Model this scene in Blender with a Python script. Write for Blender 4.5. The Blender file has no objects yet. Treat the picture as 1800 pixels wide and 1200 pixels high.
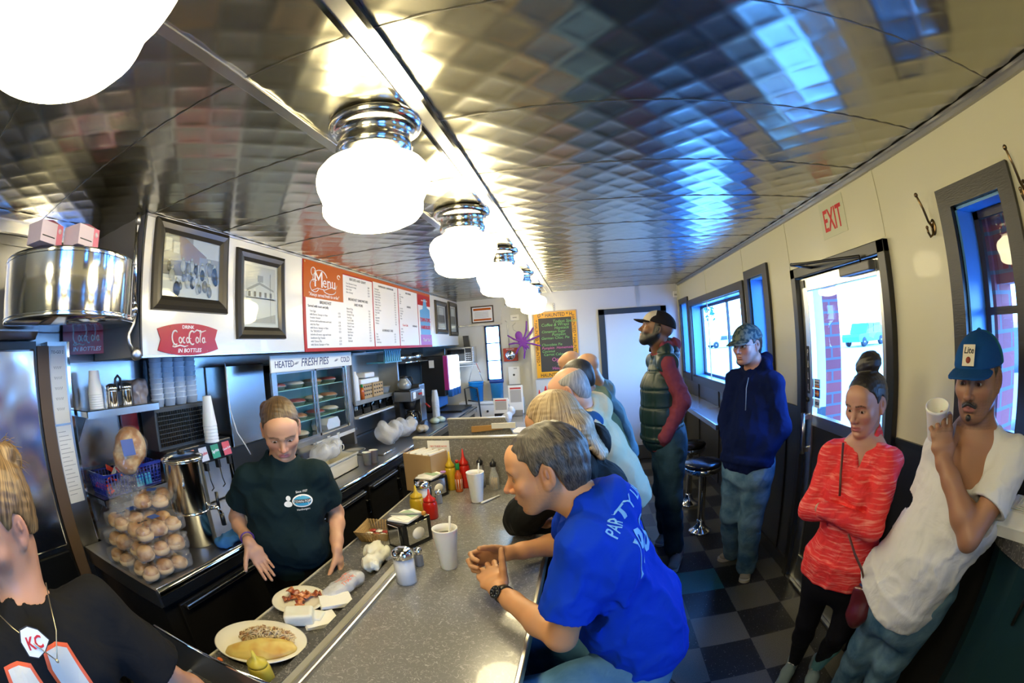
import bpy, bmesh, math, random
import numpy as np
from mathutils import Vector, Matrix, Quaternion

random.seed(7)
S = bpy.context.scene
COL = S.collection
PI = math.pi

# ------------------------------------------------------------------ camera (a diagonal fisheye lens)
cam_d = bpy.data.cameras.new('camera')
cam_d.type = 'PANO'
cam_d.panorama_type = 'FISHEYE_EQUISOLID'
cam_d.fisheye_lens = 15.912
cam_d.fisheye_fov = PI * 1.2
cam_d.sensor_width = 36.0
cam_d.clip_start = 0.02
cam_d.clip_end = 300
cam = bpy.data.objects.new('camera', cam_d)
COL.objects.link(cam)
cam.location = (0, 0, 1.73)
cam.matrix_world = Matrix.Translation((0, 0, 1.73)) @ (Matrix.Rotation(0.1529, 4, 'Z') @ Matrix.Rotation(1.5789, 4, 'X') @ Matrix.Rotation(-0.0670, 4, 'Z'))
S.camera = cam

# ------------------------------------------------------------------ daylight
W = bpy.data.worlds.new('daylight'); S.world = W; W.use_nodes = True
wn = W.node_tree; wn.nodes.clear()
wo = wn.nodes.new('ShaderNodeOutputWorld'); wb = wn.nodes.new('ShaderNodeBackground')
wtc = wn.nodes.new('ShaderNodeTexCoord'); wsx = wn.nodes.new('ShaderNodeSeparateXYZ'); wr = wn.nodes.new('ShaderNodeValToRGB')
wn.links.new(wtc.outputs['Generated'], wsx.inputs[0]); wn.links.new(wsx.outputs['Z'], wr.inputs[0])
wr.color_ramp.elements[0].position = 0.0; wr.color_ramp.elements[0].color = (0.20, 0.50, 1.0, 1)
wr.color_ramp.elements[1].position = 0.7; wr.color_ramp.elements[1].color = (0.06, 0.28, 1.0, 1)
wn.links.new(wr.outputs[0], wb.inputs['Color'])
wb.inputs['Strength'].default_value = 18.0
wn.links.new(wb.outputs[0], wo.inputs[0])

# ------------------------------------------------------------------ exposure
S.view_settings.view_transform = 'Standard'
S.view_settings.look = 'None'
S.view_settings.gamma = 1.0
S.view_settings.use_curve_mapping = False
S.view_settings.exposure = 0.56
try:
    S.cycles.use_denoising = True
    S.cycles.max_bounces = 8
    S.cycles.glossy_bounces = 4
    S.cycles.transparent_max_bounces = 12
    S.cycles.sample_clamp_indirect = 6.0
    S.cycles.caustics_reflective = False
    S.cycles.caustics_refractive = False
except Exception:
    pass

def portal(name, loc, rot, sx, sy):
    l = bpy.data.lights.new(name, 'AREA'); l.shape = 'RECTANGLE'; l.size = sx; l.size_y = sy
    l.cycles.is_portal = True
    o = bpy.data.objects.new(name, l); o.location = loc; o.rotation_euler = rot; COL.objects.link(o)
    return o
# window openings guide the daylight sampling (portals emit nothing themselves)
portal('door_daylight', (1.60, 2.05, 1.55), (0, PI/2, 0), 0.95, 0.9)
portal('window_daylight', (1.60, 4.35, 1.6), (0, PI/2, 0), 1.0, 1.5)
portal('side_daylight', (1.60, 0.98, 1.6), (0, PI/2, 0), 1.2, 0.4)
portal('rear_daylight', (1.60, -0.9, 1.6), (0, PI/2, 0), 1.2, 1.6)

# ------------------------------------------------------------------ materials
MATS = {}
def mat(name, color=(0.5, 0.5, 0.5), rough=0.5, metal=0.0, **k):
    if name in MATS: return MATS[name]
    m = bpy.data.materials.new(name); m.use_nodes = True
    b = m.node_tree.nodes['Principled BSDF']
    b.inputs['Base Color'].default_value = (*color, 1)
    b.inputs['Roughness'].default_value = rough
    b.inputs['Metallic'].default_value = metal
    if 'trans' in k: b.inputs['Transmission Weight'].default_value = k['trans']
    if 'ior' in k: b.inputs['IOR'].default_value = k['ior']
    if 'coat' in k: b.inputs['Coat Weight'].default_value = k['coat']
    if 'alpha' in k: b.inputs['Alpha'].default_value = k['alpha']
    if 'sss' in k:
        b.inputs['Subsurface Weight'].default_value = k['sss']; b.inputs['Subsurface Radius'].default_value = (0.012, 0.005, 0.003)
        b.inputs['Subsurface Scale'].default_value = 0.6
    if 'emit' in k:
        b.inputs['Emission Color'].default_value = (*k['emit'], 1); b.inputs['Emission Strength'].default_value = k.get('power', 1)
    if 'spec' in k: b.inputs['Specular IOR Level'].default_value = k['spec']
    if 'sheen' in k: b.inputs['Sheen Weight'].default_value = k['sheen']
    MATS[name] = m
    return m
def N(m, t, **k):
    n = m.node_tree.nodes.new('ShaderNode' + t)
    for a, v in k.items(): setattr(n, a, v)
    return n
def lk(m, a, b): m.node_tree.links.new(a, b)
def bs(m): return m.node_tree.nodes['Principled BSDF']
def coords(m, which='Object', scale=(1, 1, 1)):
    t = N(m, 'TexCoord'); mp = N(m, 'Mapping'); mp.inputs['Scale'].default_value = scale
    lk(m, t.outputs[which], mp.inputs[0]); return mp.outputs[0]
def ramp(m, fac, stops):
    r = N(m, 'ValToRGB'); e = r.color_ramp.elements
    while len(e) < len(stops): e.new(0.5)
    for i, (p, c) in enumerate(stops): e[i].position = p; e[i].color = (*c, 1)
    lk(m, fac, r.inputs[0]); return r.outputs[0]
def add_bump(m, scale=30, strength=0.3, dist=0.004, stretch=(1, 1, 1), detail=4, kind='Noise'):
    v = coords(m, 'Object', stretch); n = N(m, 'TexNoise' if kind == 'Noise' else 'TexVoronoi'); n.inputs['Scale'].default_value = scale
    if kind == 'Noise': n.inputs['Detail'].default_value = detail
    lk(m, v, n.inputs['Vector'])
    b = N(m, 'Bump'); b.inputs['Strength'].default_value = strength; b.inputs['Distance'].default_value = dist
    lk(m, n.outputs[0], b.inputs['Height']); lk(m, b.outputs[0], bs(m).inputs['Normal']); return m
def speckle(m, c1, c2, scale=200, lo=0.45, hi=0.6, detail=3, stretch=(1, 1, 1)):
    n = N(m, 'TexNoise'); n.inputs['Scale'].default_value = scale; n.inputs['Detail'].default_value = detail
    lk(m, coords(m, 'Object', stretch), n.inputs['Vector'])
    lk(m, ramp(m, n.outputs[0], [(lo, c1), (hi, c2)]), bs(m).inputs['Base Color']); return m

steel = mat('brushed_steel', (0.56, 0.56, 0.55), 0.26, 1.0)
add_bump(steel, 12, 0.12, 0.002, (1, 1, 1), 2)
steel2 = mat('dull_steel', (0.36, 0.36, 0.36), 0.33, 1.0); add_bump(steel2, 6, 0.15, 0.004, (1, 1, 1), 2)
chrome = mat('chrome', (0.80, 0.80, 0.80), 0.08, 1.0)
black_metal = mat('black_painted_metal', (0.012, 0.012, 0.012), 0.35)
black_plastic = mat('black_plastic', (0.014, 0.014, 0.015), 0.3)
black_gloss = mat('black_gloss', (0.008, 0.009, 0.011), 0.12)
white_plastic = mat('white_plastic', (0.80, 0.80, 0.78), 0.35)
foam = mat('white_foam', (0.86, 0.87, 0.86), 0.6, sss=0.2)
paper = mat('white_paper', (0.85, 0.84, 0.80), 0.7)
china = mat('cream_china', (0.80, 0.77, 0.66), 0.15, coat=0.5)
glassm = mat('clear_glass', (1, 1, 1), 0.02, trans=1.0, ior=1.45)
def pane_mat():
    m = bpy.data.materials.new('window_glass'); m.use_nodes = True
    nt = m.node_tree; nt.nodes.clear()
    o = nt.nodes.new('ShaderNodeOutputMaterial'); t = nt.nodes.new('ShaderNodeBsdfTransparent'); g = nt.nodes.new('ShaderNodeBsdfGlossy')
    t.inputs[0].default_value = (0.94, 0.97, 1, 1)
    g.inputs['Roughness'].default_value = 0.02; mx = nt.nodes.new('ShaderNodeMixShader'); mx.inputs[0].default_value = 0.05
    nt.links.new(t.outputs[0], mx.inputs[1]); nt.links.new(g.outputs[0], mx.inputs[2]); nt.links.new(mx.outputs[0], o.inputs[0])
    return m
pane = pane_mat()
yellow_pl = mat('mustard_yellow', (0.62, 0.42, 0.02), 0.3)
red_pl = mat('ketchup_red', (0.55, 0.015, 0.006), 0.28)
cardboard = mat('cardboard', (0.50, 0.33, 0.16), 0.75)
wood = mat('light_wood', (0.50, 0.27, 0.08), 0.5)
film = mat('plastic_film', (0.95, 0.96, 0.98), 0.08, alpha=0.11, spec=1.0, coat=1.0); add_bump(film, 30, 1.0, 0.03, (1, 1, 1), 2)
bagm = mat('white_plastic_bag', (0.85, 0.86, 0.88), 0.22, alpha=0.50, spec=.9); add_bump(bagm, 18, 0.9, 0.02, (1, 1, 1), 3)
ink = mat('black_ink', (0.015, 0.015, 0.02), 0.5)
grey_ink = mat('grey_ink', (0.40, 0.40, 0.40), 0.6)
red_ink = mat('red_ink', (0.62, 0.02, 0.02), 0.5)
white_ink = mat('white_ink', (0.85, 0.85, 0.83), 0.5)
navy_ink = mat('navy_ink', (0.02, 0.03, 0.12), 0.4)

# ------------------------------------------------------------------ mesh helpers
class MB:
    """collects vertices and faces for ONE mesh object; each piece may have its own material slot"""
    def __init__(s): s.v = []; s.f = []; s.mi = []; s.m = []; s.sm = []
    def slot(s, m):
        if m not in s.m: s.m.append(m)
        return s.m.index(m)
    def add(s, vs, fs, m, smooth=False, M=None):
        o = len(s.v); k = s.slot(m)
        for p in vs:
            p = Vector(p); s.v.append(tuple(M @ p if M else p))
        for f in fs: s.f.append([i + o for i in f]); s.mi.append(k); s.sm.append(smooth)
    def box(s, lo, hi, m, M=None, bevel=0.0):
        x0, y0, z0 = lo; x1, y1, z1 = hi
        x0, x1 = min(x0, x1), max(x0, x1); y0, y1 = min(y0, y1), max(y0, y1); z0, z1 = min(z0, z1), max(z0, z1)
        if bevel <= 0:
            vs = [(x0, y0, z0), (x1, y0, z0), (x1, y1, z0), (x0, y1, z0), (x0, y0, z1), (x1, y0, z1), (x1, y1, z1), (x0, y1, z1)]
            fs = [(0, 3, 2, 1), (4, 5, 6, 7), (0, 1, 5, 4), (1, 2, 6, 5), (2, 3, 7, 6), (3, 0, 4, 7)]
            s.add(vs, fs, m, False, M); return
        bm = bmesh.new(); bmesh.ops.create_cube(bm, size=1.0)
        for v in bm.verts: v.co = Vector(((x0 + x1) / 2 + v.co.x * (x1 - x0), (y0 + y1) / 2 + v.co.y * (y1 - y0), (z0 + z1) / 2 + v.co.z * (z1 - z0)))
        b = min(bevel, (x1 - x0) * .49, (y1 - y0) * .49, (z1 - z0) * .49)
        bmesh.ops.bevel(bm, geom=bm.edges[:], offset=b, segments=2, profile=0.5, affect='EDGES')
        s.bm(bm, m, False, M)
    def bm(s, bm, m, smooth=True, M=None):
        bm.verts.index_update()
        s.add([v.co[:] for v in bm.verts], [[v.index for v in f.verts] for f in bm.faces], m, smooth, M); bm.free()
    def lathe(s, prof, m, n=24, M=None, sharp=False, sx=1, sy=1):
        """prof: (radius, z) pairs from bottom to top"""
        vs = []; fs = []
        for r, z in prof:
            for i in range(n):
                a = 2 * PI * i / n; vs.append((r * math.cos(a) * sx, r * math.sin(a) * sy, z))
        for j in range(len(prof) - 1):
            for i in range(n):
                fs.append((j * n + i, j * n + (i + 1) % n, (j + 1) * n + (i + 1) % n, (j + 1) * n + i))
        if prof[0][0] > 1e-5: fs.append(tuple(reversed(range(n))))
        if prof[-1][0] > 1e-5: fs.append(tuple((len(prof) - 1) * n + i for i in range(n)))
        s.add(vs, fs, m, not sharp, M)
    def tube(s, pts, r, m, n=8, M=None, closed=False, rx=None):
        pts = [Vector(p) for p in pts]; vs = []; fs = []; k = len(pts)
        up = Vector((0, 0, 1)); prev = None
        for i, p in enumerate(pts):
            if closed: t = pts[(i + 1) % k] - pts[i - 1]
            else: t = (pts[min(i + 1, k - 1)] - pts[max(i - 1, 0)])
            t = t.normalized() if t.length > 1e-9 else Vector((0, 0, 1))
            if prev is None:
                a = t.cross(up if abs(t.z) < 0.9 else Vector((1, 0, 0))).normalized()
            else:
                a = (prev - t * prev.dot(t)); a = a.normalized() if a.length > 1e-6 else t.orthogonal().normalized()
            prev = a; b = t.cross(a)
            rr = r[i] if isinstance(r, (list, tuple)) else r
            for j in range(n):
                an = 2 * PI * j / n; vs.append(p + a * (rr * math.cos(an)) + b * ((rx or 1) * rr * math.sin(an)))
        for i in range(k if closed else k - 1):
            for j in range(n):
                fs.append((i * n + j, i * n + (j + 1) % n, ((i + 1) % k) * n + (j + 1) % n, ((i + 1) % k) * n + j))
        if not closed: fs.append(tuple(reversed(range(n)))); fs.append(tuple((k - 1) * n + j for j in range(n)))
        s.add(vs, fs, m, True, M)
    def prism(s, poly, h, m, M=None, smooth=False):
        """polygon in XY extruded 0..h in Z"""
        n = len(poly); vs = [(x, y, 0) for x, y in poly] + [(x, y, h) for x, y in poly]
        fs = [tuple(reversed(range(n))), tuple(range(n, 2 * n))] + [(i, (i + 1) % n, n + (i + 1) % n, n + i) for i in range(n)]
        s.add(vs, fs, m, smooth, M)
    def sphere(s, c, r, m, M=None, n=16, k=10):
        if not isinstance(r, (tuple, list)): r = (r, r, r)
        vs = []; fs = []
        for j in range(k + 1):
            t = PI * j / k
            for i in range(n):
                a = 2 * PI * i / n; vs.append((c[0] + r[0] * math.sin(t) * math.cos(a), c[1] + r[1] * math.sin(t) * math.sin(a), c[2] + r[2] * math.cos(t)))
        for j in range(k):
            for i in range(n): fs.append((j * n + i, (j + 1) * n + i, (j + 1) * n + (i + 1) % n, j * n + (i + 1) % n))
        s.add(vs, fs, m, True, M)
    def build(s, name, parent=None, origin=None):
        me = bpy.data.meshes.new(name)
        off = Vector(origin) if origin is not None else Vector((0, 0, 0))
        me.from_pydata([tuple(Vector(p) - off) for p in s.v], [], s.f)
        for m in s.m: me.materials.append(m)
        me.polygons.foreach_set('material_index', s.mi); me.polygons.foreach_set('use_smooth', s.sm)
        me.update()
        o = bpy.data.objects.new(name, me); COL.objects.link(o)
        if origin is not None: o.location = off
        if parent is not None: o.parent = parent
        return o

def tag(o, label=None, cat=None, group=None, kind=None):
    if label: o['label'] = label
    if cat: o['category'] = cat
    if group: o['group'] = group
    if kind: o['kind'] = kind
    return o
def thing(name, loc, label, cat, group=None, rz=0):
    o = bpy.data.objects.new(name, None); o.empty_display_size = 0.05; o.location = loc; o.rotation_euler = (0, 0, rz)
    COL.objects.link(o); return tag(o, label, cat, group)
def struct(o): o['kind'] = 'structure'; return o
def kids(o): return [c for c in bpy.data.objects if c.parent == o]
def dup(o, loc, label=None, rz=None, parent=None):
    c = o.copy(); COL.objects.link(c)
    c.location = loc if loc is not None else o.location
    if rz is not None: c.rotation_euler = (0, 0, rz)
    if label: c['label'] = label
    if parent is not None: c.parent = parent
    for ch in kids(o): 
        if ch.name != c.name: dup(ch, None, parent=c)
    return c
def T(x=0, y=0, z=0, rx=0, ry=0, rz=0, s=1):
    return Matrix.Translation((x, y, z)) @ Matrix.Rotation(rz, 4, 'Z') @ Matrix.Rotation(ry, 4, 'Y') @ Matrix.Rotation(rx, 4, 'X') @ Matrix.Scale(s, 4)
def frame(o, x, y):
    """matrix whose X and Y axes are given (Z = X cross Y), at o"""
    x = Vector(x).normalized(); y = Vector(y); y = (y - x * y.dot(x)).normalized(); z = x.cross(y)
    return Matrix(((x.x, y.x, z.x, o[0]), (x.y, y.y, z.y, o[1]), (x.z, y.z, z.z, o[2]), (0, 0, 0, 1)))
WALLR = lambda y, z, off=0.0: frame((1.43 - off, y, z), (0, -1, 0), (0, 0, 1))     # drawing plane on the right wall, seen from the room
SOFF = lambda y, z, off=0.0: frame((-1.80 + off, y, z), (0, 1, 0), (0, 0, 1))        # on the soffit
BACK = lambda x, z, off=0.0: frame((x, 6.25 - off, z), (1, 0, 0), (0, 0, 1))         # on the end wall
_fonts = {}
def text_geo(txt, size=0.1, depth=0.001, align='LEFT', shear=0.0, bold=0.0, sx=1.0, sp=1.0):
    cu = bpy.data.curves.new('t', 'FONT'); cu.body = txt; cu.size = size; cu.extrude = depth; cu.align_x = align
    cu.shear = shear; cu.offset = bold * size; cu.resolution_u = 2; cu.space_character = sp
    o = bpy.data.objects.new('t', cu); COL.objects.link(o)
    dg = bpy.context.evaluated_depsgraph_get(); me = bpy.data.meshes.new_from_object(o.evaluated_get(dg))
    vs = [(v.co.x * sx, v.co.y, v.co.z) for v in me.vertices]; fs = [tuple(p.vertices) for p in me.polygons]
    bpy.data.objects.remove(o); bpy.data.curves.remove(cu); bpy.data.meshes.remove(me)
    return vs, fs
def text(mb, txt, m, M, size=0.1, depth=0.0006, **k):
    vs, fs = text_geo(txt, size, depth, **k); mb.add(vs, fs, m, False, M)
# ------------------------------------------------------------------ implicit-surface modeller (organic shapes become one continuous mesh)
def A(*p): return np.array(p[0] if len(p) == 1 else p, dtype=np.float64)
def nz(v): v = A(v); return v / max(np.linalg.norm(v), 1e-12)
class Prim:
    pass
def cone(a, b, ra, rb, k=0.015, op='u'):
    a, b = A(a), A(b); ba = b - a; L2 = max(ba @ ba, 1e-12); R = max(ra, rb)
    def f(X, Y, Z):
        x, y, z = X - a[0], Y - a[1], Z - a[2]
        t = np.clip((x * ba[0] + y * ba[1] + z * ba[2]) / L2, 0, 1)
        return np.sqrt((x - t * ba[0]) ** 2 + (y - t * ba[1]) ** 2 + (z - t * ba[2]) ** 2) - (ra + (rb - ra) * t)
    return (f, np.minimum(a, b) - R, np.maximum(a, b) + R, k, op)
def ell(c, r, Rm=None, k=0.015, op='u'):
    c = A(c); r = A(r) if not np.isscalar(r) else A(r, r, r); Rm = np.eye(3) if Rm is None else Rm
    B = np.sqrt(((Rm * r[None, :]) ** 2).sum(1))
    def f(X, Y, Z):
        x, y, z = X - c[0], Y - c[1], Z - c[2]
        u = [(Rm[0, i] * x + Rm[1, i] * y + Rm[2, i] * z) for i in range(3)]
        k0 = np.sqrt(sum((u[i] / r[i]) ** 2 for i in range(3))); k1 = np.sqrt(sum((u[i] / r[i] ** 2) ** 2 for i in range(3)))
        return k0 * (k0 - 1) / np.maximum(k1, 1e-6)
    return (f, c - B, c + B, k, op)
def econe(a, b, wa, da, wb, db, side, k=0.02, cap=None, op='u'):
    """elliptic cone: half widths w along side, half depths d across"""
    a, b, side = A(a), A(b), A(side); ax = b - a; L = np.linalg.norm(ax); ax = ax / L
    side = nz(side - ax * (side @ ax)); dep = np.cross(side, ax); R = max(wa, wb, da, db)
    def f(X, Y, Z):
        x, y, z = X - a[0], Y - a[1], Z - a[2]
        s = x * ax[0] + y * ax[1] + z * ax[2]; t = np.clip(s / L, 0, 1); e = s - t * L
        u = x * side[0] + y * side[1] + z * side[2]; v = x * dep[0] + y * dep[1] + z * dep[2]
        w = wa + (wb - wa) * t; d = da + (db - da) * t; m = np.minimum(w, d); c = m if cap is None else cap
        q = np.sqrt((u / w) ** 2 + (v / d) ** 2 + (e / c) ** 2)
        return (q - 1) * m
    return (f, np.minimum(a, b) - R, np.maximum(a, b) + R, k, op)
def bxp(c, r, Rm=None, rnd=0.005, k=0.01, op='u'):
    c, r = A(c), A(r) - rnd; Rm = np.eye(3) if Rm is None else Rm; B = np.abs(Rm) @ (r + rnd)
    def f(X, Y, Z):
        x, y, z = X - c[0], Y - c[1], Z - c[2]
        q = [np.abs(Rm[0, i] * x + Rm[1, i] * y + Rm[2, i] * z) - r[i] for i in range(3)]
        return np.sqrt(sum(np.maximum(i, 0) ** 2 for i in q)) + np.minimum(np.maximum(q[0], np.maximum(q[1], q[2])), 0) - rnd
    return (f, c - B, c + B, k, op)
def fn(f, lo, hi, op='x', k=0.004): return (f, A(lo), A(hi), k, op)

def evaluate(prims, lo, hi, h, chunk=True):
    lo, hi = A(lo), A(hi); n = np.maximum(np.ceil((hi - lo) / h).astype(int) + 1, 4)
    ax = [(lo[i] + h * np.arange(n[i])).astype(np.float32) for i in range(3)]
    D = np.full(n, 1.0, np.float32)
    for f, plo, phi, k, op in prims:
        m = k + 3 * h
        i0 = np.maximum(np.floor((plo - m - lo) / h).astype(int), 0); i1 = np.minimum(np.ceil((phi + m - lo) / h).astype(int) + 1, n)
        if (i1 - i0 < 1).any(): continue
        sl = tuple(slice(i0[i], i1[i]) for i in range(3))
        X, Y, Z = ax[0][sl[0]][:, None, None], ax[1][sl[1]][None, :, None], ax[2][sl[2]][None, None, :]
        if op == 'd': D[sl] = f(X, Y, Z, D[sl]); continue
        d = f(X, Y, Z).astype(np.float32); o = D[sl]
        if op == 'u':
            e = np.maximum(k - np.abs(o - d), 0) / k; D[sl] = np.minimum(o, d) - e * e * k * 0.25
        elif op == 's':      # smooth subtract
            e = np.maximum(k - np.abs(o + d), 0) / k; D[sl] = np.maximum(o, -d) + e * e * k * 0.25
        elif op == 'x':      # intersect
            e = np.maximum(k - np.abs(o - d), 0) / k; D[sl] = np.maximum(o, d) + e * e * k * 0.25
    return D, lo, h
def surface(D, lo, h):
    """surface nets: verts (n,3), quads (m,4)"""
    s = D < 0
    c = np.zeros(np.array(D.shape) - 1, np.int8)
    corners = [(i, j, k) for i in (0, 1) for j in (0, 1) for k in (0, 1)]
    nx, ny, nz_ = c.shape
    for i, j, k in corners: c += s[i:i + nx, j:j + ny, k:k + nz_]
    act = (c > 0) & (c < 8); idx = np.full(c.shape, -1, np.int64); P = np.argwhere(act)
    if len(P) == 0: return np.zeros((0, 3)), np.zeros((0, 4), int)
    idx[act] = np.arange(len(P))
    val = {q: D[P[:, 0] + q[0], P[:, 1] + q[1], P[:, 2] + q[2]] for q in corners}
    acc = np.zeros((len(P), 3)); cnt = np.zeros(len(P))
    for q in corners:
        for a in range(3):
            if q[a] == 0:
                r = list(q); r[a] = 1; r = tuple(r); v0, v1 = val[q], val[r]; m = (v0 < 0) != (v1 < 0)
                t = np.where(m, v0 / np.where(m, v0 - v1, 1), 0)
                pt = np.tile(np.array(q, float), (len(P), 1)); pt[:, a] += t
                acc[m] += pt[m]; cnt[m] += 1
    V = lo + h * (P + acc / np.maximum(cnt, 1)[:, None])
    Q = []
    for a in range(3):
        b, cc = (a + 1) % 3, (a + 2) % 3
        sl0 = [slice(None)] * 3; sl1 = [slice(None)] * 3; sl0[a] = slice(0, -1); sl1[a] = slice(1, None)
        s0, s1 = s[tuple(sl0)], s[tuple(sl1)]; E = np.argwhere(s0 != s1)
        ok = (E[:, b] > 0) & (E[:, cc] > 0) & (E[:, b] < c.shape[b]) & (E[:, cc] < c.shape[cc]) & (E[:, a] < c.shape[a])
        E = E[ok]; flip = s0[E[:, 0], E[:, 1], E[:, 2]]
        def g(db, dc):
            e = E.copy(); e[:, b] -= db; e[:, cc] -= dc; return idx[e[:, 0], e[:, 1], e[:, 2]]
        q = np.stack([g(1, 1), g(0, 1), g(0, 0), g(1, 0)], 1)
        q[~flip] = q[~flip][:, ::-1]; Q.append(q[(q >= 0).all(1)])
    return V, np.concatenate(Q)
def relax(V, Q, it=1, lam=0.5):
    for _ in range(it):
        s = np.zeros_like(V); n = np.zeros(len(V))
        for i in range(4):
            a, b = Q[:, i], Q[:, (i + 1) % 4]
            np.add.at(s, a, V[b]); np.add.at(n, a, 1); np.add.at(s, b, V[a]); np.add.at(n, b, 1)
        V = V + lam * (s / np.maximum(n, 1)[:, None] - V) * (n > 0)[:, None]
    return V
def organic(name, prims, m, h=0.006, parent=None, fine=(), it=1, color=None, attrs=None, matfn=None):
    """fine: list of (lo, hi, h) boxes sampled more finely; all belong to one mesh"""
    los = np.array([p[1] for p in prims if p[4] == 'u']); his = np.array([p[2] for p in prims if p[4] == 'u'])
    lo, hi = los.min(0) - 3 * h, his.max(0) + 3 * h
    Vs, Qs = [], []; o = 0
    D = evaluate(prims, lo, hi, h); V, Q = surface(*D)
    for flo, fhi, fh in fine:
        ins = ((V > A(flo) + 2.0 * h) & (V < A(fhi) - 2.0 * h)).all(1); Q = Q[~ins[Q].all(1)]
    Vs.append(relax(V, Q, it)); Qs.append(Q); o = len(V)
    for flo, fhi, fh in fine:
        sub = [p for p in prims if p[4] != 'u' or ((p[1] - .03 < A(fhi)) & (p[2] + .03 > A(flo))).all()]
        V, Q = surface(*evaluate(sub, flo, fhi, fh)); Vs.append(relax(V, Q, it, 0.35)); Qs.append(Q + o); o += len(V)
    V, Q = np.concatenate(Vs), np.concatenate(Qs)
    used = np.zeros(len(V), bool); used[Q.ravel()] = True; rm = np.cumsum(used) - 1; V = V[used]; Q = rm[Q]
    base = A(parent.matrix_basis.translation) if parent is not None else A(0, 0, 0)
    if parent is not None and parent.parent is not None: base = base + A(parent.parent.matrix_basis.translation)
    me = bpy.data.meshes.new(name)
    me.vertices.add(len(V)); me.vertices.foreach_set('co', (V - base).astype(np.float32).ravel())
    me.loops.add(Q.size); me.loops.foreach_set('vertex_index', Q.astype(np.int32).ravel())
    me.polygons.add(len(Q)); me.polygons.foreach_set('loop_start', np.arange(0, Q.size, 4, dtype=np.int32)); me.polygons.foreach_set('loop_total', np.full(len(Q), 4, np.int32))
    me.update(calc_edges=True); me.polygons.foreach_set('use_smooth', np.ones(len(Q), bool))
    if isinstance(m, (list, tuple)):
        for q in m: me.materials.append(q)
        if matfn is not None: me.polygons.foreach_set('material_index', matfn(V[Q].mean(1)).astype(np.int32))
    else: me.materials.append(m)
    if color is not None:
        at = me.color_attributes.new('tint', 'FLOAT_COLOR', 'POINT'); c = np.ones((len(V), 4), np.float32); c[:, :3] = color(V); at.data.foreach_set('color', c.ravel())
    if attrs is not None:
        at = me.attributes.new('flow', 'FLOAT_VECTOR', 'POINT'); at.data.foreach_set('vector', attrs(V).astype(np.float32).ravel())
    ob = bpy.data.objects.new(name, me); COL.objects.link(ob)
    if parent is not None: ob.parent = parent
    return ob
class Noise:
    def __init__(s, seed, f, n=7, dirs=None):
        r = np.random.RandomState(seed); d = r.normal(size=(n, 3)) if dirs is None else np.array(dirs)
        d /= np.linalg.norm(d, axis=1)[:, None]; s.k = d * (f * (0.6 + 0.9 * r.rand(len(d))))[:, None]; s.p = r.rand(len(d)) * 6.28
    def __call__(s, X, Y, Z):
        return sum(np.sin(k[0] * X + k[1] * Y + k[2] * Z + p) for k, p in zip(s.k, s.p)) / len(s.p) ** .5
def wrinkle(seed, amp, f=28, sharp=True):
    r_ = np.random.RandomState(seed + 7); dd = r_.normal(size=(7, 3)); dd[:, 2] *= .55
    n1, n2 = Noise(seed, f, 7, dd), Noise(seed + 50, f * 2.3, 5)
    def g(X, Y, Z, D):
        near = np.abs(D) < 0.03
        w = n1(X, Y, Z) + 0.30 * n2(X, Y, Z)
        w = (np.exp(-(w * 2.2) ** 2) * 1.3 - 0.45 + .35 * n1(X + .1, Y, Z - .2)) if sharp else w
        return np.where(near, D - amp * w, D).astype(np.float32)
    return (g, A(-99, -99, -99), A(99, 99, 99), 0, 'd')
def crumple(seed, amp, f=60, n=7):
    r = np.random.RandomState(seed); d = r.normal(size=(n, 3)); d /= np.linalg.norm(d, axis=1)[:, None]; kk = d * (f * (.5 + r.rand(n)))[:, None]; ph = r.rand(n) * 9
    def g(X, Y, Z, D):
        w = 0
        for k, p in zip(kk, ph):
            t = k[0] * X + k[1] * Y + k[2] * Z + p; w = w + np.abs(np.mod(t / PI, 2) - 1) - .5
        return np.where(np.abs(D) < .05, D - amp * w, D).astype(np.float32)
    return (g, A(-99, -99, -99), A(99, 99, 99), 0, 'd')
def pix_mid(a, b, t): return A(a) * (1 - t) + A(b) * t
# ------------------------------------------------------------------ people
def skin_mat(name, rough=0.48):
    m = mat(name, (0.6, 0.4, 0.3), rough, sss=0.12)
    a = N(m, 'Attribute', attribute_name='tint'); lk(m, a.outputs['Color'], bs(m).inputs['Base Color'])
    return add_bump(m, 350, 0.12, 0.001)
skin = skin_mat('skin')
def hair_mat(name, c1, c2, rough=0.45):
    m = mat(name, c1, rough, spec=0.6)
    a = N(m, 'Attribute', attribute_name='flow'); n = N(m, 'TexNoise'); n.inputs['Scale'].default_value = 1.0; n.inputs['Detail'].default_value = 3
    lk(m, a.outputs['Vector'], n.inputs['Vector']); lk(m, ramp(m, n.outputs[0], [(0.38, c1), (0.62, c2)]), bs(m).inputs['Base Color'])
    b = N(m, 'Bump'); b.inputs['Strength'].default_value = 0.7; b.inputs['Distance'].default_value = 0.0018; lk(m, n.outputs[0], b.inputs['Height']); lk(m, b.outputs[0], bs(m).inputs['Normal'])
    return m
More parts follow.
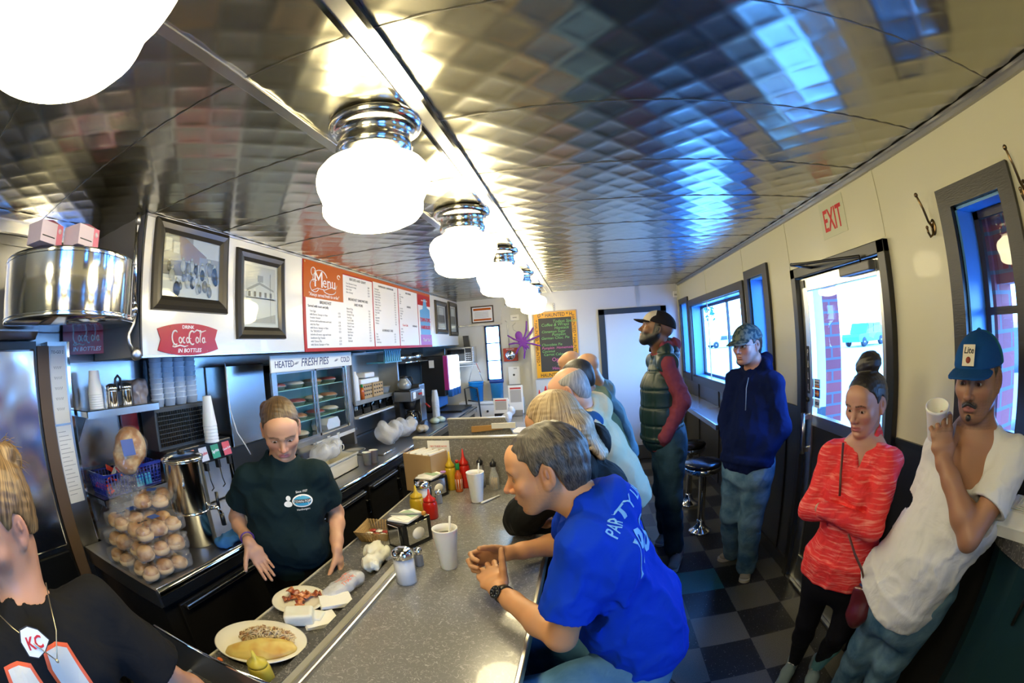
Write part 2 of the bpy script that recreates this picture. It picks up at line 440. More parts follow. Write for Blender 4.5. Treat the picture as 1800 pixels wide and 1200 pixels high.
def cloth_mat(name, c, rough=0.85, weave=420, fold=9, fs=0.45, sheen=0.0, spec=0.12):
    m = mat(name, c, rough, sheen=sheen, spec=spec)
    v = coords(m); n1 = N(m, 'TexNoise'); n1.inputs['Scale'].default_value = fold; n1.inputs['Detail'].default_value = 3; n1.inputs['Distortion'].default_value = 0.8
    n2 = N(m, 'TexNoise'); n2.inputs['Scale'].default_value = weave
    lk(m, v, n1.inputs['Vector']); lk(m, v, n2.inputs['Vector'])
    b1 = N(m, 'Bump'); b1.inputs['Strength'].default_value = fs; b1.inputs['Distance'].default_value = 0.02
    b2 = N(m, 'Bump'); b2.inputs['Strength'].default_value = 0.2; b2.inputs['Distance'].default_value = 0.001
    lk(m, n1.outputs[0], b1.inputs['Height']); lk(m, n2.outputs[0], b2.inputs['Height']); lk(m, b1.outputs[0], b2.inputs['Normal']); lk(m, b2.outputs[0], bs(m).inputs['Normal'])
    return m
def denim(name, c1, c2):
    m = cloth_mat(name, c1, 0.8, fs=0.5)
    n = N(m, 'TexNoise'); n.inputs['Scale'].default_value = 7; n.inputs['Detail'].default_value = 6; lk(m, coords(m), n.inputs['Vector'])
    lk(m, ramp(m, n.outputs[0], [(0.35, c1), (0.68, c2)]), bs(m).inputs['Base Color']); return m
eye_m = mat('eye_white', (0.75, 0.72, 0.68), 0.12)
iris_m = mat('iris_brown', (0.03, 0.015, 0.008), 0.1)

class Head:
    def __init__(s, c, f, up=(0, 0, 1), sc=1.0):
        s.c = A(c); s.f = nz(f); u = A(up); s.u = nz(u - s.f * (u @ s.f)); s.r = np.cross(s.f, s.u); s.R = np.stack([s.r, s.f, s.u], 1); s.sc = sc
    def w(s, *p): return s.c + s.R @ (A(*p) * s.sc)
    def loc(s, V): return ((V - s.c) @ s.R) / s.sc
    def locg(s, X, Y, Z):
        x, y, z = X - s.c[0], Y - s.c[1], Z - s.c[2]
        return [(s.R[0, i] * x + s.R[1, i] * y + s.R[2, i] * z) / s.sc for i in range(3)]

def head_prims(H, nose=1.0, jaw=1.0, eyes=1.0, cheek=1.0, beard=0.0, ear=1.0, mouth=0.0, chin=1.0):
    q = H.sc; R = H.R; P = []
    P.append(ell(H.w(0, -.018, .034), A(.0735, .098, .083) * q, R, .02 * q))                 # cranium
    P.append(ell(H.w(0, .030, -.002), A(.0630, .062, .078) * q, R, .03 * q))                 # face mass
    P.append(ell(H.w(0, .036, -.050), A(.0500 * jaw, .046, .052) * q, R, .03 * q))           # muzzle
    P.append(ell(H.w(0, .062, .050), A(.050, .026, .034) * q, R, .03 * q))                   # forehead
    for s_ in (-1, 1):
        P.append(cone(H.w(.054 * jaw * s_, -.004, -.036), H.w(.026 * jaw * s_, .055, -.088), .017 * q, .014 * q, .03 * q))   # jaw
        P.append(ell(H.w(.043 * s_, .058, -.018), A(.021, .018, .018) * q * cheek, R, .022 * q))
        P.append(cone(H.w(.046 * s_, .070, .026), H.w(.010 * s_, .086, .022), .0085 * q, .0085 * q, .014 * q))              # brow ridge
    P.append(ell(H.w(0, .068, -.092), A(.021 * jaw, .018 * chin, .016) * q, R, .022 * q))
    for s_ in (-1, 1):
        P.append(ell(H.w(.031 * s_, .096, .003), A(.019, .020, .013) * q, R, .014 * q, 's'))
        P.append(ell(H.w(.031 * s_, .0705, .003), A(.0145, .0145, .0135) * q, R, .004 * q))
    P.append(cone(H.w(0, .084, .012), H.w(0, .084 + .023 * nose, -.026), .0075 * q, .0105 * q, .010 * q))                     # nose
    P.append(ell(H.w(0, .087 + .021 * nose, -.029), A(.0095, .0095, .008) * q, R, .006 * q))
    for s_ in (-1, 1):
        P.append(ell(H.w(.0125 * s_, .090 + .004 * nose, -.032), A(.0075, .010, .0075) * q, R, .006 * q))
        P.append(ell(H.w(.0065 * s_, .094 + .008 * nose, -.041), A(.0035, .005, .004) * q, R, .003 * q, 's'))
    P.append(ell(H.w(0, .079, -.060), A(.026, .015, .018) * q, R, .014 * q))
    P.append(cone(H.w(-.020, .080, -.0600), H.w(0, .0935, -.0555), .0035 * q, .0055 * q, .006 * q)); P.append(cone(H.w(.020, .080, -.0600), H.w(0, .0935, -.0555), .0035 * q, .0055 * q, .006 * q))
    P.append(cone(H.w(-.015, .081, -.0665), H.w(.015, .081, -.0665), .006 * q, .006 * q, .008 * q)); P.append(ell(H.w(0, .087, -.067), A(.013, .007, .006) * q, R, .006 * q))
    P.append(ell(H.w(0, .098, -.0615), A(.021, .012, .0012 + .004 * mouth) * q, R, .003 * q, 's'))
    P.append(ell(H.w(0, .088, -.079), A(.016, .006, .005) * q, R, .008 * q, 's'))
    for s_ in (-1, 1):                                                                            # ears
        Re = H.R @ np.array([[math.cos(.35 * s_), -math.sin(.35 * s_), 0], [math.sin(.35 * s_), math.cos(.35 * s_), 0], [0, 0, 1]])
        P.append(ell(H.w(.077 * s_, -.012, .000), A(.0075, .019, .032) * q * ear, Re, .007 * q))
        P.append(ell(H.w(.0765 * s_, -.004, -.026), A(.006, .009, .012) * q * ear, Re, .006 * q))
        P.append(ell(H.w(.086 * s_, -.008, .005), A(.0075, .0105, .020) * q * ear, Re, .003 * q, 's')); P.append(ell(H.w(.0825 * s_, -.010, .006), A(.004, .0035, .012) * q * ear, Re, .003 * q)); P.append(ell(H.w(.083 * s_, -.001, -.008), A(.005, .004, .006) * q, Re, .004 * q, 's'))
    if eyes > 0:
        for s_ in (-1, 1):
            P.append(ell(H.w(.031 * s_, .086, .0015), A(.0125, .012, .0048 * eyes) * q, R, .0015 * q, 's'))
    if beard: 
        P.append(ell(H.w(0, .060, -.088), A(.042, .032, .030) * q * beard, R, .02 * q))
        P.append(ell(H.w(0, .085, -.049), A(.026, .010, .005) * q, R, .006 * q))
    return P

def face_color(H, base, lip=(0.45, 0.16, 0.13), brow=(0.05, 0.03, 0.02), stub=None, stub_amt=0.0, must=None, redness=0.25, goatee=False):
    base = A(base); lip = A(lip); brow = A(brow)
    nn = Noise(11, 55); nf = Noise(5, 900, 9)
    def f(V):
        L = H.loc(V); x, y, z = L[:, 0], L[:, 1], L[:, 2]; C = np.tile(base, (len(V), 1))
        C *= (1 + 0.05 * nn(x, y, z))[:, None]
        near = (np.abs(x) < .1) & (np.abs(y) < .13) & (z > -.13) & (z < .13)
        ax = np.abs(x)
        r = np.exp(-(((ax - .042) / .022) ** 2 + ((z + .028) / .022) ** 2)) * (y > .03) + np.exp(-((x / .016) ** 2 + ((z + .028) / .014) ** 2)) * (y > .08)
        e = np.exp(-(((ax - .08) / .014) ** 2 + ((z) / .03) ** 2)) * (ax > .068)
        C = C * (1 - redness * np.clip(r + .7 * e, 0, 1)[:, None] * A(0.0, .55, .5))
        def mix(Cc, t, w): return Cc * (1 - w[:, None]) + t * w[:, None]
        g = nf(x, y, z) * .25
        if stub is not None:
            w = np.clip((-.030 - z + .25 * np.clip(.03 - y, 0, .06)) / .018, 0, 1) * (y > -.035) * (z > -.135) * (1 - np.clip((.105 - ax * 1.2 - (y + .02)) * 0, 0, 1))
            w = w * np.clip((y + .03 + .6 * (z + .06)) / .02 + .5, 0, 1)
            w = np.where(goatee, w * np.clip((.034 - ax) / .008, 0, 1), w) if goatee else w
            hs = np.clip((ax - .052) / .006, 0, 1) * (y > -.02) * (y < .022) * (z > -.05) * (z < .04)
            w = np.maximum(w, hs if not goatee else 0)
            C = mix(C, A(stub), np.clip(stub_amt * w * (1 + g), 0, 1) * near)
        if must is not None:
            m_ = np.clip((.032 - ax) / .006, 0, 1) * np.clip(1 - np.abs(z + .0475 + .010 * (ax / .03) ** 2) / .0075, 0, 1) ** .5 * (y > .07)
            C = mix(C, A(must), np.clip(m_ * (1.1 + g), 0, 1))
        l = np.clip(1.25 - ((x / .0235) ** 2 + ((z + .0612) / .0105) ** 2), 0, 1) * (y > .074)
        C = mix(C, lip, np.clip(l * 2.2, 0, .85))
        bz = .0255 - .45 * np.clip(ax - .036, 0, 1) + .10 * np.clip(ax - .01, 0, .02)
        b = np.clip((.0045 - np.abs(z - bz)) / .002, 0, 1) * (ax > .011) * (ax < .052) * (y > .05)
        C = mix(C, brow, np.clip(b * (.75 + g), 0, 1))
        ly = np.clip(1.35 - (((ax - .031) / .0165) ** 2 + ((z - .0025) / .0075) ** 2), 0, 1) * (y > .07)
        C = mix(C, base * .45, np.clip(ly * 1.2, 0, .55))
        return np.clip(C, 0, 1)
    return f

def hand_prims(w, f, n, side, curls=(.3, .3, .35, .4), thumb=.3, sc=1.0, spread=.12, k=.006, tdir=None, tcurl=0.35):
    """w wrist, f finger direction, n palm normal (out of the palm), side +1 right hand, -1 left hand"""
    w, f = A(w), nz(f); n = nz(A(n) - f * (A(n) @ f)); t = np.cross(f, n) * side; P = []
    P.append(econe(w - f * .01, w + f * .045 * sc, .026 * sc, .018 * sc, .036 * sc, .0155 * sc, t, .012))
    P.append(econe(w + f * .045 * sc, w + f * .088 * sc, .036 * sc, .0155 * sc, .040 * sc, .012 * sc, t, .012))
    LEN = [(.043, .026, .021), (.048, .030, .022), (.044, .028, .021), (.034, .021, .019)]
    for i in range(4):
        o = (.029, .0095, -.010, -.028)[i] * sc; d0 = nz(f + t * spread * (1.2, .35, -.4, -1.2)[i])
        p = w + f * (.088, .093, .088, .079)[i] * sc + t * o - n * .001; r = (.0092, .0096, .0091, .0080)[i] * sc; a = 0
        cc = curls[i]; cc = (cc, cc * 1.15, cc * .75) if np.isscalar(cc) else cc
        for j in range(3):
            a += cc[j]; d = nz(d0 * math.cos(a) + n * math.sin(a)); q = p + d * LEN[i][j] * sc
            P.append(cone(p, q, r, r * .92, k if j == 0 else .003)); p = q; r *= .92
        P.append(ell(p - d * .006 * sc - nz(np.cross(np.cross(d, t), d)) * 0, A(r, r, r) * .95, None, .002))
    p = w + f * .022 * sc + t * .026 * sc + n * .006 * sc
    d = nz(f * .62 + t * .62 + n * .45 * (thumb + .3)) if tdir is None else nz(tdir)
    r = .0135 * sc
    for j, L in enumerate((.044, .034, .026)):
        q = p + d * L * sc; P.append(cone(p, q, r, r * .86, .012 if j == 0 else .004)); p = q; r *= .86
        d = nz(d + (f * .5 + n * .5) * tcurl * (1 if j == 0 else .8))
    return P

def arm_prims(s, e, w, sc=1.0, thick=1.0, flat=None):
    s, e, w = A(s), A(e), A(w); q = sc * thick
    P = [cone(s, pix_mid(s, e, .45), .050 * q, .046 * q, .03), cone(pix_mid(s, e, .45), e, .046 * q, .037 * q, .02)]
    m = pix_mid(e, w, .3)
    P += [cone(e, m, .036 * q, .040 * q, .02), cone(m, pix_mid(e, w, .75), .040 * q, .029 * q, .02), cone(pix_mid(e, w, .75), w, .029 * q, .0255 * q, .02)]
    return P

HAIRF = {
 'short': ([-.13, -.075, -.045, -.030, -.008, .010, .020, .030, .048, .062, .11], [-.090, -.082, -.055, .012, .036, .012, .000, .040, .052, .070, .078]),
 'high': ([-.13, -.075, -.045, -.030, -.008, .010, .020, .030, .048, .062, .11], [-.060, -.052, -.035, .012, .036, .014, .012, .050, .068, .090, .100]),
 'recede': ([-.13, -.075, -.045, -.030, -.008, .010, .020, .030, .11], [-.085, -.078, -.050, .012, .036, .05, .10, .18, .2]),
}
def hair_prims(H, style='short', thick=.012, zc=0.0):
    q = H.sc; R = H.R; xs, zs = HAIRF[style]; xs = A(xs); zs = A(zs)
    P = [ell(H.w(0, -.018, .034), (A(.0735, .098, .083) + thick) * q, R, .01), ell(H.w(0, -.052, -.020), (A(.058, .060, .070) + thick * .5) * q, R, .03)]
    def cut(X, Y, Z):
        x, y, z = H.locg(X, Y, Z); zl = np.interp(y, xs, zs)
        return ((zl - z) * .6 * q).astype(np.float32)
    P.append(fn(cut, (-99,) * 3, (99,) * 3, 'x', .006))
    return P
def cap_prims(H, tilt=0.0, depth=.115):
    q = H.sc; R = H.R
    P = [ell(H.w(0, -.012, .038), A(.0885, .118, .096) * q, R, .01)]
    def cut(X, Y, Z):
        x, y, z = H.locg(X, Y, Z); return ((.040 + tilt * y - z) * .95 * q).astype(np.float32)
    P.append(fn(cut, (-99,) * 3, (99,) * 3, 'x', .003))
    P.append(ell(H.w(0, -.012, .135), A(.008, .008, .005) * q, R, .003))
    return P
def brim_prims(H, y0=.080, z0=.047, ln=.088, drop=.020, bend=3.2, wd=.078):
    q = H.sc; R = H.R
    def f(X, Y, Z):
        x, y, z = H.locg(X, Y, Z); z = z + bend * x * x + drop * (y - y0) / ln - z0
        e = np.sqrt((x / wd) ** 2 + ((y - y0) / ln) ** 2) - 1
        return (np.maximum(np.maximum(np.abs(z) - .0028, e * min(wd, ln) * .8), -(y - y0 + .02)) * q * .9).astype(np.float32)
    c = H.w(0, y0 + ln / 2, z0 - .02); return [(f, c - .11 * q, c + .11 * q, .002, 'u')]
def glasses(H, parent, m=black_plastic, w=.034, thin=.0012):
    mb = MB(); b = A(parent.matrix_basis.translation)
    for s_ in (-1, 1):
        pts = [H.w(s_ * w + .021 * math.cos(a), .093 - .25 * abs(s_ * w + .021 * math.cos(a)) ** 1.5, .002 + .015 * math.sin(a)) - b for a in np.linspace(0, 2 * PI, 17)[:-1]]
        mb.tube(pts, thin, m, 6, closed=True)
        mb.tube([H.w(s_ * .056, .086, .008) - b, H.w(s_ * .073, .05, .010) - b, H.w(s_ * .081, -.005, .012) - b, H.w(s_ * .079, -.02, .0) - b], thin, m, 6)
    mb.tube([H.w(-.013, .094, .006) - b, H.w(0, .098, .009) - b, H.w(.013, .094, .006) - b], thin, m, 6)
    return mb.build('glasses', parent)
def eyes(H, parent, look=(0, 1, 0)):
    b = A(parent.matrix_basis.translation); q = H.sc
    for s_ in (-1, 1):
        mb = MB(); c = H.w(.031 * s_, .0705, .0025) - b; mb.sphere(c, .0127 * q, eye_m, n=16, k=12)
        d = nz(H.R @ nz(A(*look))); M = Matrix.Translation(Vector(c)) @ Vector(d).to_track_quat('Z', 'Y').to_matrix().to_4x4()
        mb.lathe([(0.0065 * q, .0112 * q), (.004 * q, .0128 * q), (0, .0132 * q)], iris_m, 14, M)
        mb.build('eye', parent)
def flowv(H, V, along=3.0, across=60.0, axis=(0, -.6, 1)):
    """strand coordinates: hair runs away from the crown"""
    a = nz(A(*axis)); L = H.loc(V) - A(0, -.02, .02); r = np.linalg.norm(L, axis=1) + 1e-6; d = L / r[:, None]
    c = d @ a; t = nz(np.cross(a, A(1, 0, 0))); s_ = np.cross(a, t); az = np.arctan2(d @ s_, d @ t)
    return np.stack([np.cos(az) * across * .35, np.sin(az) * across * .35, np.arccos(np.clip(c, -1, 1)) * along + r * 20], 1)

def torso_prims(pel, chest, sL, sR, P, k=.03):
    """P: dict(pw,pd,ww,wd,cw,cd) half sizes; pel/chest points; returns elliptical loft"""
    pel, chest, sL, sR = A(pel), A(chest), A(sL), A(sR); side = nz(sR - sL)
    waist = pix_mid(pel, chest, .45) + A(P.get('wo', (0, 0, 0)))
    top = (sL + sR) / 2
    hem = pel - nz(waist - pel) * P.get('hem', .08)
    L = [econe(hem, pel, P['pw'] * P.get('hw', 1.0), P['pd'], P['pw'], P['pd'], side, k, .02),
         econe(pel, waist, P['pw'], P['pd'], P['ww'], P['wd'], side, k), econe(waist, chest, P['ww'], P['wd'], P['cw'], P['cd'], side, k),
         econe(chest, top - nz(top - chest) * .02, P['cw'], P['cd'], P['cw'] * .72, P['cd'] * .62, side, k)]
    return L
def sleeve(s, e, frac, r0, r1, k=.03, open_=True, arm=.04):
    s, e = A(s), A(e); c = pix_mid(s, e, frac)
    P = [cone(s, c, r0, r1, k)]
    if open_:
        d = nz(e - s)
        P.append(fn(lambda X, Y, Z: ((X - c[0]) * d[0] + (Y - c[1]) * d[1] + (Z - c[2]) * d[2]).astype(np.float32), c - r1 * 1.6, c + r1 * 1.6 + 0 * d, 'xb', .006))
    return P
def cutplane(c, d, rad, k=.006):
    """remove what lies beyond the plane through c with normal d, only within rad of c"""
    c, d = A(c), nz(d)
    def g(X, Y, Z, D):
        x, y, z = X - c[0], Y - c[1], Z - c[2]; s_ = x * d[0] + y * d[1] + z * d[2]; rr = np.sqrt(x * x + y * y + z * z)
        return np.where(rr < rad, np.maximum(D, s_), D).astype(np.float32)
    return (g, c - rad, c + rad, 0, 'd')
def shoe(name, ankle, toe, parent, m, sole, sc=1.0):
    """ankle: point above the heel at floor height, toe: tip at floor height"""
    a, t = A(ankle), A(toe); d = nz(t - a); up = A(0, 0, 1); s_ = np.cross(d, up); L = np.linalg.norm(t - a)
    P = [econe(a + up * .050 - d * .01, a + d * L * .45 + up * .042, .034 * sc, .040 * sc, .041 * sc, .038 * sc, s_, .02), econe(a + d * L * .45 + up * .040, t - d * .045 + up * .028, .041 * sc, .036 * sc, .040 * sc, .024 * sc, s_, .02),
         cone(a + up * .05, a + up * .10, .040 * sc, .042 * sc, .02)]
    P.append(fn(lambda X, Y, Z: (-(Z - a[2] - .006)) + 0 * X + 0 * Y, (-99,) * 3, (99,) * 3, 'x', .003))
    o = organic(name, P, m, .005, parent)
    b = Vector(parent.matrix_basis.translation)
    mb = MB(); M = frame(Vector(a) - b, s_, d)
    pl = [(.036 * sc * math.cos(t_) * (1.0 if math.sin(t_) > 0 else .85) , (L - .045 if math.sin(t_) > 0 else 0) + .043 * math.sin(t_) ) for t_ in np.linspace(0, 2 * PI, 25)[:-1]]
    mb.prism([(x * 1.16, y) for x, y in pl], .022 * (1), sole, M @ Matrix.Translation((0, 0, .0)))
    o2 = mb.build('sole', o)
    mb = MB(); lace = white_plastic
    for i in range(5):
        q = .36 + .085 * i; c = Vector(a + d * L * q + up * (.082 - .012 * i)) - b; w = Vector(s_) * .020
        mb.tube([c - w + Vector(d) * .006 * (-1) ** i, c + Vector((0, 0, .005)), c + w - Vector(d) * .006 * (-1) ** i], .0022, lace, 5)
    mb.build('laces', o)
    return o
def leg_prims(h, k_, a, r=(.088, .066, .050), fl=1.0, kk=.03):
    h, k_, a = A(h), A(k_), A(a)
    return [cone(h, pix_mid(h, k_, .5), r[0], (r[0] + r[1]) / 2, kk), cone(pix_mid(h, k_, .5), k_, (r[0] + r[1]) / 2, r[1], kk), cone(k_, pix_mid(k_, a, .35), r[1], r[1] * .97, kk), cone(pix_mid(k_, a, .35), a, r[1] * .97, r[2] * fl, kk)]
def body(root, H, J, color, hk={}, arms=(), hands=(), h=.007, hh=.003, extra=(), necky=0.0, neck_r=.052, thick=1.0, fine_extra=()):
    P = head_prims(H, **hk)
    nb = A(J['neck'])
    P.append(cone(H.w(0, -.028, -.060), nb, neck_r * .98, neck_r * 1.05, .025))
    P.append(cone(H.w(0, .004, -.070), nb + H.f * .015, neck_r * .55, neck_r * .7, .02))
    sL, sR = A(J['sL']), A(J['sR'])
    for s_ in (sL, sR): P.append(cone(nb + A(0, 0, -.015), pix_mid(nb, s_, .85), .040, .034, .035))
    P += list(extra)
    for a in arms: P += arm_prims(*a, thick=thick)
    fine = [(H.c - .155 * H.sc, H.c + .155 * H.sc, hh)]
    for hp, c in hands: P += hp; fine.append((A(c) - .125, A(c) + .125, .0035))
    return organic('body', P, skin, h, root, fine=list(fine) + list(fine_extra), color=color)
def vneck(nb, f, wid=.036, depth=.135):
    nb = A(nb); f = nz(A(f) * A(1, 1, 0)); sd = np.cross(f, A(0, 0, 1)); o = nb + f * .03
    def g(X, Y, Z):
        x, y, z = X - o[0], Y - o[1], Z - o[2]; u = np.abs(x * sd[0] + y * sd[1]); v = -z; w_ = x * f[0] + y * f[1]
        return np.maximum(np.maximum((u - wid * (1 - np.maximum(v, 0) / depth)) * .75, -v - .05), -w_) .astype(np.float32)
    return (g, o - .16, o + .16, .004, 's')
def on_cloth(root, objname, M, draw, name, lift=.002, depth=.12, ob=None):
    """print artwork on a garment: geometry drawn on plane M is projected on to the garment surface"""
    ob = ob or [o for o in root.children if o.name.split('.')[0] == objname][0]; mb = MB(); draw(mb)
    # subdivide and project along -Z of the drawing frame
    from mathutils.bvhtree import BVHTree
    b = Vector(root.location) if root is not None else Vector((0, 0, 0)); bv = BVHTree.FromPolygons([tuple(v.co + b) for v in ob.data.vertices], [tuple(p.vertices) for p in ob.data.polygons])
    bm = bmesh.new(); vs = [bm.verts.new(v) for v in mb.v]
    for f, mi in zip(mb.f, mb.mi):
        try: q = bm.faces.new([vs[i] for i in f]); q.material_index = mi
        except ValueError: pass
    bmesh.ops.triangulate(bm, faces=bm.faces[:])
    for _ in range(4):
        es = [e for e in bm.edges if e.calc_length() > .014]
        if not es: break
        bmesh.ops.subdivide_edges(bm, edges=es, cuts=1)
        bmesh.ops.triangulate(bm, faces=bm.faces[:])
    n = (M.to_3x3() @ Vector((0, 0, 1))).normalized()
    for v in bm.verts:
        lay = v.co.z; p = M @ Vector((v.co.x, v.co.y, 0)); hit = bv.ray_cast(p + n * depth, -n, depth * 2)
        v.co = (hit[0] + n * (lift + lay) - b) if hit[0] is not None else (p - b)
    me = bpy.data.meshes.new(name); bm.to_mesh(me); bm.free()
    for m in mb.m: me.materials.append(m)
    o = bpy.data.objects.new(name, me); COL.objects.link(o); o.parent = ob
    return o
def crisp(o):
    o.data.polygons.foreach_set('use_smooth', np.zeros(len(o.data.polygons), bool)); o.data.update(); return o
# ================================================================== THE SETTING
XL, XR, YB, YF, ZC = -2.38, 1.43, 6.25, -2.4, 2.43
wall_white = mat('cream_wall_panel', (0.70, 0.67, 0.48), 0.38, coat=0.1); add_bump(wall_white, 260, 0.10, 0.001)
frp = mat('glossy_white_panel', (0.62, 0.62, 0.58), 0.25, coat=0.2)
wains = mat('black_wainscot', (0.020, 0.020, 0.021), 0.32); add_bump(wains, 200, 0.1, 0.001)
frame_m = mat('black_window_frame', (0.020, 0.019, 0.018), 0.38); add_bump(frame_m, 30, 0.3, 0.002, (1, 1, 8))
reveal_m = mat('blue_reveal', (0.10, 0.30, 0.60), 0.35)  # one saturated blue for every window reveal
alu = mat('aluminium', (0.62, 0.62, 0.58), 0.32, 1.0)
# floor: 12 inch tiles
t_black = mat('black_speckled_tile', (0.01, 0.01, 0.01), 0.35)
speckle(t_black, (0.010, 0.010, 0.011), (0.30, 0.30, 0.28), 90, 0.66, 0.72, 2)
t_grey = mat('grey_tile', (0.10, 0.10, 0.085), 0.38); speckle(t_grey, (0.085, 0.083, 0.068), (0.125, 0.122, 0.10), 160, 0.35, 0.65, 3)
t_teal = mat('teal_tile', (0.03, 0.16, 0.15), 0.38); speckle(t_teal, (0.025, 0.14, 0.13), (0.05, 0.20, 0.18), 160, 0.35, 0.65, 3)
mb = MB(); ts = 0.31
for i in range(-9, 6):
    for j in range(-18, 14):
        x0, y0 = i * ts, 2.605 + j * ts; x1, y1 = min(x0 + ts, XR + .02), min(y0 + ts, 6.62)
        if x1 <= x0 or y1 <= y0: continue
        m = t_teal if (i, j) == (2, 0) else (t_grey if (i + j) % 2 == 0 else t_black)
        mb.add([(x0, y0, 0), (x1, y0, 0), (x1, y1, 0), (x0, y1, 0)], [(0, 1, 2, 3)], m)
mb.box((-2.8, -3, -.08), (1.6, 6.7, -.002), t_grey)
struct(mb.build('floor'))
# quilted stainless ceiling
ceil_m = mat('quilted_stainless', (0.40, 0.39, 0.32), 0.235, 1.0)
n = N(ceil_m, 'TexNoise'); n.inputs['Scale'].default_value = 14; n.inputs['Detail'].default_value = 2; lk(ceil_m, coords(ceil_m, 'Object', (1, 4, 1)), n.inputs['Vector'])
b = N(ceil_m, 'Bump'); b.inputs['Strength'].default_value = 0.04; b.inputs['Distance'].default_value = 0.001; lk(ceil_m, n.outputs[0], b.inputs['Height']); lk(ceil_m, b.outputs[0], bs(ceil_m).inputs['Normal'])
mb = MB()
def quilt(x0, x1, y0, y1, cell=0.0825):
    """pillowed diamonds: ridge lines run diagonally"""
    s6 = 7; idx = {}; vs = []; fs = []
    def vert(a, b_):     # a, b_ integer steps along the two diagonals
        k = (a, b_)
        if k not in idx:
            u, v = a / s6, b_ / s6; p = 1 - abs(2 * (u - math.floor(u)) - 1); q = 1 - abs(2 * (v - math.floor(v)) - 1)
            h = (math.sin(PI / 2 * p) * math.sin(PI / 2 * q)) ** .45
            idx[k] = len(vs); vs.append(((u + v) * cell, (u - v) * cell, ZC + .0030 * h))
        return idx[k]
    U = int(6.7 / cell / 1.0)
    for i in range(-60, 100):
        for j in range(-100, 60):
            cx, cy = (i + j + 1) * cell, (i - j) * cell
            if not (x0 - .05 < cx < x1 + .05 and y0 - .05 < cy < y1 + .05): continue
            for a in range(s6):
                for b_ in range(s6): fs.append((vert(i * s6 + a, j * s6 + b_), vert(i * s6 + a + 1, j * s6 + b_), vert(i * s6 + a + 1, j * s6 + b_ + 1), vert(i * s6 + a, j * s6 + b_ + 1)))
    mb.add(vs, fs, ceil_m, True)
quilt(-2.40, 1.44, -2.4, 6.6)
mb.box((-2.6, -2.6, ZC + .02), (1.6, 6.8, ZC + .08), black_metal)
struct(mb.build('ceiling'))
mb = MB(); seam = mat('seam_strip', (0.30, 0.29, 0.27), 0.3, 1.0)
for k in range(-5, 13):
    y = 0.70 + 0.5 * k
    if y < 6.4: mb.box((-2.4, y - .0015, ZC - .0015), (1.43, y + .0015, ZC + .005), seam)
struct(mb.build('trim_1'))
mb = MB(); mb.box((-.42, -2.4, ZC - .012), (-.36, 6.6, ZC + .003), steel, bevel=.004); mb.box((-.425, -2.4, ZC - .016), (-.412, 6.6, ZC), chrome); mb.box((-.368, -2.4, ZC - .016), (-.355, 6.6, ZC), chrome)
mb.box((-.765, -2.4, ZC - .006), (-.725, 6.6, ZC + .003), steel, bevel=.003)
struct(mb.build('trim_2'))
mb = MB(); mb.box((XR - .020, -2.4, ZC - .030), (XR, 6.25, ZC - .006), steel2); mb.box((XR - .034, -2.4, ZC - .012), (XR, 6.25, ZC - .002), steel2)
struct(mb.build('trim_3'))

# right wall with openings (y0,y1,z0,z1)
OPEN = [(0.84, 1.12, 1.27, 2.105), (1.67, 2.60, 0.0, 2.02), (3.17, 3.50, 1.20, 2.13), (3.72, 5.60, 1.19, 2.065), (5.78, 6.17, 1.20, 2.13), (-1.7, -0.35, 1.20, 2.10)]
def wall_x(mb, x0, x1, y0, y1, z0, z1, m, opens):
    ys = sorted({y0, y1, *[o[0] for o in opens], *[o[1] for o in opens]}); zs = sorted({z0, z1, *[o[2] for o in opens if z0 < o[2] < z1], *[o[3] for o in opens if z0 < o[3] < z1]})
    for a, b_ in zip(ys[:-1], ys[1:]):
        for c, d in zip(zs[:-1], zs[1:]):
            my, mz = (a + b_) / 2, (c + d) / 2
            if any(o[0] < my < o[1] and o[2] < mz < o[3] for o in opens): continue
            mb.box((x0, a, c), (x1, b_, d), m)
mb = MB(); wall_x(mb, XR, XR + .17, -2.4, 6.6, 1.20, 2.55, wall_white, OPEN); wall_x(mb, XR + .004, XR + .17, -2.4, 6.6, 0, 1.20, wains, OPEN)
struct(mb.build('wall_right'))
mb = MB()
for y0, y1 in ((-2.4, 1.60), (2.67, 6.25)): mb.box((XR - .014, y0, 1.185), (XR + .004, y1, 1.21), black_metal)
for y in (0.3, 1.35, 2.9, 3.75, 4.6, 5.45): mb.box((XR - .006, y - .012, .10), (XR + .004, y + .012, 1.185), black_metal)
struct(mb.build('trim_4'))
mb = MB()
for y in (1.63, 2.72, 3.63, 4.85): mb.box((XR - .0035, y - .012, 2.09 if y < 2 else 1.21), (XR + .002, y + .012, ZC - .02), wall_white)
struct(mb.build('trim_5'))
mb = MB()
for y0, y1 in ((-2.4, 1.60), (2.67, 6.25)): mb.box((XR - .012, y0, 0), (XR + .004, y1, .10), black_metal)
struct(mb.build('baseboard_right'))
mb = MB(); mb.box((-.68, YB, 0), (1.6, YB + .12, ZC + .05), frp); mb.box((-.70, YB + .02, 0), (-.66, 6.5, ZC + .05), frp)
struct(mb.build('wall_back'))
mb = MB()   # kitchen end wall with a window
for a, b_, c, d in ((-2.6, -1.40, 0, 2.55), (-1.165, -.66, 0, 2.55), (-1.40, -1.165, 0, 1.235), (-1.40, -1.165, 2.035, 2.55)): mb.box((a, 6.5, c), (b_, 6.62, d), frp)
struct(mb.build('wall_kitchen'))
mb = MB(); mb.box((XL - .15, -2.4, 0), (XL, 6.6, 2.55), mat('kitchen_wall_steel', (0.30, 0.30, 0.30), 0.30, 1.0)); struct(mb.build('wall_left'))
mb = MB(); mb.box((XL - .15, -2.52, 0), (1.6, -2.4, 2.55), wall_white); struct(mb.build('wall_front'))
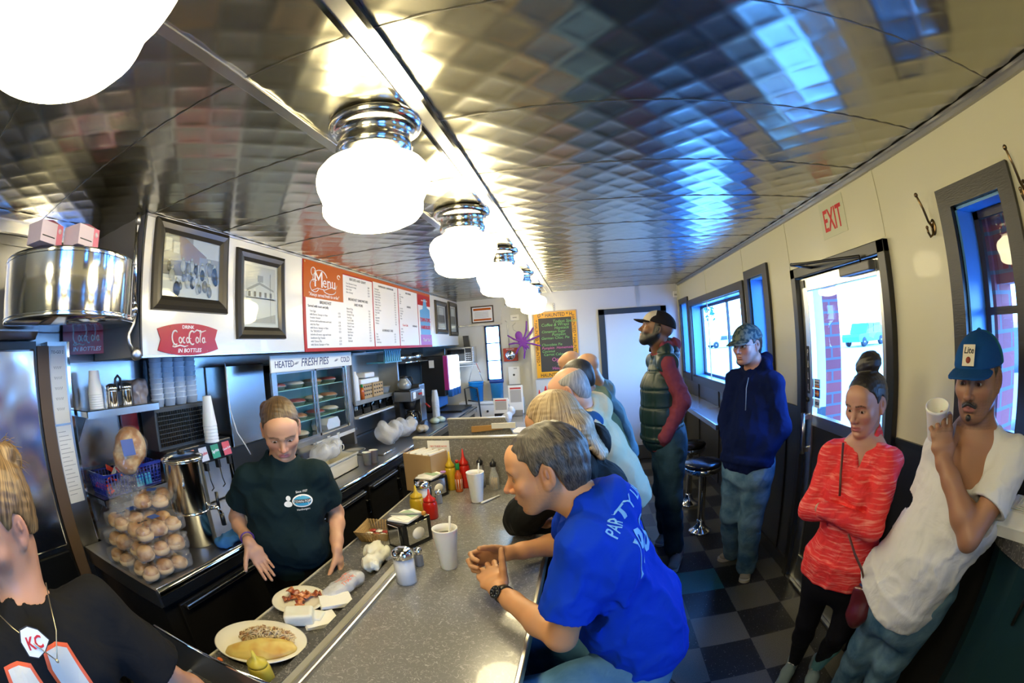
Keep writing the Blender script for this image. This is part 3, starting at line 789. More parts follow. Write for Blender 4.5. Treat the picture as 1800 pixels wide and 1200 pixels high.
mb = MB(); mb.box((-.68, YB - .012, 0), (.26, YB, .12), steel2); mb.box((1.2, YB - .012, 0), (1.43, YB, .12), steel2); struct(mb.build('baseboard_back'))
mb = MB(); mb.box((-.71, YB - .006, .0), (-.665, YB + .01, ZC), alu); mb.box((.80, YB - .005, 2.13), (.86, YB, ZC), alu); mb.box((1.40, YB - .02, 0), (XR, YB, ZC), alu); struct(mb.build('trim_6'))
mb = MB(); mb.box((-2.38, -2.4, 2.33), (-2.19, 1.02, ZC), steel, bevel=.01); mb.box((-2.19, -2.4, 2.395), (-2.175, 1.02, ZC), chrome); struct(mb.build('trim_7'))

# ---- windows on the right wall
def win(idx, y0, y1, z0, z1, oy0, oy1, oz0, oz1, bars, z_rev=None):
    mb = MB(); d = .022
    for a, b_, c, e in ((oy0, y0, oz0, oz1), (y1, oy1, oz0, oz1), (y0, y1, z1, oz1), (y0, y1, oz0, z0)): mb.box((XR - d, a, c), (XR + .006, b_, e), frame_m)
    w = struct(mb.build('window_%d' % idx))
    mb = MB(); t = .012
    mb.box((XR + .006, y0 - .001, z0), (XR + .16, y0 + t, z1), reveal_m); mb.box((XR + .006, y1 - t, z0), (XR + .16, y1 + .001, z1), reveal_m)
    mb.box((XR + .006, y0, z1 - t), (XR + .16, y1, z1 + .001), reveal_m); mb.box((XR + .006, y0, z0 - .001), (XR + .16, y1, z0 + t), reveal_m)
    mb.build('reveal', w)
    mb = MB()
    for a, b_, c, e in ((y0 + t, y0 + t + .03, z0 + t, z1 - t), (y1 - t - .03, y1 - t, z0 + t, z1 - t), (y0 + t, y1 - t, z1 - t - .03, z1 - t), (y0 + t, y1 - t, z0 + t, z0 + t + .03)): mb.box((XR + .125, a, c), (XR + .15, b_, e), frame_m)
    for kind, v in bars:
        if kind == 'v': mb.box((XR + .125, v - .012, z0 + t), (XR + .15, v + .012, z1 - t), frame_m)
        else: mb.box((XR + .122, y0 + t, v - .014), (XR + .152, y1 - t, v + .014), frame_m)
    mb.build('sash', w)
    mb = MB(); mb.add([(XR + .138, y0 + t, z0 + t), (XR + .138, y1 - t, z0 + t), (XR + .138, y1 - t, z1 - t), (XR + .138, y0 + t, z1 - t)], [(0, 1, 2, 3)], pane); mb.build('pane', w)
    return w
win(1, .84, 1.12, 1.27, 2.105, .765, 1.195, 1.20, 2.18, [('h', 1.73)])
win(2, 3.17, 3.50, 1.20, 2.13, 3.08, 3.575, 1.12, 2.20, [])
w3 = win(3, 3.72, 5.60, 1.19, 2.065, 3.63, 5.68, 1.11, 2.14, [('v', 4.55)])
win(4, 5.78, 6.17, 1.20, 2.13, 5.71, 6.24, 1.12, 2.20, [])
win(5, -1.7, -.35, 1.20, 2.10, -1.78, -.27, 1.12, 2.18, [('v', -1.02)])  # unseen window added behind the camera for its daylight in reflections
# kitchen window: three panes stacked
mb = MB(); blue_fr = mat('dark_blue_frame', (0.015, 0.03, 0.09), 0.4)
for x0, x1, z0, z1 in ((-1.40, -1.375, 1.235, 2.035), (-1.19, -1.165, 1.235, 2.035), (-1.40, -1.165, 2.015, 2.035), (-1.40, -1.165, 1.235, 1.255), (-1.40, -1.165, 1.77, 1.785), (-1.40, -1.165, 1.515, 1.53)): mb.box((x0, 6.485, z0), (x1, 6.52, z1), blue_fr)
w6 = struct(mb.build('window_6'))
mb = MB(); mb.add([(-1.39, 6.51, 1.24), (-1.17, 6.51, 1.24), (-1.17, 6.51, 2.03), (-1.39, 6.51, 2.03)], [(0, 1, 2, 3)], pane); mb.build('pane', w6)
mb = MB(); mb.box((-1.80, 6.44, 2.045), (-1.13, 6.5, 2.065), steel); struct(mb.build('trim_8'))

# ---- exit door (glass in an aluminium frame, black lower panel)
mb = MB()
for a, b_, c, e in ((1.61, 1.672, 0, 2.08), (2.598, 2.66, 0, 2.08), (1.61, 2.66, 2.02, 2.08)): mb.box((XR - .035, a, c), (XR + .05, b_, e), black_metal, bevel=.004)
dr = struct(mb.build('door_1'))
mb = MB()
for a, b_, c, e in ((1.678, 1.735, .02, 2.012), (2.50, 2.592, .02, 2.012), (1.735, 2.50, 1.93, 2.012), (1.735, 2.50, 1.115, 1.185), (1.735, 2.50, .02, .22)): mb.box((XR - .004, a, c), (XR + .040, b_, e), alu, bevel=.004)
mb.build('leaf', dr)
mb = MB(); mb.box((XR - .03, 1.672, 0), (XR + .18, 2.598, .019), steel2, bevel=.004); mb.build('threshold', dr)
mb = MB(); mb.box((XR + .008, 1.735, .22), (XR + .030, 2.50, 1.115), wains); mb.build('kick_panel', dr)
mb = MB(); mb.add([(XR + .02, 1.735, 1.185), (XR + .02, 2.50, 1.185), (XR + .02, 2.50, 1.93), (XR + .02, 1.735, 1.93)], [(0, 1, 2, 3)], pane); mb.build('pane', dr)
mb = MB(); mb.tube([(XR - .045, 2.545, .93), (XR - .045, 2.545, 1.19)], .019, alu, 4, rx=1.0); mb.box((XR - .05, 2.53, 1.15), (XR, 2.56, 1.18), alu); mb.box((XR - .05, 2.53, .94), (XR, 2.56, .97), alu); mb.build('door_handle', dr)
mb = MB(); mb.lathe([(.016, 0), (.016, .012), (.008, .014)], black_metal, 14, frame((XR - .004, 2.555, 1.27), (0, -1, 0), (0, 0, 1)) @ Matrix.Identity(4)); mb.build('lock', dr)
mb = MB(); mb.box((XR - .055, 1.73, 1.955), (XR - .004, 2.02, 2.005), mat('grey_closer', (0.16, 0.16, 0.16), 0.4), bevel=.008)
mb.tube([(XR - .05, 1.80, 2.0), (XR - .055, 1.80, 2.03), (XR - .20, 2.12, 2.045), (XR - .26, 2.20, 2.05)], .008, black_metal, 8); mb.tube([(XR - .26, 2.20, 2.05), (XR - .03, 2.36, 2.055)], .009, black_metal, 8); mb.build('door_closer', dr)
mb = MB(); mb.box((XR - .012, 2.52, 1.955), (XR - .003, 2.56, 2.0), black_metal); mb.build('sensor', dr)
# stickers on the door
def sticker(name, y0, y1, z0, z1, parts, parent):
    mb = MB(); mb.box((XR - .0065, y0, z0), (XR - .0045, y1, z1), parts[0]); 
    for t, m, yy, zz, sz, kw in parts[1]: text(mb, t, m, frame((XR - .0067, yy, zz), (0, -1, 0), (0, 0, 1)), sz, **kw)
    return mb.build(name, parent)
pl = MB(); pl.box((XR - .0065, 2.528, 1.31), (XR - .0045, 2.562, 1.60), ink)
for i, ch in enumerate('PULL'): text(pl, ch, white_ink, frame((XR - .0068, 2.545, 1.54 - i * .071), (0, -1, 0), (0, 0, 1)), .060, align='CENTER', bold=.01, sx=.55)
pl.build('pull_sign', dr)
st = MB(); yc = 2.46; navy = mat('sticker_navy', (0.02, 0.05, 0.25), 0.4); orange = mat('sticker_orange', (0.85, 0.30, 0.03), 0.4)
def card(zc, bg):
    st.box((XR + .012, yc - .035, zc - .027), (XR + .016, yc + .035, zc + .027), bg)
g = mat('sticker_white', (0.8, 0.8, 0.8), 0.4)
card(1.375, navy); card(1.315, navy); card(1.255, g)
FR = lambda y, z: frame((XR + .0112, y, z), (0, -1, 0), (0, 0, 1))
st.lathe([(.018, 0), (.018, .0006)], red_pl, 16, FR(yc + .011, 1.316)); st.lathe([(.018, 0), (.018, .0007)], orange, 16, FR(yc - .011, 1.316))
text(st, 'MasterCard', white_ink, FR(yc, 1.312), .011, .0012, align='CENTER', bold=.02)
st.box((XR + .0112, yc - .033, 1.352), (XR + .012, yc + .033, 1.364), orange); st.box((XR + .0112, yc - .033, 1.368), (XR + .012, yc + .033, 1.398), g); text(st, 'DISCOVER', ink, FR(yc, 1.378), .0115, .0012, align='CENTER', bold=.02)
text(st, 'VISA', navy, FR(yc, 1.245), .028, .0008, align='CENTER', shear=.3, bold=.03)
st.build('payment_stickers', dr)
# ---- end door
mb = MB(); dfr = mat('dark_door_frame', (0.015, 0.03, 0.045), 0.35)
mb.box((.26, YB - .03, 0), (.345, YB + .02, 2.135), dfr, bevel=.003); mb.box((1.14, YB - .03, 0), (1.22, YB + .02, 2.135), dfr); mb.box((.26, YB - .03, 2.06), (1.22, YB + .02, 2.135), dfr); d2 = struct(mb.build('door_2'))
mb = MB(); mb.box((.345, YB - .018, .005), (1.14, YB + .015, 2.06), mat('white_door_paint', (0.70, 0.71, 0.68), 0.25), bevel=.003); mb.build('leaf', d2)
mb = MB(); mb.box((.347, YB - .022, .01), (1.138, YB - .017, .21), steel2); mb.build('kick_plate', d2)
mb = MB(); M = frame((.405, YB - .018, .89), (1, 0, 0), (0, 0, 1)) @ T(rx=0); mb.lathe([(.028, 0), (.028, .006), (.011, .010), (.011, .03), (.024, .036), (.028, .05), (.020, .064), (0, .066)], chrome, 18, frame((.405, YB - .018, .89), (1, 0, 0), (0, 0, 1))); mb.build('door_knob', d2)

# ---- signs and hooks on the right wall
mb = MB(); glow = mat('exit_sign_face', (0.62, 0.62, 0.42), 0.35); mb.box((XR - .003, 1.935, 2.185), (XR, 2.205, 2.385), glow)
text(mb, 'EXIT', red_ink, WALLR(2.07, 2.222, .0032), .168, .0006, align='CENTER', bold=.018, sx=.60)
tag(mb.build('exit_sign'), 'cream EXIT sign with tall red letters above the glass door', 'sign')
def hook(y, z, lab):
    br = mat('aged_bronze', (0.20, 0.13, 0.06), 0.3, 1.0); mb = MB()
    mb.lathe([(.017, 0), (.017, .003), (.012, .006)], br, 18, frame((XR, y, z), (0, -1, 0), (0, 0, 1)), sy=1.9)
    for dz in (-.016, .016): mb.sphere((XR - .006, y, z + dz), .004, chrome, n=8, k=6)
    mb.tube([(XR - .006, y, z), (XR - .030, y, z + .020), (XR - .050, y, z + .070), (XR - .075, y, z + .115)], [.0065, .006, .0055, .005], br, 10); mb.sphere((XR - .077, y, z + .119), .0095, br)
    mb.tube([(XR - .006, y, z - .005), (XR - .015, y, z - .030), (XR - .033, y, z - .038), (XR - .045, y, z - .022), (XR - .047, y, z - .008)], .0052, br, 10); mb.sphere((XR - .047, y, z - .004), .0075, br)
    tag(mb.build('coat_hook'), lab, 'hook', 'coat hooks')
hook(1.265, 2.06, 'bronze coat hook between the exit door and the narrow window'); hook(.715, 2.075, 'bronze coat hook at the right corner of the narrow window')
mb = MB(); mb.box((1.345, YB - .05, 2.235), (1.40, YB - .002, 2.325), white_plastic, bevel=.008); mb.box((1.352, YB - .054, 2.26), (1.393, YB - .048, 2.285), grey_ink); tag(mb.build('motion_detector'), 'small white motion detector high in the far right corner', 'detector')
# window ledge on the right
mb = MB(); ledge_m = mat('ledge_laminate', (0.30, 0.31, 0.31), 0.18, coat=0.4); mb.box((1.13, 3.70, .905), (XR, 6.20, .94), ledge_m, bevel=.004)
lg = tag(mb.build('window_ledge'), 'shiny grey laminate ledge under the wide side window', 'ledge')
mb = MB(); mb.box((1.12, 3.695, .895), (1.135, 6.20, .94), steel2); mb.box((1.13, 3.69, .895), (XR, 3.70, .94), steel2); mb.build('edge_band', lg)
for y in (4.1, 4.9, 5.7): mb = MB(); mb.prism([(0, 0), (.22, 0), (0, -.22)], .03, black_metal, frame((XR - .012, y, .905), (-1, 0, 0), (0, 0, 1))); mb.build('bracket', lg)

# ================================================================== OUTSIDE (seen through the glass)
asphalt = mat('pale_concrete', (0.55, 0.55, 0.55), 0.9)
mb = MB(); mb.box((1.62, -30, -.25), (60, 60, -.16), asphalt); struct(mb.build('parking_lot'))
brick = mat('red_brick', (0.35, 0.08, 0.07), 0.8)
bt = N(brick, 'TexBrick'); bt.inputs['Scale'].default_value = 1.0; bt.inputs['Brick Width'].default_value = .21; bt.inputs['Row Height'].default_value = .075; bt.inputs['Mortar Size'].default_value = .008
bt.inputs['Color1'].default_value = (0.30, 0.040, 0.035, 1); bt.inputs['Color2'].default_value = (0.20, 0.03, 0.035, 1); bt.inputs['Mortar'].default_value = (0.11, 0.09, 0.10, 1)
tc = N(brick, 'TexCoord'); sp = N(brick, 'SeparateXYZ'); cb = N(brick, 'CombineXYZ'); ad = N(brick, 'Math', operation='ADD')
lk(brick, tc.outputs['Object'], sp.inputs[0]); lk(brick, sp.outputs[0], ad.inputs[0]); lk(brick, sp.outputs[1], ad.inputs[1]); lk(brick, ad.outputs[0], cb.inputs[0]); lk(brick, sp.outputs[2], cb.inputs[1]); lk(brick, cb.outputs[0], bt.inputs['Vector']); lk(brick, bt.outputs[0], bs(brick).inputs['Base Color'])
mb = MB(); mb.box((1.60, 2.63, -.16), (1.755, 3.05, 2.9), brick); struct(mb.build('trim_9'))
mb = MB(); mb.box((1.68, 1.125, -.16), (1.84, 1.6, 2.9), brick); mb.box((1.70, .35, 1.83), (1.84, 1.125, 2.9), brick); struct(mb.build('trim_10'))
mb = MB(); mb.box((1.60, -2.4, 2.55), (1.9, 6.6, 2.75), mat('canopy_white', (0.7, 0.7, 0.7), 0.6)); struct(mb.build('trim_11'))
def car(name, loc, rz, body_c, label, kind='suv', sc=1.0):
    root = thing(name, loc, label, 'car', 'parked cars outside', rz)
    paint = mat(name + '_paint_%d' % (hash(label) % 999), body_c, 0.25, coat=0.6); gl = mat('car_glass', (0.02, 0.03, 0.04), 0.08); tyre = mat('tyre', (0.012, 0.012, 0.012), 0.7)
    h1, h2 = (.95, 1.72) if kind == 'suv' else (.80, 1.38)
    prof = [(-2.2, .38), (-2.25, .75), (-2.15, h1), (-1.05 if kind == 'suv' else -1.2, h1 + .04), (-.65, h2), (1.35 if kind == 'suv' else .85, h2), (1.95 if kind == 'suv' else 1.45, h1 + .10), (2.2, h1), (2.25, .55), (2.15, .35)]
    mb = MB(); mb.prism([(x * sc, z * sc) for x, z in prof], 1.75 * sc, paint, frame((0, .87 * sc, 0), (1, 0, 0), (0, 0, 1))); mb.build('car_body', root)
    for s_ in (-1, 1):
        y = s_ * .885 * sc; lo_ = h1 + .07; hi_ = h2 - .08
        for a, b_ in ((-.72, .05), (.12, 1.15)):
            mb = MB(); mb.prism([(a * sc - .10 * (a < 0), lo_ * sc), (b_ * sc, lo_ * sc), (b_ * sc, hi_ * sc), (a * sc + .06, hi_ * sc)], .02, gl, frame((0, y, 0), (1, 0, 0), (0, 0, 1))); mb.build('window', root)
    for x in (-1.4, 1.4):
        for s_ in (-1, 1):
            mb = MB(); M = T(x * sc, s_ * .80 * sc, .36 * sc, rx=PI / 2); mb.lathe([(.20, -.11), (.35, -.10), (.36, 0), (.35, .10), (.20, .11)], tyre, 20, M @ Matrix.Scale(sc, 4)); mb.lathe([(0, -.115), (.2, -.10), (.2, .10), (0, .115)], alu, 12, M @ Matrix.Scale(sc, 4)); mb.build('wheel', root)
    return root
car('parked_suv', (22.5, 29.8, -.16), 0.35, (0.02, 0.16, 0.22), 'dark sport utility car parked far off, seen through the door glass')
car('parked_car', (6.6, 4.9, -.16), -.75, (0.45, 0.28, 0.38), 'pale pinkish car parked close outside the exit door', 'suv')
car('parked_sedan', (16.5, 50.0, -.16), 0.1, (0.5, 0.6, 0.65), 'silver sedan parked beyond the wide side window', 'sedan')
car('parked_sedan', (22.5, 50.0, -.16), 0.1, (0.05, 0.25, 0.35), 'dark teal sedan parked beyond the wide side window', 'sedan')
def tree(x, y, h, r, lab, seed):
    rr = random.Random(seed); root = thing('street_tree', (x, y, -.16), lab, 'tree', 'trees across the street')
    mb = MB(); bark = mat('bark', (0.06, 0.05, 0.04), 0.9); mb.tube([(0, 0, 0), (.1, 0, h * .5), (0, .1, h * .8)], [.22, .16, .07], bark, 8)
    for i in range(7): a = rr.random() * 6.28; mb.tube([(0, 0, h * .45 + i * .2), (math.cos(a) * r * .6, math.sin(a) * r * .6, h * .6 + rr.random() * h * .3)], [.07, .02], bark, 6)
    mb.build('trunk', root); mb = MB(); lf = mat('leaves', (0.03, 0.12, 0.11), 0.8)
    for i in range(420):
        a = rr.random() * 6.28; q = r * rr.random() ** .5; z = h * .55 + (rr.random() - .3) * h * .5; M = T(math.cos(a) * q, math.sin(a) * q, z, rr.random() * 3, rr.random() * 3, rr.random() * 3)
        mb.add([(-.16, -.1, 0), (.16, -.1, .04), (.18, .12, 0), (-.14, .1, .05)], [(0, 1, 2, 3)], lf, False, M)
    mb.build('foliage', root)
tree(11.0, 42, 7.5, 2.0, 'slim dark tree beyond the wide side window, nearest the window mullion', 3); tree(6.6, 41, 6.5, 1.8, 'loose green tree beyond the wide side window, left of the other tree', 5)
# ================================================================== CEILING LAMPS
globe_m = mat('lit_opal_glass', (0.9, 0.88, 0.8), 0.3, emit=(1.0, 0.84, 0.48), power=20.0)
chrome_l = mat('lamp_chrome', (0.72, 0.70, 0.64), 0.14, 1.0)
def lamp(x, y, lab):
    r = thing('ceiling_lamp', (x, y, ZC), lab, 'lamp', 'schoolhouse ceiling lamps')
    mb = MB(); mb.lathe([(.02, -.135), (.098, -.132), (.100, -.120), (.112, -.112), (.118, -.095), (.112, -.080), (.108, -.045), (.128, -.038), (.143, -.028), (.147, -.012), (.140, -.001), (.02, .004)], chrome_l, 40, sharp=False); mb.build('canopy', r)
    mb = MB(); mb.lathe([(0, -.345), (.05, -.343), (.10, -.334), (.132, -.318), (.146, -.300), (.148, -.285), (.146, -.272), (.152, -.255), (.166, -.225), (.171, -.200), (.168, -.176), (.150, -.152), (.120, -.137), (.104, -.130), (.098, -.118), (.06, -.112)], globe_m, 40); mb.build('glass_globe', r)
    return r
for i, (y, lab) in enumerate(((-.94, 'unseen ceiling globe added behind the camera to brighten the kitchen side'), (.10, 'nearest glowing ceiling globe, cut off at the top left corner'), (1.13, 'glowing schoolhouse globe above the middle of the counter, second nearest'), (2.17, 'third glowing ceiling globe from the front'), (3.21, 'fourth glowing ceiling globe from the front'), (4.30, 'fifth glowing ceiling globe from the front'), (5.40, 'farthest glowing ceiling globe by the end wall'))):
    lamp(-.55, y, lab)  # rearmost globe is an added, unseen lamp that brightens the kitchen side
# ================================================================== COUNTERS
lam = mat('grey_boomerang_laminate', (0.20, 0.195, 0.185), 0.22, coat=0.35)
def boomer(m, base, line, scale=46):
    v = coords(m); n = N(m, 'TexNoise'); n.inputs['Scale'].default_value = scale; n.inputs['Detail'].default_value = 1; n.inputs['Distortion'].default_value = 1.6; lk(m, v, n.inputs['Vector'])
    s_ = N(m, 'Math', operation='SUBTRACT'); s_.inputs[1].default_value = 0.5; ab = N(m, 'Math', operation='ABSOLUTE'); lk(m, n.outputs[0], s_.inputs[0]); lk(m, s_.outputs[0], ab.inputs[0])
    n2 = N(m, 'TexNoise'); n2.inputs['Scale'].default_value = 60; lk(m, v, n2.inputs['Vector'])
    c1 = ramp(m, ab.outputs[0], [(0.012, line), (0.030, base)]); c2 = ramp(m, n2.outputs[0], [(0.40, (0, 0, 0)), (0.48, (1, 1, 1))])
    mx = N(m, 'MixRGB'); lk(m, c2, mx.inputs[0]); mx.inputs[1].default_value = (*base, 1); lk(m, c1, mx.inputs[2]); lk(m, mx.outputs[0], bs(m).inputs['Base Color']); return m
boomer(lam, (0.20, 0.195, 0.182), (0.38, 0.375, 0.35))
lam_d = mat('dark_boomerang_laminate', (0.10, 0.10, 0.095), 0.35); boomer(lam_d, (0.085, 0.083, 0.078), (0.26, 0.25, 0.23), 30)
blackp = mat('black_cabinet_panel', (0.012, 0.012, 0.013), 0.25)
# customer counter
ct = thing('lunch_counter', (-.5, 1.0, 0), 'near half of the grey boomerang laminate lunch counter, under the foam cups', 'counter')
def P0(o, mb, name): mb.build(name, o, origin=None)
def sub(mb, root): 
    b = root.location; mb.v = [(v[0] - b[0], v[1] - b[1], v[2] - b[2]) for v in mb.v]; return mb
def part(mb, name, root, m=None):
    b = Vector(root.location); p = root
    while p.parent is not None: p = p.parent; b += Vector(p.location)
    mb.v = [(v[0] - b[0], v[1] - b[1], v[2] - b[2]) for v in mb.v]; return mb.build(name, root)
mb = MB(); mb.box((-.70, -.7, .862), (-.182, 1.5, .90), lam); mb.box((-.92, 1.5, .862), (-.182, 2.56, .90), lam); part(mb, 'worktop', ct)
mb = MB(); mb.box((-.184, -.7, .858), (-.168, 2.56, .902), alu, bevel=.004); part(mb, 'edge_band', ct)
mb = MB(); mb.box((-.79, -.7, .06), (-.44, 2.56, .86), blackp); mb.box((-.76, -.65, 0), (-.48, 2.56, .06), black_plastic); part(mb, 'base_cabinet', ct)
ct2 = thing('lunch_counter', (-.5, 4.3, 0), 'far half of the grey laminate counter beyond the speckled dividers', 'counter')
mb = MB(); mb.box((-.98, 2.605, .862), (-.184, 6.05, .90), lam); part(mb, 'worktop', ct2)
mb = MB(); mb.box((-.184, 2.605, .858), (-.168, 6.05, .902), alu, bevel=.004); part(mb, 'edge_band', ct2)
mb = MB(); mb.box((-.80, 2.62, .06), (-.44, 6.0, .86), blackp); mb.box((-.76, 2.62, 0), (-.48, 6.0, .06), black_plastic); part(mb, 'base_cabinet', ct2)
# riser between the counter and the serving deck
ri = thing('serving_rail', (-.74, .4, .86), 'aluminium trimmed rail dividing the lunch counter from the serving deck', 'rail')
mb = MB(); mb.box((-.778, -.7, .862), (-.750, 1.5, .914), lam_d); part(mb, 'laminate_riser', ri)
mb = MB(); mb.box((-.750, -.7, .862), (-.728, 1.5, .912), mat('cream_metal', (0.62, 0.60, 0.48), 0.3, .6)); mb.box((-.729, -.7, .862), (-.722, 1.5, .907), alu); part(mb, 'channel', ri)
mb = MB(); mb.box((-.722, -.7, .862), (-.700, 1.5, .916), alu, bevel=.006); part(mb, 'chrome_edge', ri)
dk = thing('serving_deck', (-.9, 1.0, 0), 'narrow dark laminate serving deck on the staff side, holding the plated food', 'counter')
mb = MB(); mb.box((-1.045, -.7, .850), (-.778, 1.5, .885), lam_d); mb.box((-1.045, 1.5, .850), (-.92, 2.56, .885), lam_d); part(mb, 'worktop', dk)
mb = MB(); mb.box((-1.05, -.7, .848), (-1.042, 2.56, .889), mat('cream_edge', (0.55, 0.52, 0.42), 0.4)); part(mb, 'edge_band', dk)
mb = MB(); mb.box((-1.02, -.7, .1), (-.80, 2.56, .85), blackp); part(mb, 'base_cabinet', dk)
# dividers
for (x0, x1, y, z1, lab, nm) in ((-1.05, -.26, 2.58, 1.195, 'speckled grey laminate divider standing across the lunch counter behind the condiments', 0), (-1.05, -.60, 3.32, 1.19, 'farther speckled grey divider with a wooden board hung on it', 1)):
    d = thing('counter_divider', ((x0 + x1) / 2, y, .90), lab, 'divider'); mb = MB()
    if nm == 0: mb.box((x0, y - .02, .9), (x1, y + .02, z1), lam)
    else: mb.prism([(x0, .90), (x1 + .12, .90), (x1, z1), (x0, z1)], .04, lam, frame((0, y + .02, 0), (1, 0, 0), (0, 0, 1)))
    part(mb, 'panel', d); mb = MB(); mb.box((x0 - .004, y - .023, z1), (x1, y + .023, z1 + .008), mat('cream_edge')); part(mb, 'cap_strip', d)
mb = MB(); mb.prism([(-.86, 1.09), (-.62, 1.11), (-.62, 1.145), (-.86, 1.135)], .02, wood, frame((0, 3.298, 0), (1, 0, 0), (0, 0, 1))); tag(mb.build('wooden_board', None, (-.74, 3.29, 1.1)), 'narrow wooden board hung on the farther counter divider', 'board')
mb = MB(); mb.box((-.70, 3.262, 1.118), (-.52, 3.277, 1.158), paper); tag(mb.build('folded_menu', None, (-.61, 3.28, 1.13)), 'folded white menu beside the wooden board', 'menu')

# left stainless counter
lc = thing('back_counter', (-1.9, 3.5, 0), 'long stainless back counter with black refrigerated doors', 'counter')
mb = MB(); mb.box((-2.25, .83, .865), (-1.535, 6.2, .90), steel2, bevel=.004); part(mb, 'worktop', lc)
mb = MB(); mb.tube([(-1.535, .83, .882), (-1.535, 6.2, .882)], .020, chrome, 12); mb.box((-1.55, .83, .82), (-1.525, 6.2, .872), steel); mb.box((-2.25, .818, .82), (-1.53, .832, .90), steel2); part(mb, 'rolled_edge', lc)
mb = MB(); mb.box((-2.25, .84, .08), (-1.56, 6.2, .82), blackp); mb.box((-2.3, .9, 0), (-1.62, 6.2, .08), black_plastic); part(mb, 'base_cabinet', lc)
dy = [(.92, 1.52), (1.60, 2.16), (2.24, 2.72), (2.80, 3.30), (3.38, 3.9), (3.98, 4.5)]
for y0, y1 in dy:
    mb = MB(); mb.box((-1.565, y0, .14), (-1.535, y1, .79), blackp, bevel=.006); dd = part(mb, 'door', lc)
    mb = MB(); mb.box((-1.54, y0 + .02, .765), (-1.505, y1 - .02, .785), steel, bevel=.004); part(mb, 'handle_rail', dd)
    mb = MB(); mb.box((-1.545, y1 + .015, .60), (-1.525, y1 + .045, .70), chrome, bevel=.004); part(mb, 'hinge', dd)
# floor mat and grate at the left
mb = MB()
for i in range(7): mb.box((-2.2, .40 + i * .055, .02), (-1.5, .43 + i * .055, .035), steel)
mb.box((-2.22, .36, 0), (-1.48, .80, .02), black_plastic); tag(mb.build('floor_grate', None, (-1.85, .58, 0)), 'metal floor grate in front of the dark fridge', 'grate')

# -------- left steel wall panel, shelves, fridge
ss_blue = mat('mirror_steel', (0.62, 0.63, 0.66), 0.16, 1.0); add_bump(ss_blue, 3.2, 0.45, 0.05, (1, 1, 1), 1)
fr = thing('steel_refrigerator', (-2.3, -.2, 0), 'tall stainless refrigerator with a warped mirror door at the far left', 'refrigerator')
mb = MB(); mb.box((-2.37, -1.3, .05), (-2.24, .72, 1.88), black_metal); part(mb, 'cabinet', fr)
mb = MB(); mb.box((-2.24, .05, .95), (-2.205, .70, 1.845), ss_blue, bevel=.01); part(mb, 'door', fr)
mb = MB(); mb.box((-2.24, .05, .10), (-2.205, .70, .93), black_gloss, bevel=.01); part(mb, 'lower_door', fr)
mb = MB(); mb.box((-2.24, -1.25, .10), (-2.205, .03, 1.845), ss_blue, bevel=.01); part(mb, 'side_door', fr)
mb = MB(); mb.prism([(-2.37, 1.885), (-2.19, 1.885), (-2.13, 1.915), (-2.13, 1.922), (-2.37, 1.922)], 1.9, steel2, frame((0, .70, 0), (1, 0, 0), (0, 0, 1))); tag(mb.build('hood_canopy', None, (-2.2, 0, 1.9)), 'sloped steel canopy above the refrigerator', 'canopy')
mb = MB(); mb.box((-2.37, .725, .3), (-2.235, .80, 1.86), mat('brown_post', (0.12, 0.075, 0.045), 0.6)); tag(mb.build('wooden_post', None, (-2.3, .76, .3)), 'brown vertical post beside the refrigerator', 'post')
mb = MB(); mb.box((-2.37, .80, .05), (-2.26, .925, 1.88), steel2); mb.box((-2.37, .925, .91), (-2.255, .943, 1.88), chrome); tag(mb.build('steel_pilaster', None, (-2.3, .87, .05)), 'narrow steel pilaster with a bright edge, left of the foam cup shelf', 'panel')
for z0, z1, nm in ((1.50, 1.86, 0), (1.12, 1.49, 1)):
    mb = MB(); mb.box((-2.259, .812, z0), (-2.2565, .912, z1), paper)
    if nm == 0:
        text(mb, 'TO-GO 2', ink, frame((-2.256, .862, z1 - .035), (0, 1, 0), (0, 0, 1)), .020, .0004, align='CENTER')
        for i in range(5): mb.tube([(-2.256, .835 + .006 * k, z1 - .10 - i * .048 + .006 * (-1) ** k) for k in range(9)], .0011, ink, 4)
    else:
        for i in range(16): mb.box((-2.2564, .822, z1 - .03 - i * .02), (-2.2558, .822 + .05 + .03 * ((i * 7) % 3) / 2, z1 - .027 - i * .02), grey_ink)
    tag(mb.build('paper_list', None, (-2.257, .86, z0)), ('handwritten white list with large scribbles taped to the steel pilaster', 'printed white list taped to the steel pilaster, lower sheet')[nm], 'paper')
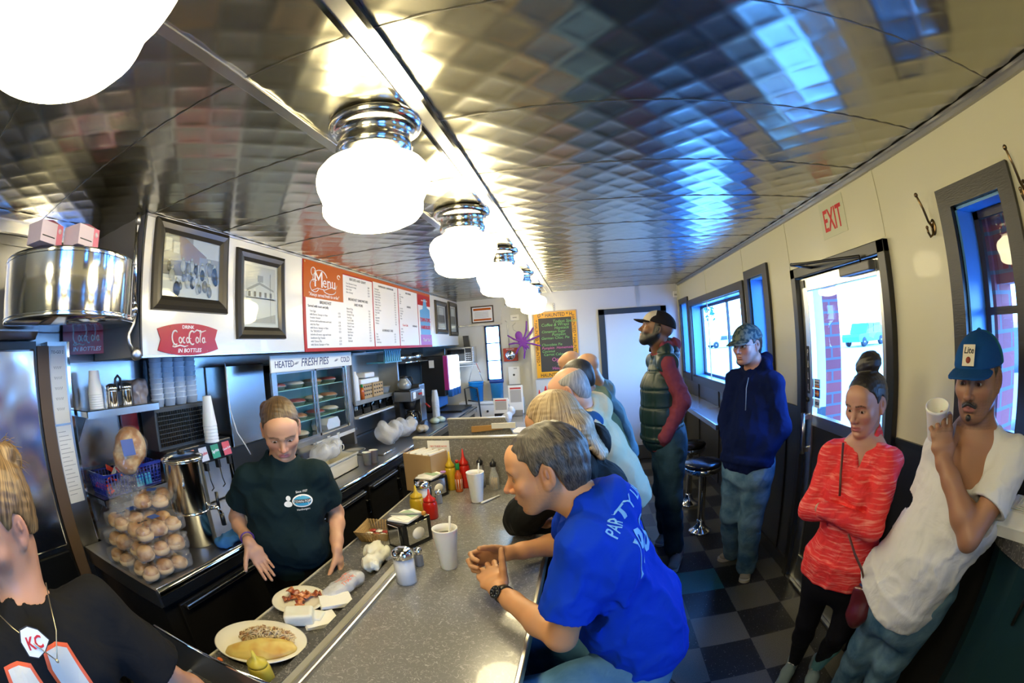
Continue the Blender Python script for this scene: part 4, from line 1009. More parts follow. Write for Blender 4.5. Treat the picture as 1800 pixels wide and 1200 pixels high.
# exhaust drum
dm = thing('steel_drum', (-1.94, .797, 1.926), 'big round polished steel drum hanging under the ceiling', 'drum')
dsteel = mat('polished_steel', (0.72, 0.73, 0.75), 0.10, 1.0); add_bump(dsteel, 5, 0.12, 0.01, (1, 1, .1), 1)
mb = MB(); mb.lathe([(.0, 0), (.345, 0), (.350, .006), (.346, .014), (.346, .232), (.350, .240), (.345, .247), (.0, .247)], dsteel, 64, sharp=False); mb.build('shell', dm)
mb = MB(); 
for z in (.018, .229): mb.lathe([(.348, z - .002), (.352, z), (.348, z + .002)], chrome, 64)
mb.build('bands', dm)
for i, (x, y, r) in enumerate(((-1.70, .56, .35), (-1.66, .73, .28))):
    b = thing('pink_box', (x, y, 2.1745), ('pink and white small carton on the steel drum, left one', 'pink and white small carton on the steel drum, right one with torn lid')[i], 'box', 'cartons on the drum', rz=.35 + PI / 2)
    pk = mat('pink_print', (0.80, 0.25, 0.33), 0.5); wp = mat('pale_pink', (0.80, 0.68, 0.74), 0.5)
    mb = MB(); mb.box((-.065, -.05, 0), (.065, .05, .075), wp); mb.box((-.0655, .05, .0), (.0655, .051, .0), wp); mb.box((.03, -.051, 0), (.066, .051, .0755), pk); mb.box((-.055, -.0512, .02), (.02, -.0505, .024), ink); mb.lathe([(.010, 0), (.010, .001)], wp, 12, frame((.047, -.0512, .052), (1, 0, 0), (0, 0, 1))); mb.build('carton', b)
    mb = MB(); mb.add([(-.05, -.04, .076), (.05, -.05, .076), (.03, -.01, .10), (-.01, .02, .092)], [(0, 1, 2, 3)], pk); mb.build('lid_flap', b)
mb = MB(); mb.tube([(-1.80, 1.115, 2.42), (-1.80, 1.115, 2.36)], .014, steel2, 12); mb.tube([(-1.80, 1.115, 2.37), (-1.80, 1.13, 2.0)], .010, chrome, 12); mb.tube([(-1.80, 1.13, 2.01), (-1.80, 1.13, 1.97)], .014, chrome, 12)
mb.tube([(-1.80, 1.13, 1.97), (-1.81, 1.12, 1.92), (-1.80, 1.085, 1.88), (-1.80, 1.09, 1.84), (-1.80, 1.12, 1.80)], .012, steel2, 10); mb.lathe([(.028, -.01), (.028, .01), (.014, .014)], steel2, 20, frame((-1.79, 1.125, 1.795), (0, 1, 0), (0, 0, 1)))
tag(mb.build('conduit_pipe', None, (-1.80, 1.115, 1.8)), 'shiny vertical pipe at the left end of the white soffit', 'pipe')
# red enamel signs
def coke_sign(M, shape, lab, w, h):
    rm = mat('enamel_red', (0.42, 0.003, 0.006), 0.3, spec=.3); mb = MB(); wv = mat('enamel_white', (0.85, 0.83, 0.80), 0.3)
    if shape == 'fish':
        pl = []; k = 12
        for i in range(k + 1): t = i / k; pl.append((-w / 2 + w * t, h / 2 - .028 * (2 * t - 1) ** 2 + .0))
        pl.append((w / 2 - .022, 0)); 
        for i in range(k + 1): t = 1 - i / k; pl.append((-w / 2 + w * t, -h / 2 + .028 * (2 * t - 1) ** 2))
        pl.append((-w / 2 + .022, 0)); pl = pl[::-1]
        # fan triangulation about the centre keeps the notched outline
        n = len(pl); vs = [(0, 0, .004)] + [(x, y, .004) for x, y in pl] + [(x, y, 0) for x, y in pl]
        fs = [(0, 1 + (i + 1) % n, 1 + i) for i in range(n)] + [(1 + i, 1 + (i + 1) % n, 1 + n + (i + 1) % n, 1 + n + i) for i in range(n)]
        mb.add(vs, fs, rm, False, M)
    else: mb.box((-w / 2, -h / 2, 0), (w / 2, h / 2, .004), rm, M)
    def tx(t, x, y, sz, **k): text(mb, t, wv, M @ Matrix.Translation((x, y, .0045)), sz, .0006, **k)
    tx('DRINK', -.01 * w, h * .33, .024 * h / .16, align='CENTER', bold=.015, sx=1.2)
    # flowing script letters drawn as strokes
    def stroke(pts, r=.0036): mb.tube([M @ Vector((x * w / .42, y * h / .16, .005)) for x, y in pts], [r * .6] + [r] * (len(pts) - 2) + [r * .6], wv, 6)
    def arc(cx, cy, rx, ry, a0, a1, n=12): return [(cx + rx * math.cos(math.radians(a0 + (a1 - a0) * i / n)), cy + ry * math.sin(math.radians(a0 + (a1 - a0) * i / n))) for i in range(n + 1)]
    for ox, k in ((-.095, 0), (.02, 1)):
        stroke(arc(ox, .008, .022, .034, 50, 300), .0046)                                            # big C
        if k == 0: stroke([(ox - .012, -.022), (ox - .02, -.034), (ox - .005, -.036), (ox + .03, -.029), (ox + .06, -.036), (ox + .085, -.030)], .004)
        else: stroke([(ox + .012, .034), (ox + .035, .047), (ox + .07, .038), (ox + .10, .046)], .0042)
    for cx in (-.062, .055): stroke(arc(cx, -.004, .0095, .014, 0, 360, 14))                         # o
    stroke(arc(-.036, -.004, .009, .014, 60, 310)); stroke(arc(-.012, -.004, .0085, .013, 0, 360)); stroke([(-.003, .010), (-.004, -.015), (.004, -.017)])
    stroke([(.080, -.016), (.074, -.012), (.076, .01), (.086, .042), (.080, .046), (.073, .03)]); stroke(arc(.100, -.005, .0085, .013, 0, 360)); stroke([(.109, .010), (.108, -.015), (.118, -.014)])
    stroke([(.004, .004), (.012, .004)], .003)
    tx('IN BOTTLES', 0, -h * .40, .028 * h / .16, align='CENTER', bold=.01, sx=1.15, shear=.2)
    for sx_ in (-1, 1):
        for sy_ in (-1, 1): mb.lathe([(.0035, 0), (0, .002)], chrome, 10, M @ Matrix.Translation((sx_ * w * .30, sy_ * h * .37, .0045)))
    return mb, lab
mb, lab = coke_sign(frame((-1.798, 1.48, 1.858), (0, 1, 0), (0, 0, 1)), 'fish', 'red fishtail soda sign with white script on the white soffit', .43, .155)
tag(mb.build('soda_sign', None, (-1.798, 1.48, 1.858)), 'red fishtail soda sign with white script on the white soffit', 'sign')
mb, lab = coke_sign(frame((-2.285, 1.075, 1.902), (.42, .91, 0), (0, 0, 1)), 'rect', '', .30, .165)
tag(mb.build('soda_sign', None, (-2.285, 1.075, 1.902)), 'square dark red soda sign under the steel drum', 'sign')
mb = MB(); mb.box((-2.375, .96, 1.86), (-2.345, 1.16, 1.92), steel2); mb.box((-2.35, 1.05, 1.88), (-2.29, 1.08, 1.90), steel2); tag(mb.build('sign_bracket', None, (-2.36, 1.05, 1.88)), 'steel wall bracket behind the square red soda sign', 'bracket')

# steel backsplash with two shelves
bsx = mat('backsplash_steel', (0.52, 0.52, 0.53), 0.24, 1.0); add_bump(bsx, 4, 0.3, 0.01, (1, 1, .4), 2)
mb = MB(); mb.box((-2.375, .945, .60), (-2.34, 6.2, 1.78), bsx); mb.box((-2.34, .945, .88), (-2.251, 6.2, .90), bsx); tag(mb.build('steel_backsplash', None, (-2.36, 3, .9)), 'brushed steel backsplash behind the back counter', 'backsplash')
for i, (z, y0, y1) in enumerate(((1.555, .955, 1.45), (1.135, .965, 1.44))):
    s_ = thing('steel_shelf', (-2.2, y0, z), ('short steel wall shelf holding foam cups and two steel shakers', 'short steel wall shelf holding the blue plastic basket')[i], 'shelf', 'steel wall shelves'); mb = MB()
    mb.box((-2.34, y0, z - .004), (-2.09, y1, z), steel); mb.box((-2.095, y0, z - .038), (-2.09, y1, z), steel); mb.box((-2.34, y0, z - .03), (-2.09, y0 + .004, z), steel); part(mb, 'shelf_board', s_)
    mb = MB(); mb.prism([(0, 0), (.20, 0), (0, -.16)], .004, steel2, frame((-2.34, y0 + .03, z - .005), (1, 0, 0), (0, 0, 1))); part(mb, 'shelf_bracket', s_)

# ================================================================== SOFFIT with pictures and menu board
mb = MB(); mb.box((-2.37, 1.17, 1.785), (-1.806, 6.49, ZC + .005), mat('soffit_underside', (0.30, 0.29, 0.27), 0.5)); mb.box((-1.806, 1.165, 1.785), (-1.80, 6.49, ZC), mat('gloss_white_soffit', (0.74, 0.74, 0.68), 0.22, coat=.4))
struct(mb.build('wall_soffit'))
mb = MB(); mb.box((-1.80, 1.165, ZC - .012), (-1.79, 6.49, ZC - .001), steel2); mb.box((-1.806, 1.165, 1.778), (-1.797, 6.49, 1.787), steel); mb.box((-1.808, 1.160, 1.785), (-1.796, 1.17, ZC), black_metal); struct(mb.build('trim_12'))
bronze_fr = mat('dark_bronze_frame', (0.045, 0.040, 0.030), 0.28, .4)
def photo_frame(y0, y1, z0, z1, fw, lab, scene):
    r = thing('picture_frame', (-1.80, (y0 + y1) / 2, z0), lab, 'picture', 'framed photographs on the soffit')
    mb = MB(); prof = [(0, .002), (.004, .020), (fw * .35, .030), (fw * .7, .022), (fw * .85, .016), (fw, .010)]
    loops = []
    for ins, d in prof: loops.append([(-1.80 + d, y0 + ins, z0 + ins), (-1.80 + d, y1 - ins, z0 + ins), (-1.80 + d, y1 - ins, z1 - ins), (-1.80 + d, y0 + ins, z1 - ins)])
    vs = [p for l in loops for p in l]; fs = []
    for a in range(len(loops) - 1):
        for i in range(4): fs.append((a * 4 + i, a * 4 + (i + 1) % 4, (a + 1) * 4 + (i + 1) % 4, (a + 1) * 4 + i))
    mb.add(vs, fs, bronze_fr); part(mb, 'frame', r)
    mb = MB(); g1 = mat('photo_light', (0.50, 0.52, 0.42), 0.3); g2 = mat('photo_mid', (0.24, 0.25, 0.20), 0.3); g3 = mat('photo_dark', (0.06, 0.065, 0.05), 0.3); g4 = mat('photo_brown', (0.22, 0.15, 0.08), 0.3); mt = mat('mat_board', (0.62, 0.62, 0.50), .5)
    a, b_, c, d = y0 + fw * .9, y1 - fw * .9, z0 + fw * .9, z1 - fw * .9; X = -1.795
    def q(u0, v0, u1, v1, m, l): mb.box((X, a + (b_ - a) * u0, c + (d - c) * v0), (X + .0006 * l, a + (b_ - a) * u1, c + (d - c) * v1), m)
    def poly(pts, m, l): mb.prism([(p[0] * (b_ - a), p[1] * (d - c)) for p in pts], .0003, m, frame((X + .0006 * l, a, c), (0, 1, 0), (0, 0, 1)))
    rr = random.Random(int(y0 * 100))
    if scene == 'diner':
        q(0, 0, 1, 1, g1, 1); q(.0, .55, .5, 1, g2, 2); q(0, .35, .6, .58, g3, 3); poly([(.25, 1), (.32, 1), (.75, .72), (.70, .55), (.3, .62)], g4, 3); q(.62, .40, .98, .70, g2, 4); q(.74, .48, .88, .62, g3, 5); q(.04, .72, .14, .92, g1, 5); q(.17, .70, .27, .88, g1, 5)
        for i in range(34):
            u, v = .1 + .85 * rr.random(), .12 + .42 * rr.random(); m = (g1, g3, g2)[i % 3]; M = frame((X + .0035 + i * .00002, a + (b_ - a) * u, c + (d - c) * v), (0, 1, 0), (0, 0, 1)); s_ = .010 + .014 * rr.random()
            mb.lathe([(s_, 0), (s_, .0002)], m, 10, M @ Matrix.Scale(1.6, 4, (0, 1, 0)))
            mb.lathe([(s_ * .45, 0), (s_ * .45, .0002)], g1, 8, M @ Matrix.Translation((0, s_ * 1.9, 0)))
    elif scene == 'house':
        q(0, 0, 1, 1, mt, 1); q(.08, .06, .92, .94, mat('photo_sky', (0.46, 0.47, 0.38), 0.3), 2); poly([(.10, .45), (.12, .62), (.45, .76), (.86, .60), (.88, .44)], g1, 3); poly([(.10, .58), (.45, .70), (.86, .60), (.86, .57), (.45, .66), (.10, .54)], g2, 4)
        poly([(.10, .20), (.90, .12), (.90, .46), (.10, .46)], g1, 3); q(.40, .70, .55, .80, g2, 5); 
        for i in range(5): q(.14 + .15 * i, .47, .20 + .15 * i, .55, g3, 5)
        poly([(.10, .08), (.9, .08), (.9, .22), (.3, .12)], g2, 4); q(.76, .10, .765, .85, g3, 5)
    else:
        q(0, 0, 1, 1, mt, 1); q(.08, .06, .92, .94, g2, 2); q(.1, .3, .9, .6, g3, 3); q(.3, .62, .8, .9, g1, 3); q(.2, .1, .85, .25, g1, 3)
    part(mb, 'photograph', r)
    mb = MB(); mb.add([(X + .0062, a, c), (X + .0062, b_, c), (X + .0062, b_, d), (X + .0062, a, d)], [(0, 1, 2, 3)], pane); part(mb, 'pane', r)
photo_frame(1.225, 1.775, 1.99, 2.425, .070, 'large dark framed photograph of a crowded diner, first on the soffit', 'diner')
photo_frame(1.85, 2.32, 1.860, 2.375, .070, 'upright dark framed photograph of an old building, beside the menu board', 'house')
photo_frame(5.43, 5.93, 1.935, 2.37, .065, 'small far framed photograph right after the menu board', 'misc')
photo_frame(6.02, 6.44, 1.915, 2.40, .065, 'last far framed photograph at the end of the soffit', 'misc')
# menu board
mn = thing('menu_board', (-1.80, 3.9, 1.775), 'long red bordered menu board with the word Menu on an orange panel', 'menu')
orange_p = mat('menu_orange', (0.50, 0.10, 0.006), 0.4, spec=.2); red_b = mat('menu_red', (0.42, 0.010, 0.012), 0.4, spec=.2); mw = mat('menu_white', (0.80, 0.80, 0.76), 0.35)
mb = MB(); mb.box((-1.800, 2.545, 1.775), (-1.794, 5.25, 2.415), red_b); part(mb, 'backing', mn)
mb = MB(); X = -1.7935
for y0, y1, z0, z1 in ((2.575, 3.645, 1.80, 2.375), (3.665, 4.235, 1.80, 2.385), (4.255, 4.80, 1.80, 2.385)): mb.box((X - .001, y0, z0), (X, y1, z1), mw)
part(mb, 'white_panels', mn)
mb = MB(); mb.box((X - .001, 2.550, 2.15), (X + .0008, 3.11, 2.412), orange_p); mb.box((X - .001, 2.55, 2.385), (X + .0006, 5.245, 2.412), orange_p); part(mb, 'orange_panel', mn)
mb = MB(); MF = lambda y, z: frame((X + .001, y, z), (0, 1, 0), (0, 0, 1))
def sc_(pts, r=.0035): mb.tube([(X + .0015, 2.63 + u, 2.19 + v) for u, v in pts], r, white_ink, 6)
def arc2(cx, cy, rx, ry, a0, a1, n=14): return [(cx + rx * math.cos(math.radians(a0 + (a1 - a0) * i / n)), cy + ry * math.sin(math.radians(a0 + (a1 - a0) * i / n))) for i in range(n + 1)]
text(mb, 'M', white_ink, MF(2.68, 2.235), .17, .0006); text(mb, 'enu', white_ink, MF(2.80, 2.24), .12, .0006, sx=1.1)
sc_(arc2(.045, .15, .03, .03, 250, 20)); sc_(arc2(.14, .10, .10, .07, 20, 200, 20)); sc_(arc2(.06, .05, .06, .045, 60, 330, 18)); sc_([(.02, .01), (.10, .035), (.20, .03), (.30, .06), (.36, .05), (.38, .08)], .003); sc_(arc2(.27, .035, .09, .03, 180, 360)); sc_(arc2(.41, .15, .02, .015, 0, 300))
text(mb, '"Always served fresh to order"', white_ink, MF(2.83, 2.165), .036, .0006, align='CENTER', bold=.006, sx=.95); part(mb, 'menu_script', mn)
mb = MB()
def tl(t, y, z, s_, m=ink, **k): text(mb, t, m, MF(y, z), s_, .0005, **k)
tl('BREAKFAST', 2.84, 2.115, .032, align='CENTER'); tl('Served with toast and jelly', 2.60, 2.085, .026)
L1 = [('Two Eggs', '4.50'), ('with Bacon, Sausage or Ham', '6.50'), ('Trucker Omelet', ''), ('Served with hashbrowns and toast', '7.95'), ('with No Meat', '6.95'), ('with Bacon, Sausage or Ham', '7.25'), ('The "BREAKDAY"', '8.25'), ('Includes all meats, eggs and toast', ''), ('Southwest Egg Omelet', '7.50'), ('with Cheese Mix', '6.10'), ('with Bacon, Sausage or Ham', '8.75')]
for i, (a, p) in enumerate(L1): tl(a, 2.62, 2.052 - i * .0235, .021, grey_ink); tl(p, 3.02, 2.052 - i * .0235, .021, grey_ink)
tl('BISCUITS AND GRAVY', 3.37, 2.34, .030, align='CENTER')
for i, a in enumerate(('Two Biscuits & Gravy', 'One Biscuit & Gravy', 'Side Order', 'Side of Gravy')): tl(a, 3.16, 2.305 - i * .024, .021, grey_ink); tl('3.%d0' % i, 3.55, 2.305 - i * .024, .021, grey_ink)
tl('BREAKFAST SANDWICHES', 3.37, 2.175, .030, align='CENTER'); tl('AND MORE', 3.37, 2.135, .030, align='CENTER')
for i, a in enumerate(('Bacon & Egg', 'Ham & Egg', 'Sausage & Egg', 'Fried Egg', 'Toast & Jelly', 'Hash Browns', 'French Toast', 'Pancakes', 'Side Bacon', 'Side Ham', 'Cereal', 'Oatmeal')): tl(a, 3.16, 2.10 - i * .0235, .021, grey_ink); tl('%d.25' % (2 + i % 4), 3.55, 2.10 - i * .0235, .021, grey_ink)
tl('HAMBURGERS / SANDWICHES', 3.95, 2.345, .026, align='CENTER')
for i, a in enumerate(('Hamburger', 'Cheeseburger', 'Double Burger', 'Double Cheese', 'Triple Burger', 'Triple Cheese', 'Grilled Cheese', 'Tenderloin', 'Ham & Cheese', 'Tuna Salad', 'BLT', 'Patty Melt', 'Haystack', 'Chicken')): tl(a, 3.69, 2.315 - i * .024, .021, grey_ink); tl('%d.95' % (3 + i % 4), 4.14, 2.315 - i * .024, .021, grey_ink)
tl('HOMEMADE CHILI', 3.95, 1.935, .030, align='CENTER')
for i, a in enumerate(('Cup', 'Bowl', 'Chili Pie', 'Truck Stop')): tl(a, 3.69, 1.905 - i * .025, .021, grey_ink); tl('%d.25' % (3 + i), 4.10, 1.905 - i * .025, .021, grey_ink)
tl('SIDE ORDERS', 4.53, 2.345, .026, align='CENTER'); tl('DESSERTS', 4.53, 2.20, .026, align='CENTER'); tl('BEVERAGES', 4.62, 2.0, .026)
for i in range(5): tl(('Fries', 'Onion Rings', 'Tots', 'Chips', 'Slaw')[i], 4.28, 2.32 - i * .023, .021, grey_ink); tl(('Fresh Pie', 'A la Mode', 'Cobbler', 'Malt', 'Shake')[i], 4.28, 2.175 - i * .026, .021, grey_ink); tl(('Coffee', 'Iced Tea', 'Milk', 'Juice', 'Hot Tea')[i], 4.28, 1.965 - i * .030, .021, grey_ink)
tl('Coca-Cola', 4.33, 2.0, .034, red_ink); part(mb, 'menu_text', mn)
mb = MB(); sky = mat('print_blue', (0.10, 0.35, 0.60), 0.4); pur = mat('print_purple', (0.40, 0.10, 0.35), 0.4)
mb.box((X - .001, 4.82, 1.80), (X, 5.245, 2.38), mw); mb.box((X, 4.82, 2.26), (X + .001, 5.24, 2.385), red_b); mb.prism([(0, 0), (.34, 0), (.34, .30), (.25, .32), (.22, .42), (.14, .42), (.10, .30), (0, .28)], .001, sky, MF(4.87, 1.92) @ Matrix.Rotation(0, 4, 'X')); mb.box((X, 4.86, 1.80), (X + .0012, 5.24, 1.92), pur)
text(mb, 'www.menu.com', white_ink, MF(5.03, 2.31) @ Matrix.Translation((0, 0, .0008)), .035, .0005, align='CENTER', sx=.9); text(mb, 'TOWN-TOPIC', red_ink, MF(5.04, 2.07) @ Matrix.Translation((0, 0, .002)), .065, .0008, align='CENTER', bold=.02, sx=.85); text(mb, 'HAMBURGERS', red_ink, MF(5.04, 1.985) @ Matrix.Translation((0, 0, .002)), .060, .0008, align='CENTER', bold=.02, sx=.85); text(mb, 'Thank You!', white_ink, MF(5.05, 1.84) @ Matrix.Translation((0, 0, .0018)), .055, .0005, align='CENTER', shear=.2)
part(mb, 'printed_picture', mn)
mb = MB(); mb.lathe([(.008, 0), (.005, .003)], mat('brass', (0.5, 0.35, 0.12), .3, 1.0), 12, MF(2.565, 2.40)); part(mb, 'grommet', mn)
# ================================================================== THINGS ON THE LUNCH COUNTER
ZT = .9005; ZD_ = .8855
def cup_foam(x, y, z, lab, h=.165, r0=.031, r1=.047, drink=True, straw=True, lip=True):
    c = thing('foam_cup', (x, y, z), lab, 'cup'); mb = MB()
    mb.lathe([(r0 * .95, 0), (r0, .004), (r1 * .97, h - .03), (r1 * 1.0, h - .022), (r1, h - .008), (r1 * 1.04, h - .004), (r1 * 1.04, h), (r1 * .96, h), (r1 * .93, h - .02), (r0 * .9, .01), (0, .008)], foam, 40); mb.build('cup_wall', c)
    if drink: mb = MB(); mb.lathe([(r1 * .90, h - .030), (0, h - .029)], mat('iced_tea', (0.16, 0.05, 0.01), 0.1), 24); mb.build('drink', c)
    if straw: mb = MB(); mb.tube([(0, 0, .02), (.022, .012, h + .045)], .0042, white_plastic, 8); mb.build('straw', c)
    return c
cup_foam(-.529, 1.492, ZT, 'large white foam cup with a straw, in the middle of the lunch counter', .172)
cup_foam(-.595, 2.262, ZT, 'large white foam cup with a stirrer, near the counter divider', .172)
sugar = mat('white_sugar', (0.86, 0.86, 0.84), 0.8)
def jar(x, y, z, lab, h=.115, r=.040):
    c = thing('sugar_jar', (x, y, z), lab, 'sugar jar', 'glass sugar pourers'); mb = MB()
    n = 40; prof = [(.85, 0), (1.0, .006), (1.0, .08), (.97, .10), (.86, .112)]; vs = []; fs = []
    for q, zz in prof:
        for i in range(n): a = 2 * PI * i / n; rr = r * q * (1 - .035 * abs(math.sin(a * 8)) * (1 if zz < .1 else 0)); vs.append((rr * math.cos(a), rr * math.sin(a), zz * h / .112))
    for j in range(len(prof) - 1):
        for i in range(n): fs.append((j * n + i, j * n + (i + 1) % n, (j + 1) * n + (i + 1) % n, (j + 1) * n + i))
    fs.append(tuple(reversed(range(n)))); mb.add(vs, fs, mat('jar_glass', (0.9, 0.93, 0.97), 0.05, alpha=.35, spec=.9), True); mb.build('jar_glass', c)
    mb = MB(); mb.lathe([(0, .006), (r * .90, .007), (r * .90, h * .84), (0, h * .86)], sugar, 28); mb.build('sugar', c)
    mb = MB(); mb.lathe([(r * .9, h * .95), (r * .99, h * .96), (r * 1.0, h * 1.10), (r * .93, h * 1.17), (r * .6, h * 1.25), (0, h * 1.27)], chrome, 32); mb.box((-.014, -.010, h * 1.24), (.018, .010, h * 1.30), chrome, bevel=.003); mb.build('lid', c)
    return c
jar(-.648, 1.345, ZT, 'ribbed glass sugar pourer with chrome lid, nearest one beside the rail'); jar(-.865, 2.165, ZT, 'glass sugar pourer behind the yellow bottle, farther along the counter')
def shaker(x, y, z, lab):
    c = thing('salt_shaker', (x, y, z), lab, 'shaker', 'salt and pepper shakers'); mb = MB(); mb.lathe([(.017, 0), (.019, .004), (.019, .045), (.015, .055)], mat('shaker_glass', (0.25, 0.25, 0.25), 0.08, coat=.5), 8, sharp=True); mb.build('shaker_body', c)
    mb = MB(); mb.lathe([(.018, .053), (.018, .068), (.012, .078), (0, .080)], chrome, 20); mb.build('shaker_cap', c)
shaker(-.668, 1.437, ZT, 'small shaker next to the nearest sugar pourer'); shaker(-.650, 1.490, ZT, 'small shaker between the foam cup and the black napkin box'); shaker(-.800, 2.225, ZT, 'small shaker beside the farther napkin box')
def squeeze(x, y, z, h, m, name, lab, cat='bottle', r=.030, wide=False):
    c = thing(name, (x, y, z), lab, cat, 'squeeze bottles'); mb = MB(); b_ = h * .60
    mb.lathe([(r * .92, 0), (r, .005), (r, b_ * .80), (r * .93, b_ * .92), (r * .78, b_)], m, 28); mb.build('bottle_body', c)
    mb = MB(); mb.lathe([(r * .86, b_ * .97), (r * .88, b_ * 1.1), (r * .45, b_ * 1.22), (.008, b_ * 1.35), (.0035, h), (0, h)], m, 24); mb.build('nozzle_cap', c)
    return c
squeeze(-.862, 2.055, ZT, .155, yellow_pl, 'mustard_bottle', 'short yellow mustard bottle beside the nearer red ketchup bottle', r=.037); squeeze(-.772, 2.005, ZT, .155, red_pl, 'ketchup_bottle', 'short red ketchup bottle behind the nearest napkin box', r=.037)
squeeze(-.80, 2.475, ZT, .235, yellow_pl, 'mustard_bottle', 'tall yellow mustard bottle by the divider', r=.031); squeeze(-.728, 2.52, ZT, .240, red_pl, 'ketchup_bottle', 'tall red ketchup bottle by the divider', r=.034)
squeeze(-.815, .655, ZD_, .118, mat('mustard_front', (0.62, 0.50, 0.06), 0.35), 'mustard_bottle', 'yellow mustard bottle cut off by the bottom edge of the photo', r=.034)
hs = thing('hot_sauce_bottle', (-.742, 2.435, ZT), 'orange hot sauce bottle with green cap and white diamond label', 'bottle'); mb = MB()
mb.lathe([(.020, 0), (.022, .004), (.022, .095), (.019, .108), (.010, .125), (.009, .150)], mat('hot_sauce', (0.55, 0.10, 0.01), 0.12, coat=.5), 24); mb.build('bottle_glass', hs)
mb = MB(); mb.lathe([(.0115, .135), (.012, .142), (.012, .172), (.010, .175), (0, .176)], mat('green_cap', (0.01, 0.25, 0.06), 0.35), 18); mb.build('cap', hs)
mb = MB(); mb.lathe([(.0095, .175), (.010, .192), (0, .195)], red_pl, 14); mb.build('seal', hs)
mb = MB(); mb.lathe([(.0225, .02), (.0225, .08)], paper, 9); mb.v = [v for v in mb.v]; mb.build('label', hs)
# dark capped bottle and the toothpick bottle
for (x, y, lab, kind) in ((-.628, 2.515, 'clear bottle with a black cap behind the foam cup', 0), (-.540, 2.475, 'glass toothpick bottle with a black cap at the divider', 1)):
    c = thing('toothpick_bottle' if kind else 'pepper_bottle', (x, y, ZT), lab, 'bottle'); mb = MB()
    mb.lathe([(.026, 0), (.030, .006), (.030, .07), (.022, .10), (.014, .125), (.014, .15)], mat('bottle_glass', (0.85, 0.9, 0.92), 0.05, alpha=.28, spec=.9), 28); mb.build('bottle_glass', c)
    mb = MB(); mb.lathe([(.018, .142), (.019, .165), (.012, .172), (.006, .176), (.006, .186), (0, .19)], black_plastic, 20); mb.build('cap', c)
    mb = MB()
    if kind:
        rr = random.Random(4); tp = mat('toothpick_wood', (0.62, 0.45, 0.25), .6)
        for i in range(40): a = rr.random() * 6.28; q = .024 * rr.random() ** .5; mb.tube([(math.cos(a) * q, math.sin(a) * q, .006), (math.cos(a + .3) * q * .85, math.sin(a + .3) * q * .85, .070 + .006 * rr.random())], .0012, tp, 4)
        tag(mb.build('toothpicks', c), kind='stuff')
    else: mb.lathe([(0, .006), (.027, .007), (.027, .04), (0, .042)], mat('pepper', (0.03, 0.025, 0.02), .9), 18); mb.build('pepper', c)
def napkin_box(x, y, rz, lab, flower=False, pen=False):
    c = thing('napkin_box', (x, y, ZT), lab, 'napkin box', 'black napkin dispensers', rz); mb = MB()
    mb.box((-.055, -.085, 0), (.055, .085, .122), black_gloss, bevel=.008); mb.box((-.053, -.084, .0), (.053, .084, .004), black_plastic); mb.build('dispenser_body', c)
    for s_ in (-1,):
        mb = MB(); mb.box((.045, -.06, .02), (.058, .06, .11), chrome, bevel=.003); mb.box((-.035, -.092, .015), (.035, -.083, .11), chrome, bevel=.002); mb.build('chrome_face', c)
    mb = MB(); mb.sphere((.058, 0, .06), (.012, .035, .028), paper, n=14, k=8); mb.build('napkin', c)
    mb = MB(); mb.box((-.055, -.075, .124), (.05, .055, .132), paper, M=T(rz=.25)); mb.box((-.05, -.055, .1325), (.045, .065, .134), paper, M=T(rz=-.1)); mb.box((-.045, -.01, .1345), (.04, .04, .1352), mat('pale_green_print', (0.35, 0.50, 0.35), .6), M=T(rz=-.1)); mb.build('order_pad', c)
    mb = MB()
    if pen: mb.tube([(-.06, -.05, .140), (.065, .045, .140)], .005, mat('silver_pen', (0.35, 0.36, 0.33), .4), 8); mb.sphere((.062, .040, .142), .011, mat('orange_tip', (0.6, 0.25, 0.03), .5)); mb.build('pen', c)
    if flower:
        pu = mat('lilac', (0.45, 0.22, 0.60), .5)
        for i in range(6): a = i * PI / 3; mb.sphere((.045 + .010 * math.cos(a), .060 + .010 * math.sin(a), .142), (.008, .008, .004), pu, n=8, k=5)
        mb.build('lilac_flower', c)
    return c
napkin_box(-.765, 1.70, -.45, 'black napkin box with an order pad and pen on top, nearest one', pen=True); napkin_box(-.875, 2.33, -.45, 'black napkin box with a pad and lilac flower, in front of the cardboard box', flower=True)
# cardboard box and card
cb = thing('cardboard_box', (-.945, 2.465, ZT), 'brown cardboard box full of white napkins against the divider', 'box', rz=-.35); mb = MB()
a, b_, h = .105, .080, .235
for lo, hi in (((-a, -b_, 0), (a, -b_ + .004, h)), ((-a, b_ - .004, 0), (a, b_, h)), ((-a, -b_, 0), (-a + .004, b_, h)), ((a - .004, -b_, 0), (a, b_, h)), ((-a, -b_, 0), (a, b_, .005))): mb.box(lo, hi, cardboard)
mb.build('carton', cb); mb = MB(); nm_ = mat('napkin_white', (0.85, 0.84, 0.80), .8)
for i in range(12): mb.box((-a + .007 + i * .0165, -b_ + .006, .02), (-a + .020 + i * .0165, b_ - .006, h - .004 + .006 * (i % 3)), nm_)
mb.build('napkin_stack', cb)
mb = MB(); M = T(-.885, 2.552, ZT, rz=.0); mb.box((-.07, -.002, 0), (.07, .002, .285), paper, M=T(-.885, 2.553, ZT)); text(mb, 'TRY THESE NOW', red_ink, frame((-.885, 2.5505, ZT + .245), (1, 0, 0), (0, 0, 1)), .014, .0004, align='CENTER')
tag(mb.build('counter_card', None, (-.885, 2.553, ZT)), 'white card with small red print standing behind the cardboard box', 'card')
mb = MB(); mb.tube([(-.565, 2.225, ZT + .006), (-.53, 2.28, ZT + .007), (-.49, 2.345, ZT + .008)], [.010, .008, .006], white_plastic, 8, rx=.5); tag(mb.build('wrapped_cutlery', None, (-.53, 2.28, ZT)), 'thin roll of white wrapped plastic cutlery beside the farther foam cup', 'cutlery')

